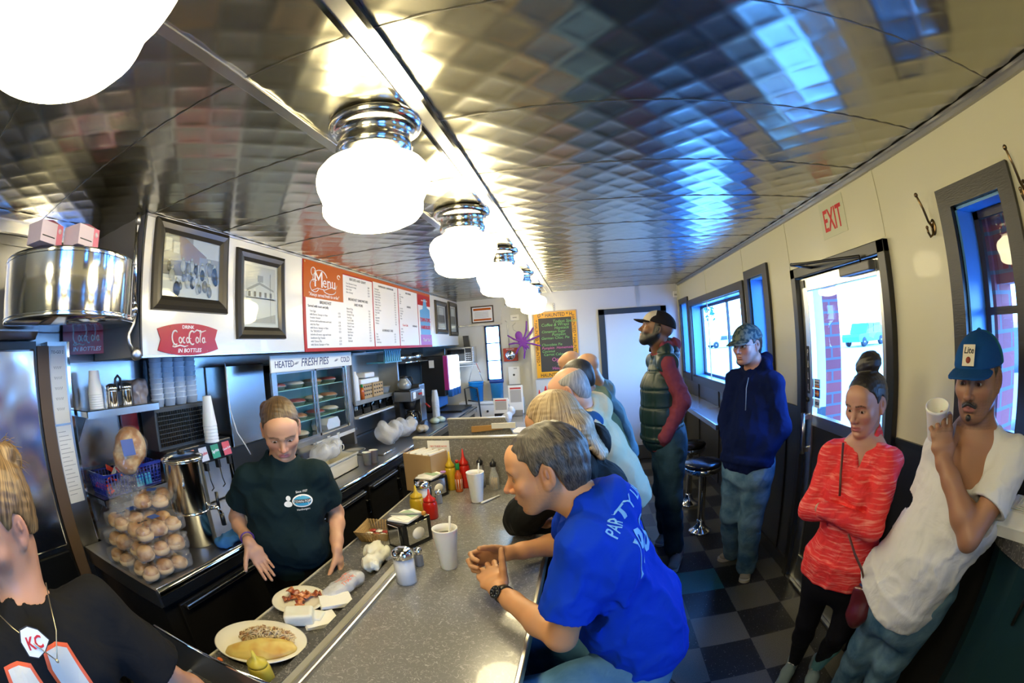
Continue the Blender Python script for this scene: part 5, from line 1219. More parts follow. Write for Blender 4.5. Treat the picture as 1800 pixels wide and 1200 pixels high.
# ================================================================== FOOD ON THE SERVING DECK
ZD = .8855
plat = thing('oval_platter', (-.935, .800, ZD), 'oval cream platter with an omelet and hash browns', 'plate', rz=.35); mb = MB()
mb.lathe([(.085, 0), (.095, .003), (.118, .008), (.150, .020), (.154, .023), (.150, .025), (.118, .014), (.095, .010), (0, .009)], china, 56, sx=1.03, sy=.80); mb.build('platter_dish', plat)
om = mat('omelet_yellow', (0.66, 0.45, 0.10), 0.45, sss=.2); nn = N(om, 'TexNoise'); nn.inputs['Scale'].default_value = 16; lk(om, coords(om), nn.inputs['Vector']); lk(om, ramp(om, nn.outputs[0], [(.46, (0.66, 0.52, 0.15)), (.72, (0.52, 0.28, 0.05))]), bs(om).inputs['Base Color'])
Rz = lambda a: np.array([[math.cos(a), -math.sin(a), 0], [math.sin(a), math.cos(a), 0], [0, 0, 1]])
PC = A(-.935, .800, ZD)
def pl_(x, y, z): return PC + Rz(.35) @ A(x, y, z)
Pm = [ell(pl_(0, -.055, .022), (.118, .045, .020), Rz(.35 - .05), .02), ell(pl_(.0, -.04, .026), (.10, .030, .018), Rz(.35), .02), wrinkle(3, .0018, 60)]
organic('omelet', Pm, om, .003, plat)
hb = mat('hash_brown', (0.45, 0.22, 0.06), 0.5); nn = N(hb, 'TexNoise'); nn.inputs['Scale'].default_value = 45; lk(hb, coords(hb), nn.inputs['Vector']); lk(hb, ramp(hb, nn.outputs[0], [(.46, (0.66, 0.54, 0.34)), (.66, (0.40, 0.17, 0.04))]), bs(hb).inputs['Base Color'])
mb = MB(); rr = random.Random(2)
for i in range(900):
    u = rr.uniform(-1, 1); v = rr.uniform(-1, 1)
    if u * u + v * v > 1: continue
    x = .015 + .095 * u; y = .038 + .048 * v; z = .012 + .034 * (1 - u * u - v * v) * rr.random(); a = rr.random() * 6.28; L = .012
    mb.tube([(x - L * math.cos(a), y - L * math.sin(a), z), (x + .003 * rr.uniform(-1, 1), y + .003 * rr.uniform(-1, 1), z + .004), (x + L * math.cos(a), y + L * math.sin(a), z + .001)], .0019, hb, 5)
tag(mb.build('hash_browns', plat), kind='stuff')
p2 = thing('round_plate', (-.972, 1.095, ZD), 'small round cream plate with crossed bacon strips', 'plate'); mb = MB()
mb.lathe([(.060, 0), (.066, .003), (.078, .008), (.100, .016), (.103, .018), (.100, .020), (.078, .013), (.066, .009), (0, .008)], china, 48); mb.build('plate_dish', p2)
bac = mat('fried_bacon', (0.36, 0.06, 0.015), 0.35, coat=.4); nn = N(bac, 'TexNoise'); nn.inputs['Scale'].default_value = 70; lk(bac, coords(bac, 'Object', (1, 1, .3)), nn.inputs['Vector']); lk(bac, ramp(bac, nn.outputs[0], [(.42, (0.25, 0.03, 0.01)), (.62, (0.60, 0.20, 0.05))]), bs(bac).inputs['Base Color'])
for k, (x, y, a, z) in enumerate(((-.02, .012, .9, .016), (-.01, .02, -.15, .026), (.015, -.012, -1.1, .020), (.02, .035, .7, .022))):
    b0 = thing('bacon_strip', (p2.location.x + x, p2.location.y + y, ZD + .010), ('bacon strip lying leftmost on the round plate', 'bacon strip lying across the top of the others', 'thick bacon strip pointing at the wrapped sandwich', 'bacon strip sticking up at the far side of the plate')[k], 'bacon', 'bacon strips on the round plate', a) if False else None
    mb = MB(); n = 26; vs = []; fs = []
    for i in range(n):
        t = i / (n - 1) - .5; zz = z + .0045 * math.sin(i * .85 + k); w = .0145 + .003 * math.sin(i * .9 + k)
        cx, cy = x + math.cos(a) * t * .105 + .004 * math.sin(i * .7), y + math.sin(a) * t * .105
        for s_ in (-1, 1):
            for dz in (0, .003): vs.append((cx - math.sin(a) * w * s_, cy + math.cos(a) * w * s_, zz + dz + .0025 * math.sin(i * 1.3 + s_ * 1.3)))
    for i in range(n - 1):
        o = i * 4; q = o + 4; fs += [(o, o + 2, q + 2, q), (o + 1, q + 1, q + 3, o + 3), (o, q, q + 1, o + 1), (o + 2, o + 3, q + 3, q + 2)]
    fs += [(0, 1, 3, 2), (n * 4 - 4, n * 4 - 2, n * 4 - 1, n * 4 - 3)]
    px_, py_ = p2.location.x, p2.location.y; mb.add([(v[0] + px_, v[1] + py_, v[2] + ZD) for v in vs], fs, bac, True)
    tag(mb.build('bacon_strip', None, (px_ + x, py_ + y, ZD + .01)), ('bacon strip lying leftmost on the round plate', 'bacon strip lying across the top of the others', 'bacon strip pointing toward the wrapped sandwich', 'bacon strip at the far side of the plate')[k], 'bacon', 'bacon strips on the round plate')
waxp = mat('wax_paper', (0.74, 0.74, 0.66), 0.45, sss=.1); add_bump(waxp, 26, .8, .006, detail=2)
organic('wrapped_sandwich', [bxp((-.895, .985, ZD + .026), (.050, .040, .024), Rz(.5), .010), bxp((-.86, 1.025, ZD + .012), (.03, .03, .010), Rz(.2), .004), crumple(8, .0010, 80)], waxp, .004)
o = bpy.data.objects['wrapped_sandwich']; tag(o, 'sandwich wrapped in white wax paper beside the bacon plate', 'sandwich')
for i, (x, y, z, a, lab) in enumerate(((-.835, 1.015, 0, .75, 'small stack of white napkins against the rail, nearer one'), (-.838, 1.135, .012, .62, 'white napkins lying between the sandwich and the plastic bag'))):
    mb = MB()
    for k in range(4): mb.box((-.058 + .001 * k, -.042, z + k * .0035), (.058, .042, z + k * .0035 + .0028), nm_, T(x, y, ZD, rz=a + .03 * k))
    tag(mb.build('napkin_stack', None, (x, y, ZD)), lab, 'napkins', 'napkins on the serving deck')
organic('plastic_takeout_bag', [ell((-.865, 1.23, ZD + .024), (.045, .090, .022), Rz(-.25), .02), ell((-.85, 1.30, ZD + .03), (.045, .04, .026), None, .03), crumple(12, .004, 70), crumple(13, .0015, 170)], bagm, .005)
o = bpy.data.objects['plastic_takeout_bag']; tag(o, 'clear plastic takeout bag printed with red letters on the deck', 'bag')
def thanks(mb):
    for t, dx, dy in (('THANK', 0, .012), ('YOU', .004, -.006), ('THANK', .0, -.024)):
        vs, fs = text_geo(t, .021, 0, align='CENTER'); mb.add([(v[0] + dx, v[1] + dy, 0) for v in vs], fs, mat('orange_ink', (0.75, 0.12, 0.04), .5))
on_cloth(None, '', frame((-.852, 1.250, ZD + .06), (.25, 1, 0), (-1, .25, 0)), thanks, 'bag_print', .0015, .10, ob=o)
crisp(o)
organic('crumpled_bag', [ell((-.83, 1.43, ZD + .034), (.036, .060, .030), Rz(.3), .02), ell((-.86, 1.52, ZD + .04), (.045, .045, .034), None, .02), ell((-.815, 1.50, ZD + .04), (.03, .04, .03), None, .02), crumple(22, .0075, 70), crumple(23, .003, 170)], waxp, .0032, it=0)
tag(crisp(bpy.data.objects['crumpled_bag']), 'crumpled white paper bag between the rail and the bread basket', 'bag')
wk = mat('wicker', (0.50, 0.34, 0.14), .6)
bk = thing('wicker_basket', (-.955, 1.755, ZD), 'small woven basket with creamers beside the napkin box', 'basket', rz=.1); mb = MB()
for i in range(9):
    z = .004 + i * .0062; w = .062 + i * .0022; mb.tube([(-w, -w * 1.1, z), (w, -w * 1.1, z), (w, w * 1.1, z), (-w, w * 1.1, z)], .0036, wk, 6, closed=True)
for i in range(11):
    u = -1 + .2 * i
    for a_, b2 in (((-.062, u * .066), (-.082, u * .088)), ((.062, u * .066), (.082, u * .088)), ((u * .06, -.068), (u * .08, -.088)), ((u * .06, .068), (u * .08, .088))): mb.tube([(a_[0], a_[1], 0), (b2[0], b2[1], .058)], .002, wk, 5)
mb.box((-.062, -.066, 0), (.062, .066, .003), wk); mb.build('woven_body', bk)
for i in range(6):
    mb = MB(); mb.lathe([(.012, 0), (.015, .018), (.018, .019), (.018, .021), (0, .022)], (white_plastic, mat('jam_red', (0.35, 0.03, 0.02), .3))[i % 2], 14); c = mb.build('creamer_cup'); c.location = (-.955 - .035 + .034 * (i % 3), 1.735 + .04 * (i // 3), ZD + .004)
    tag(c, ('white' if i % 2 == 0 else 'red') + ' portion cup lying in the woven basket', 'portion cup', 'portion cups in the basket')
mb = MB(); M = T(0, 0, 0); mb.prism([(-1.12, .858), (-.66, .858), (-.66, 1.0), (-1.16, 1.0)], .008, steel2, frame((0, .568, 0), (1, 0, 0), (0, 0, 1))); mb.tube([(-1.165, .564, 1.0), (-.66, .564, 1.0)], .005, chrome, 8); mb.tube([(-1.165, .564, 1.0), (-1.12, .564, .86)], .005, chrome, 8)
tag(mb.build('splash_guard', None, (-.9, .564, .886)), 'thin steel splash guard at the bottom left of the photo, by the omelet platter', 'guard')
for i, (x, y) in enumerate(((-1.0, .66), (-.96, .635), (-.905, .62))):
    mb = MB(); mb.sphere((0, 0, .006), (.012, .008, .006), mat('carrot', (0.75, 0.16, 0.02), .5), n=10, k=6); c = mb.build('food_scrap'); c.location = (x, y, ZD); tag(c, 'orange food scrap on the deck between the platter and the splash guard', 'food scrap', 'orange scraps')
# far counter things
for i, (x, y, z, w, h, lab) in enumerate(((-.945, 5.0, .9005, .17, .24, 'white menu card holder on the far counter, left one'), (-.80, 5.2, .9005, .17, .36, 'taller white menu card holder on the far counter, right one'))):
    c = thing('menu_holder', (x, y, z), lab, 'menu holder', 'menu card holders'); mb = MB(); mb.box((-w / 2, -.006, .03), (w / 2, .006, h), paper, bevel=.002)
    mb.build('card', c); mb = MB(); mb.box((-w * .38, -.0075, h * .45), (w * .38, -.0055, h * .86), mat('menu_grey', (0.45, 0.43, 0.40), .6)); mb.box((-w * .38, -.0075, h * .88), (w * .38, -.0055, h * .93), red_ink); mb.build('print', c)
    mb = MB(); mb.box((-w / 2 + .01, -.04, 0), (w / 2 - .01, .04, .07), black_plastic if i == 0 else steel2, bevel=.004); mb.build('holder_base', c)
organic('crumpled_bag', [ell((-.84, 4.75, .96), (.06, .06, .06), None, .02), ell((-.80, 4.8, 1.02), (.04, .04, .05), None, .02), crumple(41, .006, 50)], bagm, .006)
tag(crisp(bpy.data.objects['crumpled_bag.001']), 'crumpled white bag on the far counter in front of the menu holders', 'bag')
for (x, y, r, h, m, nm, lab, cat) in ((-.76, 5.35, .045, .30, mat('brown_tumbler', (0.30, 0.20, 0.10), .3), 'brown_tumbler', 'tall brown tumbler with white lid beside the menu holders', 'tumbler'), (-.55, 5.5, .025, .26, mat('far_sauce', (0.35, 0.05, 0.02), .3), 'sauce_bottle', 'dark red sauce bottle on the far counter', 'bottle'), (-.475, 5.55, .038, .30, red_pl, 'ketchup_bottle', 'red ketchup bottle at the far end under the chalkboard', 'bottle'), (-1.0, 4.55, .03, .09, chrome, 'salt_shaker', 'chrome topped shaker on the far counter left of the menu holders', 'shaker'), (-.93, 5.55, .05, .12, chrome, 'sugar_jar', 'small chrome jar by the tall menu holder', 'jar')):
    c = thing(nm, (x, y, .9005), lab, cat); mb = MB(); mb.lathe([(r * .85, 0), (r, .006), (r * .98, h * .62), (r * .6, h * .72), (r * .35, h * .8)], m, 22); mb.build('body', c); mb = MB(); mb.lathe([(r * .5, h * .78), (r * .5, h * .86), (r * .15, h), (0, h)], red_pl if 'sauce' in nm or 'ketch' in nm else white_plastic, 16); mb.build('cap', c)
mb = MB(); mb.box((-.09, -.13, 0), (.09, .13, .003), paper, T(-.62, 4.3, .9005, rz=-.2)); tag(mb.build('paper_menu', None, (-.62, 4.3, .9)), 'white paper menu lying on the far counter near the old man', 'menu')

# right edge: tall ledge with take-out boxes
lz = 1.10
rl = thing('stand_up_counter', (1.33, .2, 0), 'dark counter with speckled laminate edge at the bottom right behind the man in white', 'counter'); mb = MB()
pts = [(1.425, .835), (1.36, .835), (1.30, .78), (1.262, .70), (1.235, .58), (1.22, .35), (1.215, -1.2), (1.425, -1.2)]
mb.prism(pts[::-1], .055, lam_d, T(0, 0, lz - .055)); part(mb, 'worktop', rl)
mb = MB(); pan = mat('dark_teal_panel', (0.010, 0.035, 0.045), .3); mb.prism([(1.425, .80), (1.37, .80), (1.32, .74), (1.28, .60), (1.262, .35), (1.26, -1.2), (1.425, -1.2)][::-1], lz - .055, pan); part(mb, 'panel', rl)
mb = MB(); mb.tube([(1.262, .52, .86), (1.255, .50, 1.03)], .008, black_plastic, 8); part(mb, 'bracket', rl)
def takeout(x, y, z, rz, lab):
    c = thing('takeout_box', (x, y, z), lab, 'takeout box', 'foam takeout boxes', rz); mb = MB(); a, b_, h = .10, .10, .042
    vs = [(-a * .86, -b_ * .86, 0), (a * .86, -b_ * .86, 0), (a * .86, b_ * .86, 0), (-a * .86, b_ * .86, 0), (-a, -b_, h), (a, -b_, h), (a, b_, h), (-a, b_, h)]
    F = [(0, 3, 2, 1), (4, 5, 6, 7), (0, 1, 5, 4), (1, 2, 6, 5), (2, 3, 7, 6), (3, 0, 4, 7)]; mb.add(vs, F, foam); mb.box((-a * 1.03, -b_ * 1.03, h - .004), (a * 1.03, b_ * 1.03, h), foam, bevel=.002); mb.build('tray', c)
    mb = MB(); vs = [(-a, -b_, h), (a, -b_, h), (a, b_, h), (-a, b_, h), (-a * .72, -b_ * .72, h + .036), (a * .72, -b_ * .72, h + .036), (a * .72, b_ * .72, h + .036), (-a * .72, b_ * .72, h + .036)]; mb.add(vs, F, foam)
    for q in (.55, .40, .25): mb.tube([(-a * q, -b_ * q, h + .038), (a * q, -b_ * q, h + .038), (a * q, b_ * q, h + .038), (-a * q, b_ * q, h + .038)], .0022, foam, 6, closed=True)
    mb.build('lid', c)
takeout(1.325, .665, lz + .001, .25, 'white foam takeout box on the counter at the right edge of the photo')

# ================================================================== CHROME STOOLS
vinyl = mat('black_vinyl', (0.012, 0.012, 0.014), 0.25, coat=.3)
def stool(x, y, lab, h=.62):
    s_ = thing('chrome_stool', (x, y, 0), lab, 'stool', 'chrome pedestal stools'); mb = MB()
    mb.lathe([(.105, 0), (.110, .008), (.100, .018), (.070, .035), (.045, .065), (.036, .10), (.034, .12)], chrome, 36); mb.build('base', s_)
    mb = MB(); mb.lathe([(.034, .11), (.034, h - .14), (.045, h - .13), (.055, h - .12)], chrome, 24); mb.build('post', s_)
    mb = MB(); mb.lathe([(.03, h - .12), (.10, h - .115), (.150, h - .095), (.162, h - .07), (.160, h - .045), (.13, h - .042)], chrome, 40); mb.build('seat_ring', s_)
    mb = MB(); mb.lathe([(.13, h - .046), (.163, h - .042), (.170, h - .022), (.155, h - .006), (.09, h), (0, h + .002)], vinyl, 40); mb.build('seat', s_)
    return s_
stool(.985, 3.62, 'black topped chrome stool between the vest man and the hoodie man', .66); stool(1.03, 4.32, 'farther black topped chrome stool under the window ledge', .66)
for (x, y, lab) in ((.13, 1.06, 'stool under the man in the blue shirt'), (.17, 1.72, 'stool under the blonde woman'), (.14, 2.52, 'stool under the old man in the white vest'), (.15, 3.02, 'stool under the diner in the olive shirt'), (.24, 3.55, 'stool under the bald man in the grey shirt'), (.12, 4.10, 'stool under the farthest diner')): stool(x, y, lab, .62)
# ================================================================== BACK COUNTER AND KITCHEN EQUIPMENT
ZB = .9005
bun = mat('bun_brown', (0.50, 0.24, 0.07), 0.45, coat=.2); nn = N(bun, 'TexNoise'); nn.inputs['Scale'].default_value = 18; lk(bun, coords(bun), nn.inputs['Vector']); lk(bun, ramp(bun, nn.outputs[0], [(.40, (0.36, 0.15, 0.035)), (.60, (0.62, 0.38, 0.16))]), bs(bun).inputs['Base Color'])
def bread(x, y, z, s_, rz, lab, nm='bun_bag', n=(3, 2), group='bagged buns'):
    """a clear bag with its own buns inside"""
    c = thing(nm, (x, y, z), lab, 'bag of buns', group, rz); k = 0
    for i in range(n[0]):
        for j in range(n[1]):
            mb = MB(); px, py = (i - (n[0] - 1) / 2) * .085 * s_, (j - (n[1] - 1) / 2) * .08 * s_; q = .043 * s_
            mb.lathe([(q * .85, .006), (q, .016), (q * 1.02, .026), (q * .96, .030), (q * .98, .036), (q * .86, .050), (q * .5, .060), (0, .063)], bun, 16, T(px + .006 * math.sin(k * 7 + x * 90), py + .006 * math.cos(k * 5 + y * 80), .002 + .003 * math.sin(k * 3), rx=.12 * math.sin(k * 4 + x * 50), ry=.12 * math.cos(k * 9 + y * 60), s=.93 + .07 * math.sin(k * 11 + z * 40))); k += 1; mb.lathe([(q * .86, .0055), (q * 1.005, .0165), (q * .99, .029)], mat('bun_side', (0.68, 0.48, 0.25), .6), 16, T(px, py, 0)); mb.build('bun', c)
    mb2 = [bxp((0, 0, .034), (.047 * n[0] * s_, .045 * n[1] * s_, .034), None, .02), cone((.047 * n[0] * s_, 0, .03), (.047 * n[0] * s_ + .05, .01, .035), .03, .008, .02), crumple(int(abs(x * 1000)) % 90, .003, 50)]
    o = organic('plastic_wrap', mb2, film, .006, it=0); o.parent = c; o.location = (0, 0, 0)
    mb = MB(); bl = mat('bag_print_blue', (0.02, 0.10, 0.45), .4); mb.box((-.02, -.03, .0715), (.03, .02, .0722), bl); text(mb, 'BUNS', ink, T(-.10, -.03, .073, rz=.0), .022, .0004, bold=.02); mb.build('bag_label', c)
    return c
for i, (x, y, z, rz, lab) in enumerate(((-1.66, .965, 0, 1.5, 'clear bag of buns at the front corner of the back counter, bottom'), (-1.89, .97, 0, 1.6, 'clear bag of buns at the left end of the back counter, bottom'), (-1.68, .99, .075, 1.45, 'clear bag of buns second from the bottom, front pile'), (-1.90, .99, .075, 1.65, 'clear bag of buns second from the bottom, left pile'), (-1.70, 1.02, .150, 1.55, 'clear bag of buns on top of the front pile'), (-1.90, 1.02, .150, 1.5, 'clear bag of buns on top of the left pile'))): bread(x, y, ZB + z, 1.0, rz, lab)
bread(-1.83, 1.13, ZB + .226, 1.05, .8, 'loose clear bag of sandwich buns lying over both bun piles', n=(2, 2))
organic('clear_bag', [ell((-1.93, 1.04, ZB + .30), (.10, .10, .055), None, .03), ell((-1.87, .93, ZB + .25), (.05, .05, .06), None, .03), crumple(71, .009, 45), crumple(72, .003, 140)], film, .006, it=0); tag(crisp(bpy.data.objects['clear_bag']), 'crinkled clear plastic bag on the bun pile below the shelf', 'bag')
for i, (x, y, z) in enumerate(((-2.12, 1.20, 0), (-2.10, 1.30, 0), (-2.11, 1.25, .06))):
    mb = MB(); mb.lathe([(.045, 0), (.052, .012), (.052, .03), (.045, .05), (.02, .062), (0, .063)], bun, 16); c = mb.build('loose_bun'); c.location = (x, y, ZB + z); tag(c, 'brown bun in the shadow behind the steel urn', 'bun', 'buns behind the urn')
# urn
ur = thing('steel_urn', (-1.755, 1.315, ZB), 'tall two-tier stainless tea urn with a lid and black tap', 'urn'); um = mat('urn_steel', (0.62, 0.62, 0.60), .16, 1.0)
mb = MB(); mb.lathe([(.092, 0), (.096, .004), (.096, .155), (.100, .160), (.100, .172)], um, 48); mb.build('stand', ur)
mb = MB(); mb.lathe([(.100, .170), (.106, .178), (.106, .40), (.110, .405), (.110, .415)], um, 48); mb.build('tank', ur)
mb = MB(); mb.lathe([(.112, .412), (.113, .420), (.095, .430), (.05, .440), (0, .442)], um, 48); mb.lathe([(.018, .44), (.022, .455), (.012, .462), (0, .463)], black_plastic, 16); mb.build('lid', ur)
for s_ in (-1, 1): mb = MB(); mb.tube([(s_ * .075, s_ * -.075, .33), (s_ * .098, s_ * -.098, .33), (s_ * .10, s_ * -.10, .30), (s_ * .078, s_ * -.078, .30)], .0035, chrome, 8); mb.build('handle', ur)
mb = MB(); mb.tube([(.08, .06, .17), (.115, .085, .17), (.125, .092, .13)], .012, chrome, 10); mb.tube([(.118, .088, .15), (.120, .090, .245)], .009, black_plastic, 10); mb.tube([(.125, .092, .14), (.125, .092, .08)], .013, black_plastic, 10); mb.build('tap', ur)
rag = mat('blue_rag', (0.03, 0.16, 0.42), .9); organic('blue_rag', [ell((-1.60, 1.40, ZB + .018), (.055, .10, .020), Rz(.1), .02), ell((-1.585, 1.46, ZB + .03), (.04, .05, .02), None, .02), ell((-1.60, 1.36, ZB + .02), (.045, .05, .022), None, .02), wrinkle(31, .006, 50)], rag, .004); tag(bpy.data.objects['blue_rag'], 'blue cleaning rag on the edge of the back counter', 'rag')
# cups and shakers on the upper shelf
def nest(x, y, z, n, lab, r0=.030, r1=.043, h=.115, pitch=.012, name='cup_stack_cup', grp='', invert=True, m=foam):
    for i in range(n):
        mb = MB(); zz = z + i * pitch
        pr_ = [(r1 * 1.03, 0), (r1 * 1.03, .004), (r1, .006), (r0, h - .003), (r0 * .95, h), (0, h)] if invert else [(0, 0), (r0, 0), (r1, h), (r1 * 1.04, h)]
        mb.lathe(pr_, m, 28); c = mb.build(name); c.location = (x, y, zz); tag(c, lab if i < n - 1 else 'topmost of the ' + lab, 'cup', grp)
nest(-2.16, 1.055, 1.556, 7, 'upside-down foam cups stacked on the upper steel shelf', .030, .042, .115, .011, 'foam_cup', 'foam cups on the upper shelf')
for i, (x, y, lab) in enumerate(((-2.16, 1.165, 'steel shaker with a perforated lid on the upper shelf, left one'), (-2.16, 1.265, 'steel shaker on the upper shelf, right one by the black handle'))):
    c = thing('steel_shaker', (x, y, 1.556), lab, 'shaker', 'steel shakers on the shelf'); mb = MB(); mb.lathe([(.036, 0), (.038, .004), (.036, .075), (.037, .078)], chrome, 28); mb.build('body', c); mb = MB(); mb.lathe([(.038, .078), (.039, .092), (.034, .104), (.015, .112), (0, .113)], chrome, 28); mb.build('lid', c)
mb = MB(); mb.tube([(-2.165, 1.195, 1.62), (-2.165, 1.20, 1.69), (-2.165, 1.217, 1.705), (-2.165, 1.234, 1.69), (-2.165, 1.238, 1.62)], .008, black_plastic, 10); mb.box((-2.175, 1.19, 1.556), (-2.155, 1.24, 1.63), black_plastic, bevel=.004); tag(mb.build('black_scoop', None, (-2.165, 1.215, 1.556)), 'black looped handle standing between the two steel shakers', 'utensil')
# blue basket, bread and packets on the lower shelf
bb = mat('cobalt_plastic', (0.012, 0.03, 0.30), 0.3)
def basket(x, y, z, rz, w, d, h, lab):
    c = thing('plastic_basket', (x, y, z), lab, 'basket', 'cobalt plastic baskets', rz); mb = MB()
    for k in range(2): zz = (.006, h)[k]; q = (.9, 1)[k]; mb.tube([(-w * q, -d * q, zz), (w * q, -d * q, zz), (w * q, d * q, zz), (-w * q, d * q, zz)], (.004, .009)[k], bb, 8, closed=True)
    mb.build('rims', c); mb = MB()
    for i in range(9):
        u = -1 + .25 * i
        for a_, b2 in (((u * w * .9, -d * .9), (u * w, -d)), ((u * w * .9, d * .9), (u * w, d)), ((-w * .9, u * d * .9), (-w, u * d)), ((w * .9, u * d * .9), (w, u * d))): mb.tube([(*a_, .004), (*b2, h)], .0035, bb, 5)
    for i in range(1, 6): q = .9 + .1 * i / 6; zz = h * i / 6; mb.tube([(-w * q, -d * q, zz), (w * q, -d * q, zz), (w * q, d * q, zz), (-w * q, d * q, zz)], .0022, bb, 5, closed=True)
    mb.box((-w * .9, -d * .9, 0), (w * .9, d * .9, .004), bb); mb.build('lattice', c)
    return c
basket(-2.195, 1.085, 1.1365, .0, .100, .090, .105, 'cobalt blue lattice basket with red packets on the lower shelf, left one'); basket(-2.20, 1.31, 1.1365, 0, .085, .10, .11, 'cobalt blue basket behind the bag of bread, right one')
for i in range(9):
    rr = random.Random(i); mb = MB(); mb.box((-.028, -.02, -.004), (.028, .02, .004), (mat('packet_red', (0.65, 0.03, 0.015), .35), paper)[i % 4 == 3], T(rx=rr.uniform(-.9, .9), ry=rr.uniform(-.9, .9), rz=rr.random() * 3), bevel=.003); c = mb.build('sauce_packet'); c.location = (-2.24 + .06 * (i % 3), 1.03 + .045 * ((i // 3) % 3), 1.175 + .034 * (i // 3)); tag(c, 'crinkled sauce packet in the left blue basket', 'packet', 'packets in the blue basket')
for i in range(4):
    mb = MB(); mb.box((-.02, -.025, 0), (.02, .025, .06), (mat('blue_box', (0.02, 0.08, 0.4), .3), mat('cyan_box', (0.05, 0.35, 0.6), .3))[i % 2], bevel=.003); c = mb.build('small_carton'); c.location = (-2.20 + .06 * (i % 2), 1.25 + .06 * (i // 2), 1.142 + .0); tag(c, 'small blue carton in the right blue basket', 'carton', 'cartons in the right basket')
bl = thing('bread_bag', (-2.10, 1.185, 1.32), 'clear bag of round bread with a blue label leaning over the blue baskets', 'bag of bread')
Rb = np.array(Matrix.Rotation(.5, 3, 'X') @ Matrix.Rotation(-.35, 3, 'Y'))
bm_ = mat('bread_brown', (0.50, 0.25, 0.08), .45, coat=.3); nn = N(bm_, 'TexNoise'); nn.inputs['Scale'].default_value = 14; lk(bm_, coords(bm_), nn.inputs['Vector']); lk(bm_, ramp(bm_, nn.outputs[0], [(.42, (0.42, 0.17, 0.04)), (.6, (0.70, 0.50, 0.28))]), bs(bm_).inputs['Base Color'])
organic('loaf', [ell((-2.10, 1.215, 1.36), (.068, .095, .095), Rb, .02), ell((-2.09, 1.16, 1.30), (.06, .070, .08), Rb, .03), wrinkle(55, .003, 50)], bm_, .005, bl)
organic('plastic_wrap', [ell((-2.10, 1.215, 1.36), (.076, .103, .103), Rb, .02), ell((-2.085, 1.15, 1.275), (.062, .07, .085), Rb, .03), crumple(56, .004, 60)], film, .006, bl)
mb = MB(); mb.box((-.028, -.001, -.03), (.028, .001, .03), mat('bag_print_blue', (0.02, 0.10, 0.45), .4), T(-2.010, 1.145, 1.37, rz=1.35, rx=-.3) @ Matrix.Scale(1.3, 4)); part(mb, 'blue_label', bl)
mb = MB(); mb.box((-2.33, 1.30, 1.14), (-2.31, 1.42, 1.50), mat('dark_red_box', (0.35, 0.01, 0.01), .3)); tag(mb.build('red_folder', None, (-2.32, 1.36, 1.14)), 'dark red folder leaning behind the bread bag', 'folder')
# soda dispenser with black grille and stacks of bowls on top
sd = thing('soda_dispenser', (-2.22, 1.72, ZB), 'soda dispenser with coloured brand tabs below a black vent grille', 'dispenser')
mb = MB(); mb.box((-2.335, 1.47, .905), (-2.16, 2.03, 1.16), steel2, bevel=.006); mb.box((-2.335, 1.47, 1.16), (-2.11, 2.03, 1.28), black_plastic, bevel=.008); part(mb, 'housing', sd)
mb = MB(); mb.box((-2.32, 1.455, 1.28), (-2.16, 1.90, 1.515), mat('grille_frame', (0.05, 0.055, 0.06), .5), bevel=.005)
for i in range(22): mb.box((-2.158, 1.475 + i * .0185, 1.30), (-2.152, 1.487 + i * .0185, 1.495), black_gloss)
for i in range(9): mb.box((-2.154, 1.47, 1.30 + i * .024), (-2.149, 1.885, 1.303 + i * .024), mat('grille_frame'))
part(mb, 'vent_grille', sd)
for i, (c1, t, tc_) in enumerate((((0.75, 0.50, 0.02), 'LEMON', ink), ((0.75, 0.16, 0.02), 'FANTA', white_ink), ((0.72, 0.68, 0.68), 'Coke', red_ink), ((0.01, 0.28, 0.08), 'Sprite', white_ink), ((0.68, 0.04, 0.02), 'Coca-Cola', white_ink))):
    y = 1.55 + i * .105; mb = MB(); M = frame((-2.105, y, 1.222), (0, 1, 0), (-.25, 0, 1)); mb.box((-.034, -.045, 0), (.034, .045, .004), mat('tab_%d' % i, c1, .3), M); text(mb, t, tc_, M @ Matrix.Translation((0, -.01, .0045)) @ Matrix.Rotation(.12, 4, 'Z'), (.022, .024, .028, .026, .018)[i], .0004, align='CENTER', bold=.02); part(mb, 'brand_tab', sd)
    mb = MB(); mb.box((-2.11, y - .012, 1.12), (-2.08, y + .012, 1.17), black_plastic, bevel=.003); mb.tube([(-2.085, y, 1.15), (-2.075, y, 1.06), (-2.06, y, 1.02), (-2.085, y, 1.0)], .004, black_plastic, 6); part(mb, 'valve_lever', sd)
for i in range(4):
    for k in range(9):
        mb = MB(); q = .044; mb.lathe([(0, 0), (q * .80, 0), (q, .040), (q * 1.03, .0405), (q * 1.03, .043), (q * .97, .043)], mat('blue_white_foam', (0.66, 0.74, 0.84), .5), 20); c = mb.build('foam_bowl'); c.location = (-2.235, 1.545 + i * .094, 1.5155 + k * .029); tag(c, 'foam bowl in the %s stack above the black grille' % ('leftmost', 'second from left', 'third from left', 'rightmost')[i], 'bowl', 'foam bowls above the grille, %s stack' % ('first', 'second', 'third', 'fourth')[i])
nest(-2.06 - .02, 1.83, 1.283, 6, 'tall foam cups stacked upside down on the soda dispenser', .028, .046, .175, .019, 'foam_cup', 'foam cups on the dispenser')
mb = MB(); mb.box((-2.33, 1.455, 1.52), (-2.20, 1.49, 1.68), mat('bag_brown', (0.2, 0.14, 0.12), .3)); organic('plastic_bundle', [bxp((-2.24, 1.39, 1.60), (.05, .055, .075), None, .02), wrinkle(64, .008, 45)], mat('murky_plastic', (0.25, 0.20, 0.19), .25), .006); tag(bpy.data.objects['plastic_bundle'], 'murky plastic wrapped bundle left of the foam bowls', 'bundle')
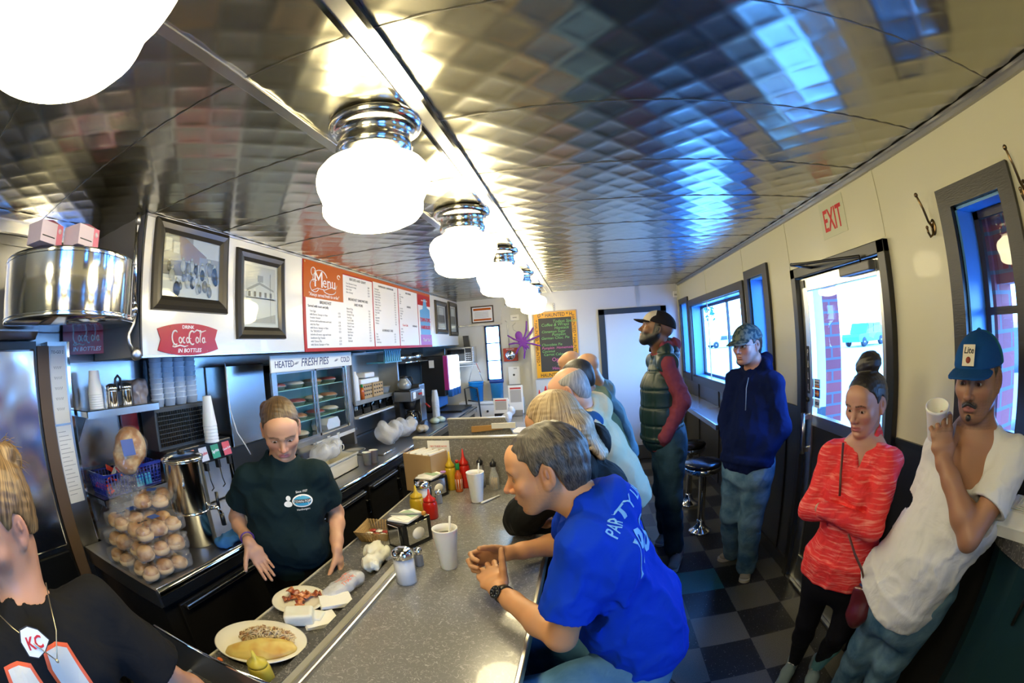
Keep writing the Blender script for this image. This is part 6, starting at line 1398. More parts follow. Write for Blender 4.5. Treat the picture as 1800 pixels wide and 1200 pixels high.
# tall steel milk dispenser
md = thing('steel_cabinet', (-2.2, 2.25, ZB), 'tall brushed steel cooler cabinet behind the server', 'cabinet'); mb = MB(); mb.box((-2.335, 2.06, 1.20), (-2.12, 2.46, 1.72), mat('cooler_steel', (0.45, 0.44, 0.42), .22, 1.0), bevel=.008); mb.box((-2.335, 2.05, 1.0), (-2.14, 2.46, 1.20), black_metal); mb.box((-2.335, 2.05, .905), (-2.1, 2.46, 1.0), steel2, bevel=.005); part(mb, 'body', md)
mb = MB(); mb.tube([(-2.11, 2.045, 1.74), (-2.09, 2.035, 1.70), (-2.09, 2.04, 1.45), (-2.08, 2.07, 1.30), (-2.05, 2.10, 1.22), (-2.04, 2.13, 1.15)], .004, white_plastic, 8); tag(mb.build('white_cable', None, (-2.09, 2.04, 1.2)), 'thin white cable hanging beside the cooler cabinet', 'cable')
# pie case
pc = thing('pie_case', (-2.2, 3.0, 1.06), 'lit glass pie case with sliding doors under the FRESH PIES sign', 'display case'); tint = mat('green_case_interior', (0.10, 0.22, 0.17), .4); mb = MB()
mb.box((-2.335, 2.50, 1.08), (-2.315, 3.66, 1.70), tint); mb.box((-2.335, 2.50, 1.65), (-2.10, 3.66, 1.70), steel2); mb.box((-2.335, 2.50, 1.06), (-2.09, 3.66, 1.10), steel); mb.box((-2.335, 2.50, 1.08), (-2.10, 2.53, 1.70), steel2); mb.box((-2.335, 3.63, 1.08), (-2.10, 3.66, 1.70), steel2)
for y in (2.53, 3.62): mb.box((-2.11, y - .028, 1.09), (-2.085, y + .028, 1.66), steel, bevel=.004)
part(mb, 'case_body', pc)
for k, (y0, y1, x) in enumerate(((2.55, 3.11, -2.10), (3.06, 3.60, -2.115))):
    mb = MB(); w = .022
    for a, b_, c, d in ((y0, y0 + w, 1.10, 1.65), (y1 - w, y1, 1.10, 1.65), (y0, y1, 1.63, 1.65), (y0, y1, 1.10, 1.12)): mb.box((x - .006, a, c), (x + .006, b_, d), steel)
    dd = part(mb, 'sliding_door', pc); mb = MB(); mb.add([(x, y0, 1.1), (x, y1, 1.1), (x, y1, 1.64), (x, y0, 1.64)], [(0, 1, 2, 3)], pane); part(mb, 'pane', dd)
for z in (1.24, 1.36, 1.50):
    mb = MB(); mb.box((-2.32, 2.54, z), (-2.13, 3.62, z + .006), mat('green_glass_shelf', (0.30, 0.62, 0.52), .15)); part(mb, 'glass_shelf', pc)
k = 0
for z in (1.105, 1.247, 1.367, 1.507):
    for y in (2.70, 2.95, 3.22, 3.46):
        k += 1
        if z < 1.2 and y > 3.1: continue
        c = thing('pie', (-2.22, y, z), 'pie in a tin in the pie case, %s shelf, %s' % ({1.105: 'bottom', 1.247: 'second lowest', 1.367: 'second highest', 1.507: 'top'}[z], {2.70: 'leftmost', 2.95: 'second from left', 3.22: 'second from right', 3.46: 'rightmost'}[y]), 'pie', 'pies in the case'); mb = MB(); mb.lathe([(.065, 0), (.085, .028), (.092, .030), (.088, .032)], alu, 24); mb.build('pie_tin', c); mb = MB()
        crust = (mat('crust_brown', (0.40, 0.17, 0.06), .6), mat('crust_red', (0.28, 0.05, 0.03), .5), mat('meringue', (0.72, 0.62, 0.45), .6))[k % 3]; add_bump(crust, 60, .8, .004) if k < 4 else None; mb.lathe([(.086, .028), (.082, .040), (.06, .050), (0, .054)], crust, 24); mb.build('crust', c)
c = thing('takeout_box', (-2.21, 3.36, 1.107), 'white foam takeout box inside the pie case at the lower right', 'takeout box'); mb = MB(); mb.prism([(-.10, 0), (.10, 0), (.115, .05), (.08, .10), (-.08, .10), (-.115, .05)], .17, foam, frame((.085, 0, 0), (0, 1, 0), (0, 0, 1)) @ Matrix.Translation((0, 0, -.17))); mb.build('clamshell', c)
ps = thing('pies_sign', (-1.93, 2.88, 1.64), 'white HEATED FRESH PIES COLD sign on top of the pie case', 'sign'); mb = MB(); mb.box((-1.93, 2.30, 1.650), (-1.918, 3.42, 1.762), mat('sign_white', (0.80, 0.80, 0.74), .35), bevel=.004); mb.box((-2.10, 2.5, 1.69), (-1.93, 2.53, 1.72), steel2); mb.box((-2.10, 3.3, 1.69), (-1.93, 3.33, 1.72), steel2); part(mb, 'sign_panel', ps)
mb = MB(); SF = lambda y, z: frame((-1.9175, .92 * y + .01, 1.73 + (z - 1.73) * .93), (0, 1, 0), (0, 0, 1)); text(mb, 'HEATED', navy_ink, SF(2.535, 1.678), .063, .0006, bold=.008, sx=.95); text(mb, 'COLD', navy_ink, SF(3.50, 1.680), .061, .0006, bold=.008, sx=.9); text(mb, 'FRESH PIES', navy_ink, SF(3.08, 1.675), .082, .0006, align='CENTER', shear=.25, bold=.004, sx=.98)
for y in (2.80, 3.41):
    for j in range(3): mb.tube([(-1.9175, .92 * y + .01 + a + .012 * j, b_) for a, b_ in ((-.02, 1.693), (-.005, 1.707), (.0, 1.698), (.018, 1.714))], .0016, navy_ink, 4)
part(mb, 'sign_lettering', ps)
# rail, mugs and clutter under the pie case
mb = MB(); mb.box((-2.33, 2.95, 1.045), (-2.09, 3.68, 1.058), steel, bevel=.004); mb.box((-2.10, 3.0, 1.03), (-2.085, 3.66, 1.06), white_plastic); tag(mb.build('steel_ledge', None, (-2.2, 3.3, 1.045)), 'narrow steel ledge right under the pie case', 'ledge')
mb = MB(); mb.box((-2.33, 3.68, .905), (-2.11, 3.72, 1.72), steel2); mb.box((-2.32, 3.66, 1.04), (-2.08, 3.70, 1.06), steel); tag(mb.build('steel_upright', None, (-2.2, 3.7, .9)), 'steel upright between the pie case and the open cabinet', 'upright')
for i, (x, y, z) in enumerate(((-2.10, 3.02, 0), (-2.05, 3.20, 0), (-2.10, 3.34, 0), (-2.12, 3.20, .09), (-2.12, 3.36, .09))):
    c = thing('coffee_mug', (x, y, ZB + z), 'cream coffee mug under the pie case' + (', upper one' if z else ''), 'mug', 'mugs under the pie case', .5 * i); mb = MB(); mb.lathe([(.032, 0), (.037, .004), (.038, .080), (.040, .085), (.036, .085), (.034, .01), (0, .008)], china, 24); mb.build('mug_body', c); mb = MB(); mb.tube([(.036, 0, .065), (.058, 0, .062), (.062, 0, .042), (.056, 0, .022), (.035, 0, .018)], .0055, china, 8); mb.build('mug_handle', c)
tr = thing('white_tray', (-1.80, 2.72, ZB), 'cream plastic bus tray with plastic lids behind the server', 'tray'); mb = MB()
for lo, hi in (((-.13, -.20, .0), (.13, .20, .006)), ((-.13, -.20, 0), (-.124, .2, .11)), ((.124, -.2, 0), (.13, .2, .11)), ((-.13, -.2, 0), (.13, -.194, .11)), ((-.13, .194, 0), (.13, .2, .11))): mb.box(lo, hi, china)
mb.tube([(-.135, -.205, .11), (.135, -.205, .11), (.135, .205, .11), (-.135, .205, .11)], .008, china, 8, closed=True); mb.build('tray_body', tr)
organic('plastic_bag', [ell((-1.80, 2.68, ZB + .16), (.10, .14, .07), None, .03), ell((-1.82, 2.80, ZB + .20), (.08, .08, .05), None, .03), crumple(81, .010, 40), crumple(82, .003, 110)], bagm, .007, it=0); tag(crisp(bpy.data.objects['plastic_bag']), 'translucent plastic bag piled on the bus tray', 'bag')
for i, (x, y) in enumerate(((-1.66, 2.62), (-1.64, 2.72), (-1.60, 3.06), (-1.62, 2.98))): 
    if i < 2: continue
    mb = MB(); mb.lathe([(.028, 0), (.036, .10), (.038, .10), (.034, .10), (.026, .004)], foam, 20); c = mb.build('foam_cup'); c.location = (x, y, ZB); tag(c, 'small foam cup in front of the bus tray', 'cup', 'cups by the bus tray')
mb = MB(); mb.box((-1.92, 3.28, ZB), (-1.62, 3.52, ZB + .012), steel2, bevel=.004); mb.tube([(-1.62, 3.28, ZB + .014), (-1.62, 3.52, ZB + .014)], .005, chrome, 8); tag(mb.build('steel_tray', None, (-1.77, 3.4, ZB)), 'flat steel tray on the back counter before the white bags', 'tray')
mb = MB(); mb.lathe([(.07, 0), (.10, .012), (.105, .014), (.07, .006), (0, .006)], china, 28); c = mb.build('saucer'); c.location = (-1.98, 3.42, ZB); tag(c, 'cream saucer behind the flat steel tray', 'saucer')
for i, (x, y, s_, lab) in enumerate(((-1.76, 3.72, 1.0, 'white plastic carrier bag standing on the back counter, nearer one'), (-1.72, 4.02, .85, 'white plastic carrier bag on the back counter, farther one'))):
    organic('carrier_bag', [ell((x, y, ZB + .105 * s_), (.13 * s_, .16 * s_, .085 * s_), None, .04), ell((x - .02, y - .07, ZB + .17 * s_), (.06, .07, .07), None, .05), ell((x + .03, y + .06, ZB + .16 * s_), (.07, .06, .06), None, .05), fn(lambda X, Y, Z: (ZB + .003 - Z) + 0 * X + 0 * Y, (-99,) * 3, (99,) * 3, 'x', .01), crumple(91 + i, .013, 26), crumple(93 + i, .005, 75)], bagm, .008, it=0); tag(crisp(bpy.data.objects['carrier_bag' + ('', '.001')[i]]), lab, 'bag', 'white carrier bags')
organic('paper_bundle', [ell((-1.66, 4.32, ZB + .035), (.07, .10, .035), None, .02), wrinkle(97, .008, 50)], mat('tan_paper', (0.45, 0.38, 0.28), .6), .006); tag(bpy.data.objects['paper_bundle'], 'crumpled tan bundle beyond the white carrier bags', 'bundle')
# open steel cabinet with supplies
oc = thing('open_cabinet', (-2.2, 4.2, 1.27), 'open steel wall cabinet with foam boxes and supplies', 'cabinet'); mb = MB()
for lo, hi in (((-2.335, 3.73, 1.275), (-2.09, 4.80, 1.295)), ((-2.335, 3.73, 1.73), (-2.09, 4.80, 1.75)), ((-2.335, 3.73, 1.28), (-2.09, 3.75, 1.75)), ((-2.335, 4.78, 1.28), (-2.09, 4.80, 1.75)), ((-2.337, 3.73, 1.28), (-2.33, 4.80, 1.75)), ((-2.10, 3.72, 1.26), (-2.08, 4.80, 1.30)), ((-2.10, 4.775, 1.26), (-2.08, 4.81, 1.75))): mb.box(lo, hi, mat('cabinet_grey', (0.40, 0.40, 0.37), .35, .6))
part(mb, 'cabinet_shell', oc)
mb = MB(); mb.lathe([(.045, 0), (.048, .01), (.048, .22), (.03, .25), (.03, .28)], white_plastic, 20); c = mb.build('white_bottle'); c.location = (-2.14, 3.83, 1.296); tag(c, 'tall white plastic bottle in the open cabinet', 'bottle')
for i, (y, z) in enumerate(((4.05, 1.44), (4.25, 1.44), (4.15, 1.50))):
    mb = MB(); mb.box((-.09, -.11, 0), (.09, .11, .05), foam, bevel=.012); c = mb.build('foam_box'); c.location = (-2.21, y, z); tag(c, 'white foam box in the open cabinet' + (', on top' if i == 2 else ''), 'box', 'foam boxes in the cabinet')
for i, (y, w) in enumerate(((4.05, .10), (4.30, .12))):
    mb = MB(); mb.box((-.09, -w, 0), (.09, w, .143), cardboard, bevel=.003); 
    for q in range(3):
        for j in range(4): mb.box((.0905, -w + .02 + j * w * .47, .03 + q * .04), (.0915, -w + .02 + j * w * .47 + .03, .045 + q * .04), ink)
    c = mb.build('carton'); c.location = (-2.20, y, 1.2965); tag(c, ('left', 'right')[i] + ' brown carton on the floor of the open cabinet', 'carton', 'cartons in the cabinet')
mb = MB(); mb.lathe([(.02, 0), (.022, .09), (.01, .12)], mat('hot_sauce'), 14); mb.lathe([(.011, .12), (.011, .15), (0, .151)], mat('green_cap'), 12); c = mb.build('hot_sauce_bottle'); c.location = (-2.105, 3.92, 1.296); tag(c, 'hot sauce bottle with green cap inside the open cabinet', 'bottle')
mb = MB(); mb.lathe([(.05, 0), (.075, .07), (.08, .07)], foam, 18); c = mb.build('foam_bowl'); c.location = (-2.19, 4.60, 1.296); tag(c, 'white bowl at the right end of the open cabinet', 'bowl')
bs_ = thing('bin_rail', (-2.15, 4.15, 1.07), 'white rail carrying black tilt bins under the open cabinet', 'rail'); mb = MB(); mb.box((-2.335, 3.72, 1.135), (-2.06, 4.72, 1.15), white_plastic); part(mb, 'rail', bs_); mb = MB(); mb.box((-2.335, 3.73, .905), (-2.32, 4.72, 1.135), steel2); part(mb, 'back_plate', bs_)
for i in range(5):
    y = 3.84 + i * .19; c = thing('black_bin', (-2.20, y, 1.151), 'black plastic cutlery bin under the open cabinet, %s from the pie case' % ('first', 'second', 'third', 'fourth', 'fifth')[i], 'bin', 'black cutlery bins'); mb = MB()
    for lo, hi in (((-.08, -.075, 0), (.08, .075, .005)), ((-.08, -.075, 0), (.07, -.069, .10)), ((-.08, .069, 0), (.07, .075, .10)), ((.068, -.075, 0), (.076, .075, .055)), ((-.08, -.075, 0), (-.075, .075, .10))): mb.box(lo, hi, black_gloss)
    mb.build('bin_body', c); mb = MB(); rr = random.Random(i)
    for k in range(9): mb.tube([(rr.uniform(-.05, .04), rr.uniform(-.05, .05), .01), (rr.uniform(-.03, .06), rr.uniform(-.05, .05), .085)], .006, (white_plastic, china)[k % 2], 5)
    tag(mb.build('plastic_cutlery', c), kind='stuff')
# rack above, soda machine, coffee makers
rk = thing('blue_crate', (-2.1, 4.6, 1.76), 'blue plastic crate on the rail under the soffit', 'crate'); bcr = mat('pale_blue_plastic', (0.10, 0.35, 0.50), .35); mb = MB()
for i in range(8): mb.box((-2.02, 4.30 + i * .055, 1.64), (-2.0, 4.325 + i * .055, 1.775), bcr)
mb.box((-2.22, 4.28, 1.755), (-2.0, 4.74, 1.775), bcr); mb.box((-2.22, 4.28, 1.63), (-2.0, 4.74, 1.645), bcr); part(mb, 'crate_body', rk)
mb = MB(); mb.box((-2.335, 4.84, 1.60), (-2.0, 5.64, 1.62), steel2); mb.tube([(-2.0, 4.84, 1.61), (-2.0, 5.64, 1.61)], .010, chrome, 10); tag(mb.build('utility_rail', None, (-2.1, 5.5, 1.6)), 'long steel shelf rail under the end of the soffit', 'rail')
for i, (y, r, l) in enumerate(((4.88, .045, .22), (5.13, .04, .24), (5.40, .05, .2))):
    mb = MB(); mb.lathe([(r, 0), (r, l)], steel, 18, T(-2.10, y, 1.62 + r, rx=-PI / 2)); tag(mb.build('steel_canister', None, (-2.1, y, 1.622)), ('first', 'second', 'last')[i] + ' steel canister lying on the shelf rail', 'canister', 'canisters on the rail')
cm = thing('coffee_maker', (-2.0, 4.75, ZB), 'black and steel coffee maker with two glass pots', 'coffee maker'); mb = MB()
mb.box((-2.05, 4.55, 1.19), (-1.84, 4.90, 1.30), steel2, bevel=.006); mb.box((-2.05, 4.55, .905), (-1.99, 4.90, 1.19), black_metal); mb.box((-2.05, 4.55, .902), (-1.84, 4.90, .93), black_metal, bevel=.005); mb.box((-2.04, 4.56, 1.30), (-1.86, 4.88, 1.318), black_metal); part(mb, 'machine_body', cm)
mb = MB(); mb.lathe([(.05, -.09), (.078, 0), (.078, .01)], black_plastic, 24, T(-1.94, 4.72, 1.18)); part(mb, 'brew_basket', cm)
mb = MB(); mb.box((-1.839, 4.60, 1.215), (-1.836, 4.68, 1.285), paper); part(mb, 'label', cm); mb = MB(); mb.box((-1.839, 4.78, 1.24), (-1.834, 4.88, 1.262), red_pl); part(mb, 'switch', cm)
def pot(x, y, z, lab, full=True):
    c = thing('coffee_pot', (x, y, z), lab, 'coffee pot', 'glass coffee pots'); mb = MB(); mb.lathe([(.055, 0), (.075, .012), (.082, .05), (.070, .09), (.045, .115), (.048, .13)], mat('dark_pot_glass' if full else 'pot_glass', (0.008, 0.006, 0.005) if full else (0.30, 0.30, 0.28), .05, coat=.8), 28); mb.build('pot_glass', c)
    mb = MB(); mb.lathe([(.050, .125), (.052, .14), (.03, .15), (0, .152)], black_plastic, 20); mb.tube([(.045, 0, .13), (.09, 0, .135), (.105, 0, .10), (.10, 0, .04)], .009, black_plastic, 8); mb.build('pot_handle', c)
pot(-1.93, 4.72, .931, 'dark full coffee pot on the warmer'); pot(-1.96, 4.66, 1.319, 'empty glass coffee pot on top of the coffee maker', False)
mb = MB(); mb.box((-2.16, 4.30, 1.30), (-1.90, 4.50, 1.50), black_metal); 
c2 = thing('coffee_grinder', (-2.05, 5.08, ZB), 'steel coffee grinder behind the coffee maker', 'grinder'); mb = MB(); mb.box((-2.16, 4.98, .905), (-1.90, 5.16, 1.34), steel2, bevel=.008); part(mb, 'grinder_body', c2); mb = MB(); mb.box((-1.898, 5.0, 1.20), (-1.894, 5.10, 1.28), paper); part(mb, 'grinder_label', c2); mb = MB(); mb.tube([(-1.89, 5.12, 1.10), (-1.84, 5.12, 1.05)], .012, red_pl, 8); part(mb, 'red_lever', c2)
nest(-1.74, 5.05, ZB, 14, 'clear tumblers in the tall stack beside the coffee maker', .030, .045, .13, .018, 'clear_tumbler', 'clear tumblers', m=mat('tumbler_clear', (0.55, 0.58, 0.62), .1, coat=.5))
for i, (x, y) in enumerate(((-1.70, 4.85), (-1.66, 4.95))):
    mb = MB(); mb.lathe([(.045, 0), (.058, .02), (.058, .04), (.03, .06), (0, .065)], mat('pale_green_lid', (0.50, 0.58, 0.45), .35), 20); c = mb.build('pale_green_bowl'); c.location = (x, y, ZB); tag(c, 'pale green upturned bowl in front of the tumblers', 'bowl', 'pale green bowls')
sm = thing('drink_machine', (-1.93, 5.95, ZB), 'big black juice machine with a glowing white front', 'drink machine'); mb = MB(); mb.box((-2.12, 5.66, 1.12), (-1.80, 6.24, 1.655), black_metal, bevel=.008); mb.box((-2.12, 5.66, .905), (-1.98, 6.24, 1.12), black_metal); mb.box((-2.10, 5.66, .902), (-1.60, 6.24, .925), black_metal, bevel=.004); part(mb, 'machine_body', sm)
mb = MB(); lit = mat('lit_white_panel', (0.9, 0.9, 0.92), .3, emit=(0.75, 0.88, 1.0), power=2.2); mb.box((-1.80, 5.70, 1.20), (-1.735, 6.22, 1.65), lit, bevel=.02); part(mb, 'lit_front', sm)
mb = MB(); mb.box((-1.80, 5.655, 1.20), (-1.745, 5.70, 1.65), mat('juice_print', (0.45, 0.03, 0.22), .3)); part(mb, 'printed_side', sm)
for i in range(3): mb = MB(); mb.box((-1.79, 5.74 + i * .17, 1.10), (-1.73, 5.84 + i * .17, 1.20), mat('blue_valve', (0.02, 0.10, 0.30), .3), bevel=.006); part(mb, 'dispenser_valve', sm)
mb = MB(); mb.box((-1.97, 5.68, .95), (-1.95, 6.22, 1.12), mat('blue_back', (0.02, 0.25, 0.60), .3)); part(mb, 'splash_panel', sm)
mb = MB(); mb.box((-2.0, 5.659, 1.50), (-1.93, 5.655, 1.60), paper); part(mb, 'notice', sm)
ch = thing('metal_chair_frame', (-1.45, 6.28, 0), 'dark folding frame standing between the juice machine and the freezer', 'frame'); mb = MB(); mb.tube([(-1.62, 6.26, 0), (-1.70, 6.26, 1.15), (-1.62, 6.28, 1.17), (-1.52, 6.30, 1.14), (-1.45, 6.30, 0)], .012, black_metal, 8); mb.tube([(-1.66, 6.27, .98), (-1.50, 6.3, .95)], .010, black_metal, 8); part(mb, 'tube_frame', ch)
# freezer, bucket, container, microwave at the kitchen end
fz = thing('chest_freezer', (-1.45, 6.37, 0), 'white chest freezer at the end of the kitchen', 'freezer'); mb = MB(); mb.box((-1.80, 6.34, 0), (-1.06, 6.495, .90), white_plastic, bevel=.01); part(mb, 'cabinet', fz); mb = MB(); mb.box((-1.82, 6.325, .90), (-1.04, 6.497, .945), white_plastic, bevel=.01); part(mb, 'lid', fz); mb = MB(); mb.lathe([(.018, 0), (.016, .012), (0, .014)], black_plastic, 14, frame((-1.40, 6.34, .80), (1, 0, 0), (0, 0, 1))); part(mb, 'lock', fz)
bu = thing('blue_bucket', (-1.56, 6.41, .946), 'bright blue plastic bucket with a tall wire handle on the freezer', 'bucket'); bl_ = mat('bucket_blue', (0.01, 0.20, 0.55), .3); mb = MB(); mb.lathe([(.085, 0), (.092, .004), (.108, .27), (.114, .275), (.114, .29), (.108, .29), (.09, .01), (0, .008)], bl_, 32, sy=.72); mb.lathe([(.111, .235), (.116, .24), (.111, .245)], bl_, 32, sy=.72); mb.build('bucket_wall', bu)
mb = MB(); mb.tube([(-.112, 0, .27), (0, 0, .62), (.112, 0, .27)], .0035, chrome, 6); mb.build('wire_handle', bu); mb = MB(); text(mb, 'Wilol', ink, frame((.045, -.079, .06), (0, 0, 1), (-1, .0, 0)), .07, .0006); mb.build('handwriting', bu)
ic = thing('blue_container', (-1.25, 6.40, .946), 'clear blue food container with a lid beside the bucket', 'container'); mb = MB(); mb.lathe([(.075, 0), (.085, .01), (.095, .25), (.10, .26)], mat('clear_blue', (0.03, 0.20, 0.42), .1, coat=.5), 24, sy=.8); mb.build('tub', ic); mb = MB(); mb.lathe([(.105, .26), (.108, .30), (.07, .315), (0, .32)], mat('navy_lid', (0.02, 0.06, 0.25), .3), 24, sy=.8); mb.build('lid', ic)
mw_ = thing('microwave', (-1.74, 6.36, 1.52), 'steel microwave on a wire shelf by the kitchen window', 'microwave'); mb = MB(); mb.box((-1.96, 6.26, 1.52), (-1.535, 6.49, 1.75), steel, bevel=.006); part(mb, 'case', mw_); mb = MB(); mb.box((-1.92, 6.252, 1.55), (-1.66, 6.26, 1.72), black_gloss); part(mb, 'door', mw_); mb = MB(); mb.box((-1.65, 6.252, 1.545), (-1.56, 6.26, 1.73), black_plastic)
for i in range(12): mb.box((-1.64 + .026 * (i % 3), 6.249, 1.56 + .03 * (i // 3)), (-1.622 + .026 * (i % 3), 6.2525, 1.575 + .03 * (i // 3)), grey_ink)
part(mb, 'control_panel', mw_)
ws = thing('wire_shelf', (-1.75, 6.36, 1.5), 'white wire shelf carrying the microwave', 'shelf'); mb = MB()
for i in range(16): mb.tube([(-1.98 + i * .03, 6.25, 1.512), (-1.98 + i * .03, 6.495, 1.512)], .003, white_plastic, 5)
for z in (1.512, 1.475): mb.tube([(-1.99, 6.25, z), (-1.50, 6.25, z)], .004, white_plastic, 6)
mb.tube([(-1.50, 6.25, 1.51), (-1.50, 6.495, 1.36)], .004, red_ink, 6); part(mb, 'wires', ws)
mb = MB(); mb.prism([(-.04, 0), (.05, 0), (.03, .16), (-.05, .16)], .05, black_plastic, frame((-1.66, 6.45, 1.752), (1, 0, 0), (0, 0, 1))); tag(mb.build('black_funnel', None, (-1.66, 6.42, 1.75)), 'dark scoop standing on the microwave', 'scoop')
# end wall: certificate, detector, thermostat, spider, fire alarm, chalkboard
cf = thing('certificate', (-1.40, 6.50, 2.08), 'framed certificate with orange border over the kitchen window', 'certificate'); mb = MB(); mb.box((-1.58, 6.485, 2.085), (-1.245, 6.499, 2.335), mat('dark_brown_frame', (0.05, 0.03, 0.02), .4)); part(mb, 'frame', cf); mb = MB(); mb.box((-1.562, 6.482, 2.103), (-1.263, 6.4855, 2.317), paper); mb.box((-1.545, 6.480, 2.27), (-1.28, 6.4825, 2.30), orange_p); mb.box((-1.545, 6.480, 2.12), (-1.28, 6.4825, 2.145), orange_p)
for i in range(5): mb.box((-1.53, 6.4805, 2.165 + i * .018), (-1.32, 6.4825, 2.170 + i * .018), grey_ink)
part(mb, 'document', cf)
mb = MB(); mb.lathe([(.035, 0), (.038, .02), (.025, .035), (0, .037)], white_plastic, 20, frame((-1.03, 6.5, 2.34), (1, 0, 0), (0, 0, 1))); mb.tube([(-1.06, 6.49, 2.34), (-1.12, 6.49, 2.28), (-1.14, 6.49, 2.20), (-1.13, 6.49, 2.1)], .004, white_plastic, 6); tag(mb.build('smoke_detector', None, (-1.03, 6.49, 2.34)), 'small round white detector with a cable on the kitchen end wall', 'detector')
mb = MB(); mb.box((-1.00, 6.47, 2.08), (-.87, 6.499, 2.17), white_plastic, bevel=.006); mb.box((-.965, 6.467, 2.12), (-.905, 6.471, 2.135), grey_ink); tag(mb.build('thermostat', None, (-.93, 6.48, 2.12)), 'white thermostat above the purple spider', 'thermostat')
mb = MB(); mb.tube([(-1.08, 6.488, 2.09), (-1.05, 6.488, 2.07), (-1.045, 6.488, 1.68)], .006, alu, 8); tag(mb.build('wall_conduit', None, (-1.05, 6.488, 1.9)), 'thin grey conduit running down to the red alarm box', 'conduit')
al = thing('alarm_box', (-1.04, 6.49, 1.55), 'red alarm box with a round chrome bell', 'alarm'); mb = MB(); mb.box((-1.135, 6.455, 1.50), (-.925, 6.499, 1.69), mat('alarm_red', (0.48, 0.05, 0.02), .4), bevel=.006); part(mb, 'box', al); mb = MB(); mb.lathe([(.072, 0), (.070, .012), (.04, .022), (.02, .020), (.018, .028), (0, .03)], chrome, 24, frame((-1.03, 6.455, 1.588), (1, 0, 0), (0, 0, 1))); part(mb, 'bell', al); mb = MB(); text(mb, 'FIRE ALARM', white_ink, frame((-1.03, 6.4535, 1.667), (1, 0, 0), (0, 0, 1)), .022, .0005, align='CENTER', bold=.02); part(mb, 'lettering', al)
mb = MB(); mb.box((-1.08, 6.46, 1.16), (-.91, 6.499, 1.42), white_plastic, bevel=.006); mb.lathe([(.016, 0), (0, .01)], black_plastic, 12, frame((-1.0, 6.46, 1.30), (1, 0, 0), (0, 0, 1))); mb.box((-1.0, 6.457, 1.385), (-.95, 6.461, 1.40), grey_ink); tag(mb.build('wall_box', None, (-1.0, 6.48, 1.3)), 'plain white electrical box under the red alarm', 'box')
sp_ = mat('purple_foam', (0.14, 0.015, 0.24), .6); mb = MB(); cx, cz = -.80, 1.78; Y = 6.15
def sh(u, v): return (cx + u, Y, cz + v)
P_ = [ell(sh(-.05, .075), (.052, .010, .062), None, .02), ell(sh(.0, -.02), (.062, .010, .060), None, .02)]
for pts in (((.02, .03), (.06, .14), (.07, .26)), ((.04, .02), (.11, .10), (.155, .17)), ((.05, -.01), (.14, .02), (.235, .05)), ((.05, -.03), (.13, -.05), (.24, -.085)), ((.01, -.07), (.02, -.15), (.005, -.24)), ((-.03, -.06), (-.07, -.11), (-.105, -.175)), ((-.05, -.03), (-.12, -.025), (-.19, -.035)), ((-.05, .0), (-.12, .03), (-.20, .085)), ((.02, -.07), (.04, -.09), (.045, -.12)), ((.04, -.06), (.065, -.08), (.075, -.105))):
    for a, b_ in zip(pts[:-1], pts[1:]): P_.append(cone(sh(*a), sh(*b_), .0125, .010, .010))
organic('foam_spider', P_, sp_, .005); o = bpy.data.objects['foam_spider']; tag(o, 'purple halloween spider hanging by the end wall', 'decoration')
mb = MB(); mb.tube([(-.86, 6.15, 1.90), (-.92, 6.17, 1.94), (-.95, 6.3, 2.0), (-.93, 6.49, 2.05)], .0015, ink, 4); s2 = mb.build('string', None); s2.parent = o
# chalkboard
bo = thing('chalkboard', (-.33, YB, 1.23), 'chalkboard menu with an orange and black HAUNTED tape border', 'chalkboard'); mb = MB(); cbm = mat('slate', (0.035, 0.035, 0.033), .6); tape = mat('caution_orange', (0.80, 0.36, 0.01), .45)
mb.box((-.65, YB - .018, 1.235), (-.035, YB - .001, 2.165), mat('pale_wood_frame', (0.50, 0.36, 0.26), .5), bevel=.003); part(mb, 'frame', bo); mb = MB(); mb.box((-.575, YB - .021, 1.33), (-.115, YB - .017, 2.07), cbm); part(mb, 'slate', bo)
mb = MB()
for lo, hi in (((-.635, 2.07), (-.05, 2.150)), ((-.635, 1.25), (-.05, 1.33)), ((-.635, 1.33), (-.575, 2.07)), ((-.115, 1.33), (-.05, 2.07))): mb.box((lo[0], YB - .0235, lo[1]), (hi[0], YB - .0205, hi[1]), tape)
BT = lambda x, z, a=0: frame((x, YB - .024, z), (math.cos(a), 0, math.sin(a)), (-math.sin(a), 0, math.cos(a)))
for x, t in ((-.34, 'D\u2605HAUNTED\u2605H'),): text(mb, 'D * HAUNTED * H', ink, BT(-.34, 2.085), .072, .0006, align='CENTER', bold=.012, sx=.82)
text(mb, '* HAUNTED * HAUNTED *', ink, BT(-.628, 2.05, -PI / 2), .058, .0006, bold=.012, sx=.92); text(mb, 'HAUNTED * HAUNTED *', ink, BT(-.108, 2.10, -PI / 2), .058, .0006, bold=.012, sx=.95); text(mb, 'HAUNTED * HAUN', ink, BT(-.34, 1.262), .068, .0006, align='CENTER', bold=.012, sx=.85); part(mb, 'haunted_border', bo)
mb = MB(); gch = mat('green_chalk', (0.20, 0.50, 0.15), .9); pch = mat('pink_chalk', (0.65, 0.15, 0.35), .9); wch = mat('white_chalk', (0.5, 0.5, 0.45), .9)
for i, (t, m, x, s_) in enumerate((('Todays Special', gch, -.38, .058), ('Coffee & Wraps', gch, -.54, .058), ('Haystack', gch, -.36, .055), ('Cinnamon Sugar', gch, -.54, .05), ('Pumpkin', gch, -.40, .055), ('German Choc. Pie', gch, -.55, .052), ('', gch, 0, .05), ('Chocolate Pie', gch, -.55, .05), ('Pumpkin  Homemade', pch, -.55, .05), ('Coconut', gch, -.55, .05), ('Carrot Cake', gch, -.53, .052))):
    if t: text(mb, t, m, BT(x, 2.0 - i * .045), s_, .0004, shear=.2)
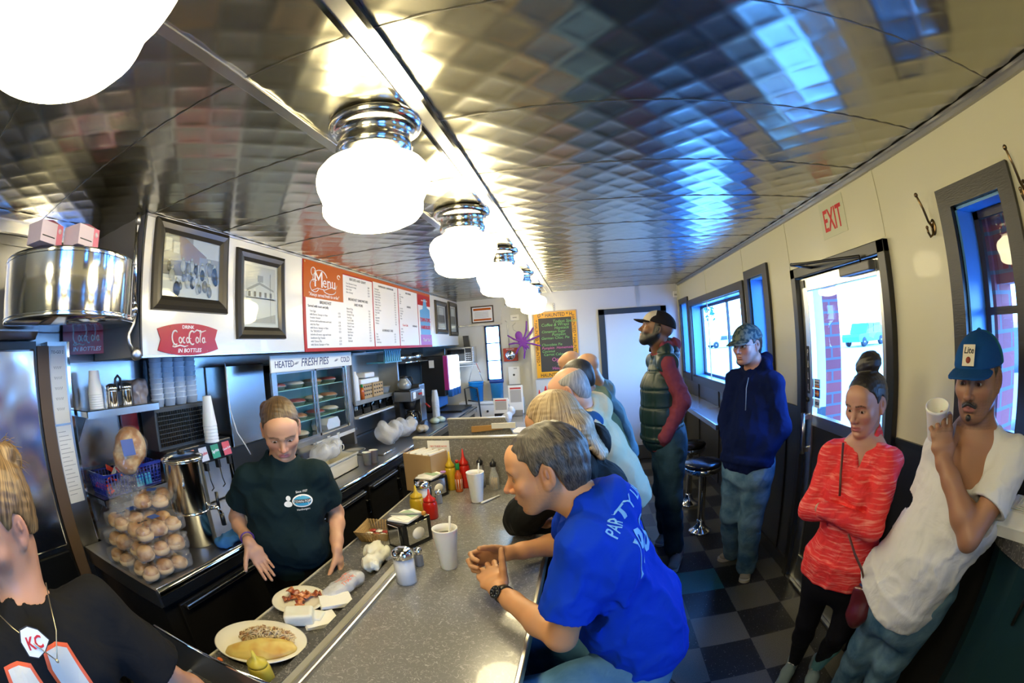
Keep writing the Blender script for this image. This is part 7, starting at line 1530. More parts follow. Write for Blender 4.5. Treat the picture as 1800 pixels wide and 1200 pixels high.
text(mb, 'Open', pch, BT(-.42, 1.47), .075, .0004); text(mb, '24', gch, BT(-.35, 1.415), .06, .0004); text(mb, 'Hours', pch, BT(-.42, 1.355), .06, .0004); part(mb, 'chalk_writing', bo)
mb = MB(); 
for k in range(3): mb.tube([(-.345 + .012 * math.cos(a), YB - .012, 2.19 + k * .032 + .018 * math.sin(a)) for a in np.linspace(0, 2 * PI, 13)[:-1]], .003, steel2, 5, closed=True)
part(mb, 'hanging_chain', bo)
# faint white paper light over the outdoors lamp is the reflected ceiling globe
# ================================================================== THE PEOPLE
def person(base, label): return thing('person', base, label, 'person')
def cloth_all(): return
SK_W = (0.62, 0.33, 0.20); SK_T = (0.56, 0.30, 0.16); SK_B = (0.20, 0.085, 0.035); SK_L = (0.36, 0.18, 0.10)
blackc = cloth_mat('black_cotton', (0.010, 0.012, 0.014)); teec = cloth_mat('dark_green_black_tee', (0.008, 0.020, 0.024))
bluet = cloth_mat('royal_blue_cotton', (0.004, 0.045, 0.55), fold=7, fs=.5)
whitet = cloth_mat('white_cotton', (0.72, 0.74, 0.76), fold=9, fs=.5)
jean1 = denim('worn_blue_denim', (0.035, 0.10, 0.19), (0.17, 0.30, 0.42)); jean2 = denim('dark_denim', (0.02, 0.05, 0.08), (0.05, 0.11, 0.15)); jean3 = denim('bright_denim', (0.04, 0.14, 0.30), (0.13, 0.30, 0.48))
shoe_g = cloth_mat('scuffed_grey_shoe', (0.30, 0.28, 0.25)); sole_w = mat('pale_sole', (0.5, 0.48, 0.44), .6)

def tee(name, m, pel, chest, sL, sR, P, elL, elR, H, nb, sfrac=.55, r0=.062, r1=.060, hole=.062, parent=None, seed=1, amp=.0035, h=.007, extra=(), post=(), hem=True, vneck=None, f=26):
    L = torso_prims(pel, chest, sL, sR, P)
    nb = A(nb); sL, sR = A(sL), A(sR)
    for s_ in (sL, sR): L.append(cone(nb + A(0, 0, -.030), s_, .050, r0 * .94, .035))
    for s_, e in ((sL, elL), (sR, elR)):
        if e is None: continue
        e = A(e); c = pix_mid(s_, e, sfrac + .06); L.append(cone(s_, c, r0, r1 * 1.02, .03))
    L += list(extra)
    dn = nz(H.w(0, 0, -.08) - nb); L.append(cone(nb - dn * .05, nb - dn * .002, hole + .032, hole + .012, .02)); L.append(wrinkle(seed, amp, f)); L.append(wrinkle(seed + 3, amp * .55, f * 2.4))
    for s_, e in ((sL, elL), (sR, elR)):
        if e is None: continue
        e = A(e); L.append(cutplane(pix_mid(s_, e, sfrac), e - s_, .105))
        if sfrac < .95: L.append(cone(pix_mid(s_, e, sfrac - .10), e, r1 - .014, r1 - .016, .004, 's'))
    d = nz(H.w(0, 0, -.08) - nb)
    L.append(cone(nb - d * .012, nb + d * .20, hole, hole * 1.05, .010, 's'))
    L += list(post)
    fb = [(nb - .11, nb + .11, .0038)]
    for s_, e in ((sL, elL), (sR, elR)):
        if e is not None: c = pix_mid(s_, e, sfrac); fb.append((c - .10, c + .10, .0042))
    return organic(name, L, m, h, parent, fine=fb)
def bun_hair(root, H, m, style='short', thick=.010, bun=None, flow=(2, 90), extra=(), hh=.003):
    P = hair_prims(H, style, thick) + list(extra)
    if bun is not None:
        for c, r in bun: P.append(ell(H.w(*c), A(r, r, r * .85), H.R, .008))
    n = Noise(9, 260, 6); P.append((lambda X, Y, Z, D: np.where(np.abs(D) < .02, D - .0009 * n(X, Y, Z), D).astype(np.float32), A(-99, -99, -99), A(99, 99, 99), 0, 'd'))
    return organic('hair', P, m, hh, root, attrs=lambda V: flowv(H, V, *flow))

# ---------------- the server in the black T-shirt
S1 = person((-1.21, 1.43, 0), 'server in a black T-shirt standing behind the counter looking down at the food')
H = Head((-1.150, 1.405, 1.462), (.56, -.68, -.46))
sR, sL, eR, eL, wR, wL = (-1.330, 1.338, 1.262), (-1.050, 1.472, 1.267), (-1.465, 1.35, 1.06), (-1.065, 1.60, 1.06), (-1.285, 1.225, 1.020), (-.985, 1.43, .955)
J = dict(neck=(-1.185, 1.425, 1.325), sL=sL, sR=sR)
hR = hand_prims(wR, (.55, -.05, -.80), (.60, -.55, .35), 1, (.22, .2, .2, .25), sc=.92, spread=.05); hL = hand_prims(wL, (.12, -.10, -1), (-.9, -.3, 0), -1, (.5, .55, .6, .6), sc=.9)
fc = face_color(H, SK_W, lip=(.55, .16, .16), brow=(.16, .09, .05), redness=.35)
body(S1, H, J, fc, hk=dict(nose=.85, jaw=.95, eyes=.60, mouth=.25, ear=1.0), arms=((sR, eR, wR, .90), (sL, eL, wL, .90)), hands=((hR, A(wR) + A(.05, 0, -.08)), (hL, A(wL) + A(.0, 0, -.06))), neck_r=.052, thick=1.0)
eyes(H, S1, (0.05, .95, -.28))
hairb = hair_mat('brown_blonde_hair', (0.035, 0.018, 0.008), (0.13, 0.075, 0.03))
bun_hair(S1, H, hairb, 'high', .006, bun=(((.045, -.088, .045), .036), ((.06, -.07, .025), .025)))
tee('t_shirt', teec, (-1.245, 1.455, .86), (-1.215, 1.43, 1.15), sL, sR, dict(pw=.185, pd=.125, ww=.165, wd=.118, cw=.185, cd=.120, hem=.06), eL, eR, H, J['neck'], .62, .054, .066, .060, S1, 5, extra=(ell((-1.245, 1.36, 1.13), (.075, .06, .07), None, .05), ell((-1.10, 1.42, 1.135), (.075, .06, .07), None, .05), cone((-1.255, 1.37, 1.0), (-1.14, 1.40, .98), .11, .11, .06)), f=18, amp=.0055)
bk_pants = cloth_mat('black_trousers', (0.006, 0.006, 0.007))
organic('trousers', leg_prims((-1.315, 1.43, .90), (-1.32, 1.42, .48), (-1.32, 1.44, .09), (.105, .072, .06)) + leg_prims((-1.165, 1.48, .90), (-1.165, 1.47, .48), (-1.165, 1.50, .09), (.105, .072, .06)) + [econe((-1.245, 1.455, .80), (-1.245, 1.455, .95), .175, .12, .165, .115, (.3, .16, 0), .04), wrinkle(7, .004, 22)], bk_pants, .009, S1)
for x, y in ((-1.32, 1.455), (-1.165, 1.515)): shoe('shoe', (x, y, 0), (x + .06, y - .21, 0), S1, blackc, black_plastic)
mb = MB(); c = A(wR) + A(-.01, .005, .018); a1 = nz(A(wR) - A(eR)); t1 = nz(np.cross(a1, (0, 0, 1))); t2 = np.cross(a1, t1)
mb.tube([Vector(c + (t1 * math.cos(t) + t2 * math.sin(t)) * .029) for t in np.linspace(0, 2 * PI, 19)[:-1]], .004, mat('purple_bead', (0.10, 0.04, 0.22), .4), 6, closed=True); part(mb, 'bracelet', S1)
def flat_text(mb, t, m, x, y, size, z=0, rot=0, **k):
    vs, fs = text_geo(t, size, 0, **k); c, s_ = math.cos(rot), math.sin(rot); mb.add([(x + v[0] * c - v[1] * s_, y + v[0] * s_ + v[1] * c, z) for v in vs], fs, m)
def disc(mb, x, y, rx, ry, m, z=0, n=28): mb.add([(x + rx * math.cos(2 * PI * i / n), y + ry * math.sin(2 * PI * i / n), z) for i in range(n)], [tuple(range(n))], m)
def rect(mb, x0, y0, x1, y1, m, z=0): mb.add([(x0, y0, z), (x1, y0, z), (x1, y1, z), (x0, y1, z)], [(0, 1, 2, 3)], m)
def logo(mb):
    cy = mat('logo_cyan', (0.03, 0.35, 0.60), .5); w = white_ink
    disc(mb, .012, 0, .042, .024, w); disc(mb, .012, 0, .037, .019, cy, .0005); rect(mb, -.022, -.006, .046, .007, ink, .001); flat_text(mb, 'TOWN-TOP', w, .012, -.0045, .0125, .0015, align='CENTER', bold=.01)
    disc(mb, -.048, -.010, .017, .012, w); disc(mb, -.045, .012, .010, .010, w); flat_text(mb, 'Since 1937', w, .012, .030, .011, 0, .05, align='CENTER', bold=.01); flat_text(mb, 'Hamburgers', w, .012, -.036, .011, 0, .08, align='CENTER', bold=.01)
on_cloth(S1, 't_shirt', frame((-1.075, 1.36, 1.185), (.88, .47, 0), (0, 0, 1)), logo, 'shirt_logo')

# ---------------- woman at the far left in the black football jersey
S2 = person((-1.17, .08, 0), 'woman in a black football jersey and pendant at the bottom left corner, looking down')
H = Head((-.935, .125, 1.478), (.42, -.86, -.26), (0.05, .05, 1))
sL, sR = (-.890, .295, 1.275), (-.87, -.08, 1.285); eL, wL = (-.83, .38, 1.07), (-.84, .50, .90); eR, wR = (-.83, -.16, 1.07), (-.84, -.20, .92)
J = dict(neck=(-.908, .118, 1.318), sL=sL, sR=sR)
fc = face_color(H, (0.50, 0.25, 0.15), lip=(.40, .15, .12), brow=(.20, .12, .06), redness=.35)
body(S2, H, J, fc, hk=dict(nose=.95, jaw=1.0, eyes=.5), arms=((sL, eL, wL, .92), (sR, eR, wR, .92)), hands=((hand_prims(wL, (-.1, .3, -.9), (-1, 0, 0), -1, sc=.9), A(wL) + A(.0, .02, -.06)),), neck_r=.056)
eyes(H, S2, (0, .8, -.6))
hb2 = hair_mat('streaked_blonde_hair', (0.06, 0.032, 0.012), (0.28, 0.17, 0.07))
bun_hair(S2, H, hb2, 'high', .010, bun=(((.0, -.105, .075), .038), ((-.02, -.09, .10), .025)), flow=(2, 70))
mb = MB(); rr = random.Random(3)
for i in range(60):
    a = rr.uniform(0, 6.28); p = [H.w(.02 * math.cos(a), -.105 + .02 * rr.random(), .085 + .025 * math.sin(a))]; dv = A(rr.uniform(-.5, .5), rr.uniform(-.6, -.1), rr.uniform(-.2, .6)) * .03
    for k in range(3): p.append(p[-1] + H.R @ (dv + A(0, 0, -.008 * k)))
    mb.tube([Vector(q) for q in p], [.0012, .001, .0008, .0004], hb2, 4)
tag(part(mb, 'loose_hair', S2), kind='stuff')
jersey = cloth_mat('black_jersey', (0.010, 0.010, 0.011))
tee('jersey', jersey, (-1.10, .10, .92), (-.945, .10, 1.18), sL, sR, dict(pw=.19, pd=.14, ww=.175, wd=.135, cw=.19, cd=.125), eL, eR, H, A(J['neck']) + A(-.004, 0, -.012), .80, .062, .080, .066, S2, 15, extra=(ell((-.855, .03, 1.20), (.07, .075, .07), None, .05), ell((-.855, .19, 1.20), (.07, .075, .07), None, .05)))
organic('trousers', leg_prims((-1.18, 0, .86), (-1.19, 0, .48), (-1.20, 0, .09), (.10, .07, .06)) + leg_prims((-1.18, .17, .86), (-1.19, .17, .48), (-1.20, .17, .09), (.10, .07, .06)), bk_pants, .012, S2)
for y in (0, .17): shoe('shoe', (-1.24, y, 0), (-1.02, y - .02, 0), S2, blackc, black_plastic)
def numb(mb):
    o_ = mat('jersey_orange', (0.75, 0.10, 0.02), .6); w = mat('jersey_mesh_white', (0.60, 0.58, 0.52), .7)
    for x in (-.055, .055):
        pts = [(-.038, -.14), (.030, -.14), (.030, .075), (.005, .088), (-.030, .088), (-.042, .055), (-.038, .0)]
        mb.add([(x + a * 1.12, b_ * 1.05, 0) for a, b_ in pts], [tuple(range(7))], o_); mb.add([(x + a * .88 - .001, b_ * .97, .0012) for a, b_ in pts], [tuple(range(7))], w)
on_cloth(S2, 'jersey', frame((-.775, .075, 1.205), (-.10, 1, 0), (-.35, 0, 1)), numb, 'jersey_number')
mb = MB(); chn = mat('fine_chain', (0.55, 0.50, 0.35), .3, 1.0)
pA, pB, pC, pD = Vector((-.860, .185, 1.375)), Vector((-.865, .025, 1.372)), Vector((-.768, .080, 1.325)), Vector((-.762, .108, 1.285))
mb.tube([pA, (pA + pD) / 2 + Vector((.02, 0, -.01)), pD], .0013, chn, 5); mb.tube([pB, (pB + pC) / 2 + Vector((.015, 0, -.0)), pC, pD], .0013, chn, 5); mb.sphere(pD, .004, chn, n=8, k=6); part(mb, 'necklace', S2)
mb = MB(); Mp = frame((-.772, .078, 1.328), (-.2, 1, -.25), (-.25, .1, 1)); ah = [(-.028, .004), (-.020, .022), (.0, .026), (.022, .018), (.040, -.002), (.020, -.018), (-.002, -.026), (-.022, -.020)]
mb.prism([(a * 1.08, b_ * 1.08) for a, b_ in ah], .0016, ink, Mp); mb.prism(ah, .0022, white_ink, Mp); text(mb, 'KC', red_ink, Mp @ Matrix.Translation((.003, -.011, .0026)), .030, .0004, align='CENTER', bold=.02); tag(part(mb, 'pendant', S2), 'white arrowhead pendant with red letters')

# ---------------- man in the royal blue T-shirt (foreground)
S3 = person((.10, 1.12, 0), 'man in a royal blue T-shirt leaning on the counter with clasped hands')
H = Head((-.112, 1.140, 1.400), (-.97, -.04, -.24), (-.22, .02, 1))
sL, sR = (-.010, .990, 1.245), (-.020, 1.340, 1.240)        # his left arm is the near one
eL, eR, wL, wR = (-.072, .965, .972), (-.080, 1.60, .968), (-.278, 1.200, .984), (-.292, 1.432, 1.002)
J = dict(neck=(.0, 1.135, 1.300), sL=sL, sR=sR)
fL, nL = nz((-.50, .82, .24)), (-.15, .75, -.45); fR, nR = nz((-.86, -.42, .02)), (.30, -.9, -.15)
hL = hand_prims(wL, fL, nL, -1, ((.35, 1.0, .9), (.4, 1.05, .9), (.45, 1.05, .9), (.5, 1.1, .9)), sc=1.06, spread=.10, tdir=(-.05, .25, 1), tcurl=.12)
hR = hand_prims(wR, fR, nR, 1, ((.55, 1.0, .8), (.6, 1.0, .8), (.6, 1.0, .8), (.65, 1.0, .8)), sc=1.06, spread=.16, tdir=(-.45, -.75, .45), tcurl=.25)
fc = face_color(H, (0.58, 0.29, 0.14), lip=(.42, .15, .10), brow=(.08, .045, .025), stub=(.22, .13, .08), stub_amt=.25, redness=.35)
body(S3, H, J, fc, hk=dict(nose=1.15, jaw=1.05, eyes=.8, ear=1.08), arms=((sL, eL, wL, 1.05), (sR, eR, wR, 1.05)), hands=((hL, A(wL) + A(-.07, .10, .03)), (hR, A(wR) + A(-.09, -.05, .02))), neck_r=.057, hh=.0024, h=.006)
eyes(H, S3, (0, 1, -.1))
hg = hair_mat('grey_brown_hair', (0.012, 0.009, 0.006), (0.11, 0.090, 0.065))
P = hair_prims(H, 'short', .009); n_ = Noise(19, 180, 6)
P.append((lambda X, Y, Z, D: np.where(np.abs(D) < .02, D - .0018 * n_(X, Y, Z), D).astype(np.float32), A(-99, -99, -99), A(99, 99, 99), 0, 'd'))
organic('hair', P, hg, .0028, S3, attrs=lambda V: flowv(H, V, 7, 120, (0, .2, 1)))
tee('t_shirt', bluet, (.150, 1.16, .80), (.050, 1.155, 1.10), sL, sR, dict(pw=.185, pd=.135, ww=.180, wd=.135, cw=.190, cd=.125, hem=.02, wo=(.035, 0, 0)), eL, eR, H, J['neck'], .70, .062, .074, .060, S3, 25, amp=.0060, f=22, extra=(cone((.05, 1.01, 1.20), (.05, 1.30, 1.20), .085, .085, .05), ell((.165, 1.15, .84), (.13, .175, .10), None, .06), ell((.08, 1.15, .93), (.13, .165, .12), None, .06)), h=.006)
def backprint(mb):
    lb = mat('print_light_blue', (0.22, 0.52, 0.80), .6); flat_text(mb, 'PARTY LIKE', lb, -.125, .045, .050, 0, 0, bold=.010, sx=.80); flat_text(mb, '1987', lb, -.135, -.085, .135, 0, 0, bold=.018, sx=.80)
on_cloth(S3, 't_shirt', frame((.105, 1.085, 1.245), (.0, 1, 0), (-.8, 0, 1)), backprint, 'back_print')
# belt area, jeans: seated
organic('jeans', leg_prims((.12, 1.06, .735), (-.17, .97, .69), (-.10, .98, .30), (.108, .082, .065)) + leg_prims((.12, 1.25, .735), (-.17, 1.33, .69), (-.10, 1.33, .30), (.108, .082, .065)) + [econe((.135, 1.155, .71), (.15, 1.155, .84), .185, .135, .175, .125, (0, 1, 0), .05, .08), wrinkle(45, .004, 20)], jean3, .008, S3)
for y in (.98, 1.33): shoe('shoe', (-.09, y, .23), (-.33, y, .23), S3, shoe_g, sole_w)
mb = MB(); a1 = nz(A(wL) - A(eL)); c = A(wL) - a1 * .028; t1 = nz(np.cross(a1, (0, 0, 1))); t2 = nz(np.cross(t1, a1)); vs = []; fs = []; n = 28
for k, (o_, q) in enumerate(((-.012, .0285), (-.011, .0315), (.011, .0310), (.012, .028))):
    for i in range(n): t = 2 * PI * i / n; vs.append(c + a1 * o_ + (t1 * math.cos(t) * 1.06 + t2 * math.sin(t) * .96) * q)
for k in range(3):
    for i in range(n): fs.append((k * n + i, k * n + (i + 1) % n, (k + 1) * n + (i + 1) % n, (k + 1) * n + i))
mb.add(vs, fs, black_plastic, True); wt = part(mb, 'watch', S3)
mb = MB(); d = nz(t2 * .55 - t1 * .83) if (t1 @ A(0, -1, 0)) < 0 else nz(t2 * .55 + t1 * .83); mb.lathe([(.0, -.004), (.021, -.003), (.022, .005), (.019, .008), (.018, .006), (0, .006)], black_gloss, 22, frame(c + d * .030, a1, np.cross(d, a1)))
for i in range(8): a = i * PI / 4; M_ = frame(c + d * .030, a1, np.cross(d, a1)); mb.box((.0135 * math.cos(a) - .0015, .0135 * math.sin(a) - .0015, .006), (.0135 * math.cos(a) + .0015, .0135 * math.sin(a) + .0015, .0075), mat('dial_grey', (0.25, 0.25, 0.25), .4), M_)
part(mb, 'watch_case', S3)

# ---------------- blonde woman beyond him
S4 = person((.12, 1.80, 0), 'woman with long blonde hair and black jacket, half hidden behind the blue T-shirt man')
H = Head((-.125, 1.72, 1.415), (-.85, .15, -.50), (-.3, 0, 1))
sL, sR = (-.03, 1.60, 1.255), (-.02, 1.93, 1.25); eL, wL = (-.255, 1.66, 1.06), (-.14, 1.80, .955); eR, wR = (-.12, 2.02, 1.0), (-.30, 1.86, .96)
J = dict(neck=(-.03, 1.75, 1.33), sL=sL, sR=sR)
body(S4, H, J, face_color(H, (0.55, 0.28, 0.14), lip=(.5, .15, .13), brow=(.15, .09, .04)), hk=dict(nose=.85, jaw=.92, eyes=.7), arms=((sL, eL, wL, .9), (sR, eR, wR, .9)), neck_r=.05, hh=.0035)
hbl = hair_mat('streaked_long_blonde', (0.16, 0.09, 0.03), (0.62, 0.46, 0.24))
bun_hair(S4, H, hbl, 'high', .012, flow=(1.0, 150), hh=.004, extra=(econe(H.w(.0, -.05, .02), H.w(.0, -.095, -.06), .076, .05, .075, .04, H.r, .03), econe(H.w(0, -.085, -.05), H.w(0, -.10, -.20), .078, .038, .055, .022, H.r, .03), econe(H.w(.062, .015, .03), H.w(.07, -.02, -.10), .02, .035, .018, .03, H.f, .03), econe(H.w(-.062, .015, .03), H.w(-.07, -.02, -.10), .02, .035, .018, .03, H.f, .03)))
jk = cloth_mat('black_jacket', (0.008, 0.009, 0.009), .7)
tee('jacket', jk, (.14, 1.80, .80), (.05, 1.78, 1.12), sL, sR, dict(pw=.17, pd=.13, ww=.155, wd=.12, cw=.17, cd=.11), None, None, H, J['neck'], hole=.055, parent=S4, seed=35, extra=(cone(sL, eL, .060, .070, .03), cone(eL, (-.30, 1.78, .985), .074, .062, .03), cone((-.30, 1.78, .985), (-.10, 1.78, .958), .055, .045, .03), cone(sR, eR, .07, .066, .03), cone(eR, wR, .066, .045, .03)), h=.008, amp=.0055)
organic('jeans', leg_prims((.13, 1.70, .735), (-.15, 1.66, .68), (-.10, 1.66, .28), (.10, .075, .06)) + leg_prims((.13, 1.88, .735), (-.15, 1.92, .68), (-.10, 1.92, .28), (.10, .075, .06)) + [econe((.14, 1.79, .71), (.15, 1.79, .84), .17, .13, .16, .12, (0, 1, 0), .05, .08)], jean2, .012, S4)

# ---------------- old man with glasses and white vest
S5 = person((.12, 2.52, 0), 'balding old man with glasses and cream vest, seated beyond the blonde woman')
H = Head((-.085, 2.42, 1.462), (-.88, .10, -.40), (-.3, 0, 1), 1.03)
sL, sR = (.02, 2.30, 1.30), (.02, 2.66, 1.30); eL, wL = (-.17, 2.26, 1.04), (-.36, 2.40, .96); eR, wR = (-.14, 2.68, 1.02), (-.36, 2.58, .96)
J = dict(neck=(.015, 2.48, 1.36), sL=sL, sR=sR)
body(S5, H, J, face_color(H, (0.62, 0.34, 0.22), brow=(.4, .35, .3), redness=.45), hk=dict(nose=1.1, eyes=.7, ear=1.15), arms=((sL, eL, wL, 1.0), (sR, eR, wR, 1.0)), neck_r=.06, hh=.004, h=.009)
hgr = hair_mat('thin_grey_hair', (0.16, 0.16, 0.17), (0.40, 0.38, 0.34)); organic('hair', hair_prims(H, 'recede', .005) + [ell(H.w(0, .01, .095), (.066, .115, .062), H.R, .01, 's')], hgr, .004, S5, attrs=lambda V: flowv(H, V, 2, 90)); glasses(H, S5, ink, thin=.0014)
creamc = cloth_mat('cream_vest', (0.62, 0.52, 0.32)); navys = cloth_mat('mid_blue_shirt', (0.02, 0.08, 0.22))
PV = dict(pw=.19, pd=.14, ww=.18, wd=.14, cw=.19, cd=.13)
tee('shirt', navys, (.19, 2.50, .84), (.075, 2.48, 1.14), sL, sR, dict(pw=.17, pd=.12, ww=.16, wd=.12, cw=.17, cd=.11), None, None, H, J['neck'], hole=.062, parent=S5, seed=55, extra=(cone(sL, eL, .066, .055, .03), cone(eL, wL, .055, .038, .03), cone(sR, eR, .066, .055, .03), cone(eR, wR, .055, .038, .03)), h=.009)
tee('vest', creamc, (.21, 2.50, .86), (.085, 2.48, 1.14), sL, sR, PV, None, None, H, J['neck'], hole=.068, r0=.075, parent=S5, seed=57, h=.009, amp=.005, f=18, post=(cone(A(sL) + A(-.03, -.04, -.02), A(sL) + A(-.06, -.10, -.06), .060, .075, .01, 's'), cone(A(sR) + A(-.03, .04, -.02), A(sR) + A(-.06, .10, -.06), .060, .075, .01, 's')))
organic('jeans', leg_prims((.14, 2.41, .735), (-.15, 2.38, .68), (-.10, 2.38, .28), (.10, .078, .06)) + leg_prims((.14, 2.61, .735), (-.15, 2.66, .68), (-.10, 2.66, .28), (.10, .078, .06)) + [econe((.17, 2.51, .71), (.20, 2.51, .88), .185, .14, .175, .13, (0, 1, 0), .05, .08)], cloth_mat('blue_trousers', (0.01, 0.05, 0.30)), .012, S5)

# ---------------- three diners farther along
def far_diner(base, label, hc, hf, skinc, hair, shirtm, mid, hs=1.0, hname='dark', lean=.06, gl=False):
    R_ = person(base, label); H = Head(hc, hf, (-.25, 0, 1), hs); y = mid[1]
    sL, sR = (mid[0], y - .18, mid[2]), (mid[0], y + .18, mid[2]); eL, wL = (mid[0] - .15, y - .21, mid[2] - .26), (-.36, y - .10, .96); eR, wR = (mid[0] - .15, y + .21, mid[2] - .26), (-.36, y + .08, .96)
    nb = (mid[0] - .01, y, mid[2] + .055)
    body(R_, H, dict(neck=nb, sL=sL, sR=sR), face_color(H, skinc), hk=dict(eyes=.8, ear=1.1), arms=((sL, eL, wL, 1.0), (sR, eR, wR, 1.0)), neck_r=.060, hh=.0045, h=.010)
    if hair is not None: organic('hair', hair_prims(H, 'short', .014), hair, .005, R_, attrs=lambda V: flowv(H, V, 3, 90))
    if gl: glasses(H, R_, ink, thin=.0014)
    tee('shirt', shirtm, (mid[0] + .13, y + .02, .84), (mid[0] + .05, y, mid[2] - .17), sL, sR, dict(pw=.18, pd=.14, ww=.175, wd=.14, cw=.185, cd=.125), None, None, H, nb, hole=.064, parent=R_, seed=int(y * 10), extra=(cone(sL, eL, .068, .056, .03), cone(eL, wL, .056, .038, .03), cone(sR, eR, .068, .056, .03), cone(eR, wR, .056, .038, .03)), h=.010)
    organic('trousers', leg_prims((mid[0] + .11, y - .08, .735), (-.15, y - .12, .68), (-.10, y - .12, .28), (.10, .078, .06)) + leg_prims((mid[0] + .11, y + .12, .735), (-.15, y + .16, .68), (-.10, y + .16, .28), (.10, .078, .06)) + [econe((mid[0] + .12, y + .02, .71), (mid[0] + .13, y + .02, .88), .18, .14, .17, .13, (0, 1, 0), .05, .08)], jean2, .014, R_)
    return R_, H
hdk = hair_mat('black_hair', (0.006, 0.005, 0.005), (0.022, 0.018, 0.015))
olive = cloth_mat('olive_shirt', (0.20, 0.24, 0.13)); teal_sh = cloth_mat('grey_teal_shirt', (0.22, 0.30, 0.30)); grey_sh = cloth_mat('far_grey_shirt', (0.2, 0.2, 0.2))
far_diner((.15, 3.02, 0), 'dark haired diner in an olive shirt behind the old man', (-.045, 3.00, 1.475), (-.90, .2, -.35), SK_L, hdk, olive, (.06, 3.02, 1.30))
far_diner((.24, 3.58, 0), 'bald man with thin glasses in a grey-green shirt, seated beyond the dark haired diner', (.025, 3.50, 1.505), (-.92, .1, -.35), SK_T, None, teal_sh, (.135, 3.55, 1.30), gl=True)
far_diner((.12, 4.12, 0), 'farthest seated diner, only the bald forehead showing past the bald man', (-.115, 4.06, 1.520), (-.9, .1, -.35), SK_T, None, grey_sh, (.0, 4.10, 1.31))

# ---------------- standing man in the quilted vest
S6 = person((.66, 3.40, 0), 'bearded man in a trucker cap and dark green quilted vest, standing and looking up')
H = Head((.535, 3.155, 1.768), (-.92, .12, .33), (.33, 0, 1), 1.05)
sL, sR = (.58, 3.04, 1.535), (.56, 3.41, 1.535); eL, wL = (.675, 3.04, 1.275), (.545, 3.04, 1.03); eR, wR = (.63, 3.47, 1.27), (.50, 3.40, 1.03)
J = dict(neck=(.565, 3.195, 1.640), sL=sL, sR=sR)
body(S6, H, J, face_color(H, SK_B, lip=(.20, .07, .05), brow=(.01, .008, .006), stub=(.010, .008, .007), stub_amt=1.5, redness=.1), hk=dict(nose=1.0, jaw=1.1, eyes=.7, beard=1.05), arms=((sL, eL, wL, 1.1), (sR, eR, wR, 1.1)), hands=((hand_prims(wL, (-.05, .35, -1), (0, 1, .2), -1), A(wL)),), neck_r=.066, hh=.0032, h=.008)
eyes(H, S6)
maroon = cloth_mat('maroon_hoodie', (0.22, 0.045, 0.065)); vest_m = mat('quilted_green_vest', (0.006, 0.024, 0.023), .5)
add_bump(vest_m, 30, .35, .006, detail=3)
tee('hoodie', maroon, (.565, 3.22, .98), (.555, 3.21, 1.36), sL, sR, dict(pw=.165, pd=.125, ww=.150, wd=.12, cw=.155, cd=.105, hem=.06), None, None, H, J['neck'], hole=.070, parent=S6, seed=61, extra=(cone(sL, eL, .060, .064, .03), cone(eL, wL, .062, .048, .03), cone(sR, eR, .060, .064, .03), cone(eR, wR, .062, .048, .03), cone((.57, 3.10, 1.655), (.675, 3.20, 1.655), .028, .042, .03), cone((.675, 3.20, 1.655), (.59, 3.31, 1.655), .042, .028, .03)), h=.008, amp=.0055)
def quiltf(X, Y, Z, D):
    a = np.abs(np.mod(Z - .98, .125) - .0625); ang = np.arctan2(Y - 3.22, X - .60); b_ = np.abs(np.mod(ang, .55) - .275) * .15
    g = np.minimum((.0625 - a), .0625) ; g2 = .04125 - b_
    return np.where(np.abs(D) < .04, D + .0075 * np.exp(-(g / .008) ** 2) + .0045 * np.exp(-(g2 / .006) ** 2), D).astype(np.float32)
tee('vest', vest_m, (.56, 3.22, 1.02), (.55, 3.21, 1.36), sL, sR, dict(pw=.200, pd=.160, ww=.195, wd=.155, cw=.195, cd=.140, hem=.02), None, None, H, J['neck'], hole=.082, r0=.086, parent=S6, seed=63, h=.006, amp=.001, post=((quiltf, A(-99, -99, -99), A(99, 99, 99), 0, 'd'), cutplane(A(sL) + A(0, -.035, 0), (0, -1, 0), .11), cutplane(A(sR) + A(0, .035, 0), (0, 1, 0), .11)), extra=(cone((.585, 3.10, 1.62), (.585, 3.30, 1.62), .055, .055, .04),))
organic('jeans', leg_prims((.61, 3.12, .98), (.60, 3.10, .54), (.655, 3.16, .10), (.105, .085, .075)) + leg_prims((.60, 3.31, .98), (.60, 3.36, .54), (.66, 3.55, .10), (.105, .085, .075)) + [econe((.60, 3.21, .90), (.60, 3.21, 1.03), .17, .135, .165, .13, (0, 1, 0), .05), wrinkle(65, .006, 20)], jean2, .008, S6)
shoe('shoe', (.70, 3.17, 0), (.60, 3.42 - .50, 0), S6, shoe_g, sole_w); shoe('shoe', (.70, 3.60, 0), (.56, 3.40, 0), S6, shoe_g, sole_w)
capb = cloth_mat('dark_cap', (0.015, 0.012, 0.012)); capw = cloth_mat('cream_cap_front', (0.55, 0.50, 0.42))
organic('cap', cap_prims(H, .0), [capb, capw], .003, S6, matfn=lambda C: ((H.loc(C)[:, 1] > .028) & (np.abs(H.loc(C)[:, 0]) < .07)).astype(int)); organic('cap_brim', brim_prims(H), capb, .003, S6)

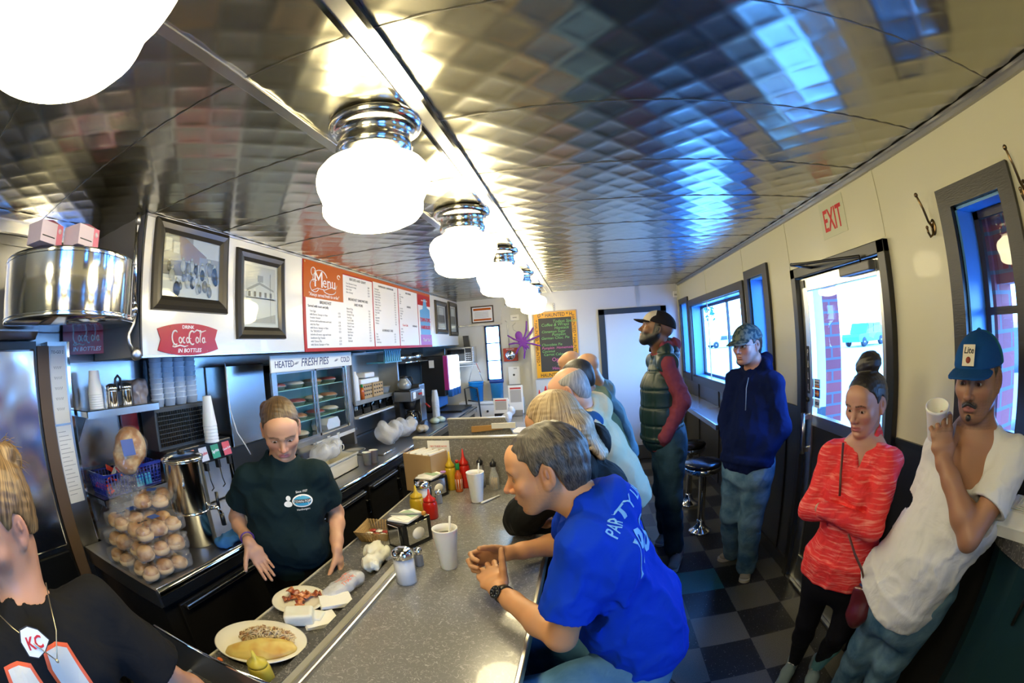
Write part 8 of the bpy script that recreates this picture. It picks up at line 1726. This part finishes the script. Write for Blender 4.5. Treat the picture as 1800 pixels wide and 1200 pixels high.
# ---------------- standing man in the navy hoodie
S7 = person((1.08, 2.70, 0), 'man in navy hoodie, camouflage cap and glasses standing beside the window ledge')
H = Head((1.050, 2.70, 1.628), (-.86, -.50, -.06), (0, 0, 1), 1.02)
sL, sR = (1.175, 2.550, 1.395), (1.00, 2.82, 1.41); eL, wL = (1.200, 2.50, 1.13), (1.060, 2.505, .965); eR, wR = (.935, 2.80, 1.16), (.915, 2.68, 1.0)
J = dict(neck=(1.105, 2.71, 1.495), sL=sL, sR=sR)
body(S7, H, J, face_color(H, (0.52, 0.26, 0.19), lip=(.40, .17, .14), brow=(.02, .015, .012), stub=(.12, .08, .07), stub_amt=.3), hk=dict(nose=1.1, jaw=1.05, eyes=.7, cheek=1.05), arms=((sL, eL, wL, 1.05), (sR, eR, wR, 1.05)), hands=((hand_prims(wL, (-.25, .45, -.85), (-.2, .8, .3), -1, (.4, .4, .4, .4)), A(wL) + A(-.03, .02, -.05)),), neck_r=.062, hh=.003, h=.008)
eyes(H, S7); glasses(H, S7, steel2, thin=.0013); bun_hair(S7, H, hdk, 'short', .008, hh=.004)
navyh = cloth_mat('navy_fleece', (0.004, 0.010, 0.055), .95)
tee('hoodie', navyh, (1.03, 2.645, .93), (1.095, 2.685, 1.22), sL, sR, dict(pw=.185, pd=.145, ww=.185, wd=.150, cw=.190, cd=.130, hem=.035), None, None, H, J['neck'], hole=.066, parent=S7, seed=71, extra=(cone(sL, eL, .062, .066, .03), cone(eL, wL, .068, .050, .03), cone(sR, eR, .062, .068, .03), cone(eR, wR, .066, .050, .03), cone((1.04, 2.80, 1.53), (1.20, 2.75, 1.52), .030, .045, .03), cone((1.20, 2.75, 1.52), (1.14, 2.60, 1.51), .045, .03, .03)), h=.008, amp=.0060, f=18)
mb = MB(); mb.tube([(1.012, 2.60, 1.44), (.985, 2.575, 1.38), (.972, 2.56, 1.25)], .0025, mat('zip_grey', (0.25, 0.25, 0.28), .4), 5); part(mb, 'zip', S7)
def jeans_std(root, hipL, knL, anL, hipR, knR, anR, pel, m, seed, w=.17, side=(0, 1, 0)): return organic('jeans', leg_prims(hipL, knL, anL, (.102, .080, .078)) + leg_prims(hipR, knR, anR, (.102, .080, .078)) + [econe(A(pel) - A(0, 0, .08), A(pel) + A(0, 0, .03), w, .13, w * .92, .118, side, .05), wrinkle(seed, .006, 18)], m, .008, root)
jeans_std(S7, (1.09, 2.575, .90), (1.07, 2.62, .50), (1.125, 2.73, .085), (.985, 2.72, .90), (.985, 2.78, .50), (1.095, 3.00, .085), (1.035, 2.645, .92), jean1, 75, side=(-.35, .8, 0))
shoe('shoe', (1.185, 2.84, 0), (1.075, 2.62, 0), S7, shoe_g, sole_w); shoe('shoe', (1.21, 3.04, 0), (.985, 3.02, 0), S7, shoe_g, sole_w)
camo = cloth_mat('camouflage_cap', (0.05, 0.08, 0.09)); nn = N(camo, 'TexNoise'); nn.inputs['Scale'].default_value = 38; lk(camo, coords(camo), nn.inputs['Vector']); lk(camo, ramp(camo, nn.outputs[0], [(.45, (0.03, 0.06, 0.08)), (.55, (0.14, 0.17, 0.16))]), bs(camo).inputs['Base Color'])
organic('cap', cap_prims(H, .0), camo, .003, S7); organic('cap_brim', brim_prims(H, drop=.03), camo, .003, S7)

# ---------------- woman in coral with crossed arms
S8 = person((1.06, 1.45, 0), 'young woman in a coral zip top with high bun and crossed arms')
H = Head((1.050, 1.385, 1.432), (-.93, -.34, -.20), (.05, 0, 1), .97)
sL, sR = (1.100, 1.262, 1.232), (.968, 1.500, 1.228); eL, wL = (.985, 1.175, 1.035), (.835, 1.345, 1.090); eR, wR = (.865, 1.475, 1.035), (.985, 1.275, 1.065)
J = dict(neck=(1.075, 1.400, 1.300), sL=sL, sR=sR)
body(S8, H, J, face_color(H, (0.50, 0.27, 0.19), lip=(.42, .13, .13), brow=(.02, .013, .010), redness=.2), hk=dict(nose=.95, jaw=.90, eyes=.85), arms=((sL, eL, wL, .85), (sR, eR, wR, .85)), neck_r=.046, hh=.0028, h=.008, extra=(econe((1.05, 1.395, 1.15), (1.065, 1.395, 1.27), .10, .085, .09, .062, (.8, -1.3, 0), .03),))
eyes(H, S8, (-.1, 1, -.2))
bun_hair(S8, H, hdk, 'high', .007, bun=(((.0, -.055, .145), .050), ((.02, -.05, .128), .045)))
coral = cloth_mat('coral_knit', (0.78, 0.055, 0.050), .6, fold=12); nn = N(coral, 'TexNoise'); nn.inputs['Scale'].default_value = 34; nn.inputs['Detail'].default_value = 5; lk(coral, coords(coral, 'Object', (.35, .35, 4)), nn.inputs['Vector']); lk(coral, ramp(coral, nn.outputs[0], [(.50, (0.78, 0.045, 0.05)), (.72, (0.90, 0.28, 0.24))]), bs(coral).inputs['Base Color'])
pel = (1.035, 1.40, .83)
tee('zip_top', coral, pel, (1.055, 1.395, 1.09), sL, sR, dict(pw=.175, pd=.135, ww=.135, wd=.105, cw=.150, cd=.105, hem=.10, hw=1.08), None, None, H, J['neck'], hole=.050, r0=.056, parent=S8, seed=81, f=30, amp=.0042, extra=(ell((.985, 1.29, 1.12), (.055, .06, .06), None, .05), ell((.945, 1.40, 1.12), (.055, .06, .06), None, .05), cone(sL, eL, .049, .045, .025), cone(eL, pix_mid(eL, wL, .9), .046, .034, .012), cone(sR, eR, .049, .045, .025), cone(eR, pix_mid(eR, wR, .9), .047, .034, .012), cone(A(J['neck']) + A(.015, .015, -.02), A(J['neck']) + A(0, 0, .03), .060, .056, .02)), post=(vneck(A(J['neck']) + A(0, 0, .02), (-.7, -.55, 0), .032, .11),), h=.006)
legg = cloth_mat('black_leggings', (0.006, 0.006, 0.009), .7, fs=.15); mint = cloth_mat('pale_blue_legging', (0.16, 0.40, 0.44), .7, fs=.15)
kR, aR_, kL, aL_ = (.985, 1.49, .45), (1.055, 1.60, .085), (1.075, 1.32, .45), (1.150, 1.50, .085)
organic('leggings', leg_prims((.98, 1.46, .80), kR, aR_, (.088, .056, .036), kk=.02) + leg_prims((1.10, 1.34, .80), kL, aL_, (.088, .056, .036), kk=.02) + [econe((1.035, 1.40, .72), (1.04, 1.40, .78), .14, .10, .13, .09, (.55, -.8, 0), .05)][:6] + [econe((1.035, 1.40, .70), (1.04, 1.40, .80), .145, .10, .135, .09, (.55, -.8, 0), .05)], [legg, mint], .006, S8, matfn=lambda C: ((C[:, 2] + S8.location.z < .34 - .25 * np.abs(C[:, 0] + 0 - 1.15)) & (C[:, 0] > 1.085 - .0) & (C[:, 2] > .0)).astype(int))
grey_sh2 = cloth_mat('grey_knit_shoe', (0.20, 0.27, 0.30)); shoe('shoe', (1.075, 1.64, 0), (.93, 1.475, 0), S8, grey_sh2, sole_w, .85); shoe('shoe', (1.165, 1.54, 0), (1.055, 1.36, 0), S8, grey_sh2, sole_w, .85)
bag = mat('burgundy_leather', (0.10, 0.014, 0.020), .3, coat=.4); strapm = mat('brown_strap', (0.10, 0.030, 0.022), .4)
hb_ = thing('shoulder_bag', (1.0, 1.13, .70), 'small burgundy leather shoulder bag hanging at the coral woman\'s hip', 'bag')
organic('bag_body', [econe((.990, 1.150, .80), (.995, 1.140, .70), .042, .022, .050, .028, (.6, -.6, 0), .03), ell((.995, 1.140, .685), (.040, .040, .055), None, .03)], bag, .005, hb_)
mb = MB(); mb.tube([(.965, 1.42, 1.295), (.925, 1.36, 1.20), (.905, 1.32, 1.13)], .005, strapm, 6, rx=.5); mb.tube([(.880, 1.185, 1.04), (.895, 1.14, .98), (.94, 1.13, .91), (.975, 1.14, .85), (.99, 1.145, .82)], .0065, strapm, 6, rx=.5); mb.box((.975, 1.125, .815), (1.005, 1.165, .828), chrome, bevel=.003); part(mb, 'strap', hb_)

# ---------------- man in the white V-neck holding a cup
S9 = person((1.19, .90, 0), 'man in a white V-neck T-shirt and blue cap, raising a foam cup')
H = Head((1.165, .872, 1.545), (-.95, -.30, -.05), (.12, .02, 1), 1.02)
sL, sR = (1.232, .720, 1.330), (1.175, 1.050, 1.310); eL, wL = (1.055, .730, 1.145), (1.040, .905, 1.325); eR, wR = (1.185, 1.10, 1.06), (1.075, 1.085, .955)
J = dict(neck=(1.195, .885, 1.405), sL=sL, sR=sR)
cupc = A(1.068, .985, 1.425)
hL = hand_prims(wL, (.02, .30, .95), (.62, .70, -.30), -1, ((.55, .75, .5), (.6, .75, .5), (.65, .8, .5), (.7, .8, .5)), sc=1.0, spread=.22, tdir=(.75, .25, .65), tcurl=.5)
hR = hand_prims(wR, (.05, .05, -1), (.7, -.6, .1), 1, (.3, .3, .35, .4))
fc = face_color(H, (0.36, 0.18, 0.105), lip=(.36, .13, .12), brow=(.015, .010, .008), stub=(.04, .028, .022), stub_amt=.30, must=(.012, .009, .008), redness=.15)
body(S9, H, J, fc, hk=dict(nose=1.1, jaw=1.03, eyes=.75, beard=.0), arms=((sL, eL, wL, 1.05), (sR, eR, wR, 1.05)), hands=((hL, A(wL) + A(.02, .05, .09)), (hR, A(wR) + A(.0, .0, -.08))), neck_r=.060, hh=.0026, h=.0065, extra=(econe((1.18, .91, 1.20), (1.192, .89, 1.36), .14, .108, .11, .082, (-.17, 1, 0), .03),))
eyes(H, S9, (.1, 1, -.15)); bun_hair(S9, H, hdk, 'short', .006, hh=.004)
organic('moustache', [cone(H.w(-.003, .100, -.048), H.w(-.024, .088, -.060), .0055, .0035, .004), cone(H.w(.003, .100, -.048), H.w(.024, .088, -.060), .0055, .0035, .004), ell(H.w(0, .090, -.088), A(.010, .008, .010), H.R, .004)], hdk, .0018, S9, attrs=lambda V: H.loc(V) * 400)
tee('t_shirt', whitet, (1.105, 1.03, .86), (1.185, .915, 1.15), sL, sR, dict(pw=.190, pd=.150, ww=.178, wd=.132, cw=.190, cd=.125, hem=.08, hw=1.0), eL, eR, H, J['neck'], .62, .060, .074, .057, S9, 91, amp=.0055, f=24, h=.006, post=(vneck(J['neck'], (-.75, -.45, 0), .032, .12),))
jeans_std(S9, (1.20, .93, .84), (1.20, 1.02, .46), (1.26, 1.10, .085), (1.12, 1.09, .84), (1.14, 1.17, .46), (1.22, 1.28, .085), (1.15, 1.02, .80), jean1, 95, w=.155, side=(-.15, .95, 0))
shoe('shoe', (1.30, 1.13, 0), (1.08, 1.04, 0), S9, shoe_g, sole_w); shoe('shoe', (1.27, 1.31, 0), (1.05, 1.22, 0), S9, shoe_g, sole_w)
for (y, z) in ((.0, 0),): pass
cblue = cloth_mat('blue_cap_front', (0.01, 0.07, 0.24)); cgreen = cloth_mat('teal_cap_mesh', (0.01, 0.13, 0.15))
cp_ = organic('cap', cap_prims(H, .0), [cblue, cgreen], .003, S9, matfn=lambda C: (H.loc(C)[:, 1] < -.005).astype(int)); organic('cap_brim', brim_prims(H, drop=.018), cblue, .003, S9)
mb = MB(); Mp = frame(H.w(0, .1015, .078), -H.r, H.R @ nz(A(0, -.38, 1))); mb.box((-.022, -.028, 0), (.022, .030, .003), mat('patch_cream', (0.72, 0.68, 0.55), .7), Mp, bevel=.001); text(mb, 'Lite', ink, Mp @ Matrix.Translation((0, .006, .0034)), .024, .0004, align='CENTER', bold=.02, shear=.15); mb.lathe([(.009, .003), (.009, .0038)], mat('patch_brown', (0.25, 0.04, 0.02), .6), 16, Mp @ Matrix.Translation((0, -.012, 0))); part(mb, 'cap_patch', S9)
cf_ = thing('foam_cup', tuple(cupc), 'white foam cup held up in the hand of the man in the white T-shirt', 'cup'); cf_.rotation_euler = (.25, -.28, 0); mb = MB()
mb.lathe([(.028, -.055), (.030, -.052), (.041, .045), (.043, .047), (.043, .055), (.039, .055), (.028, -.048), (0, -.05)], foam, 36); mb.build('cup_wall', cf_)
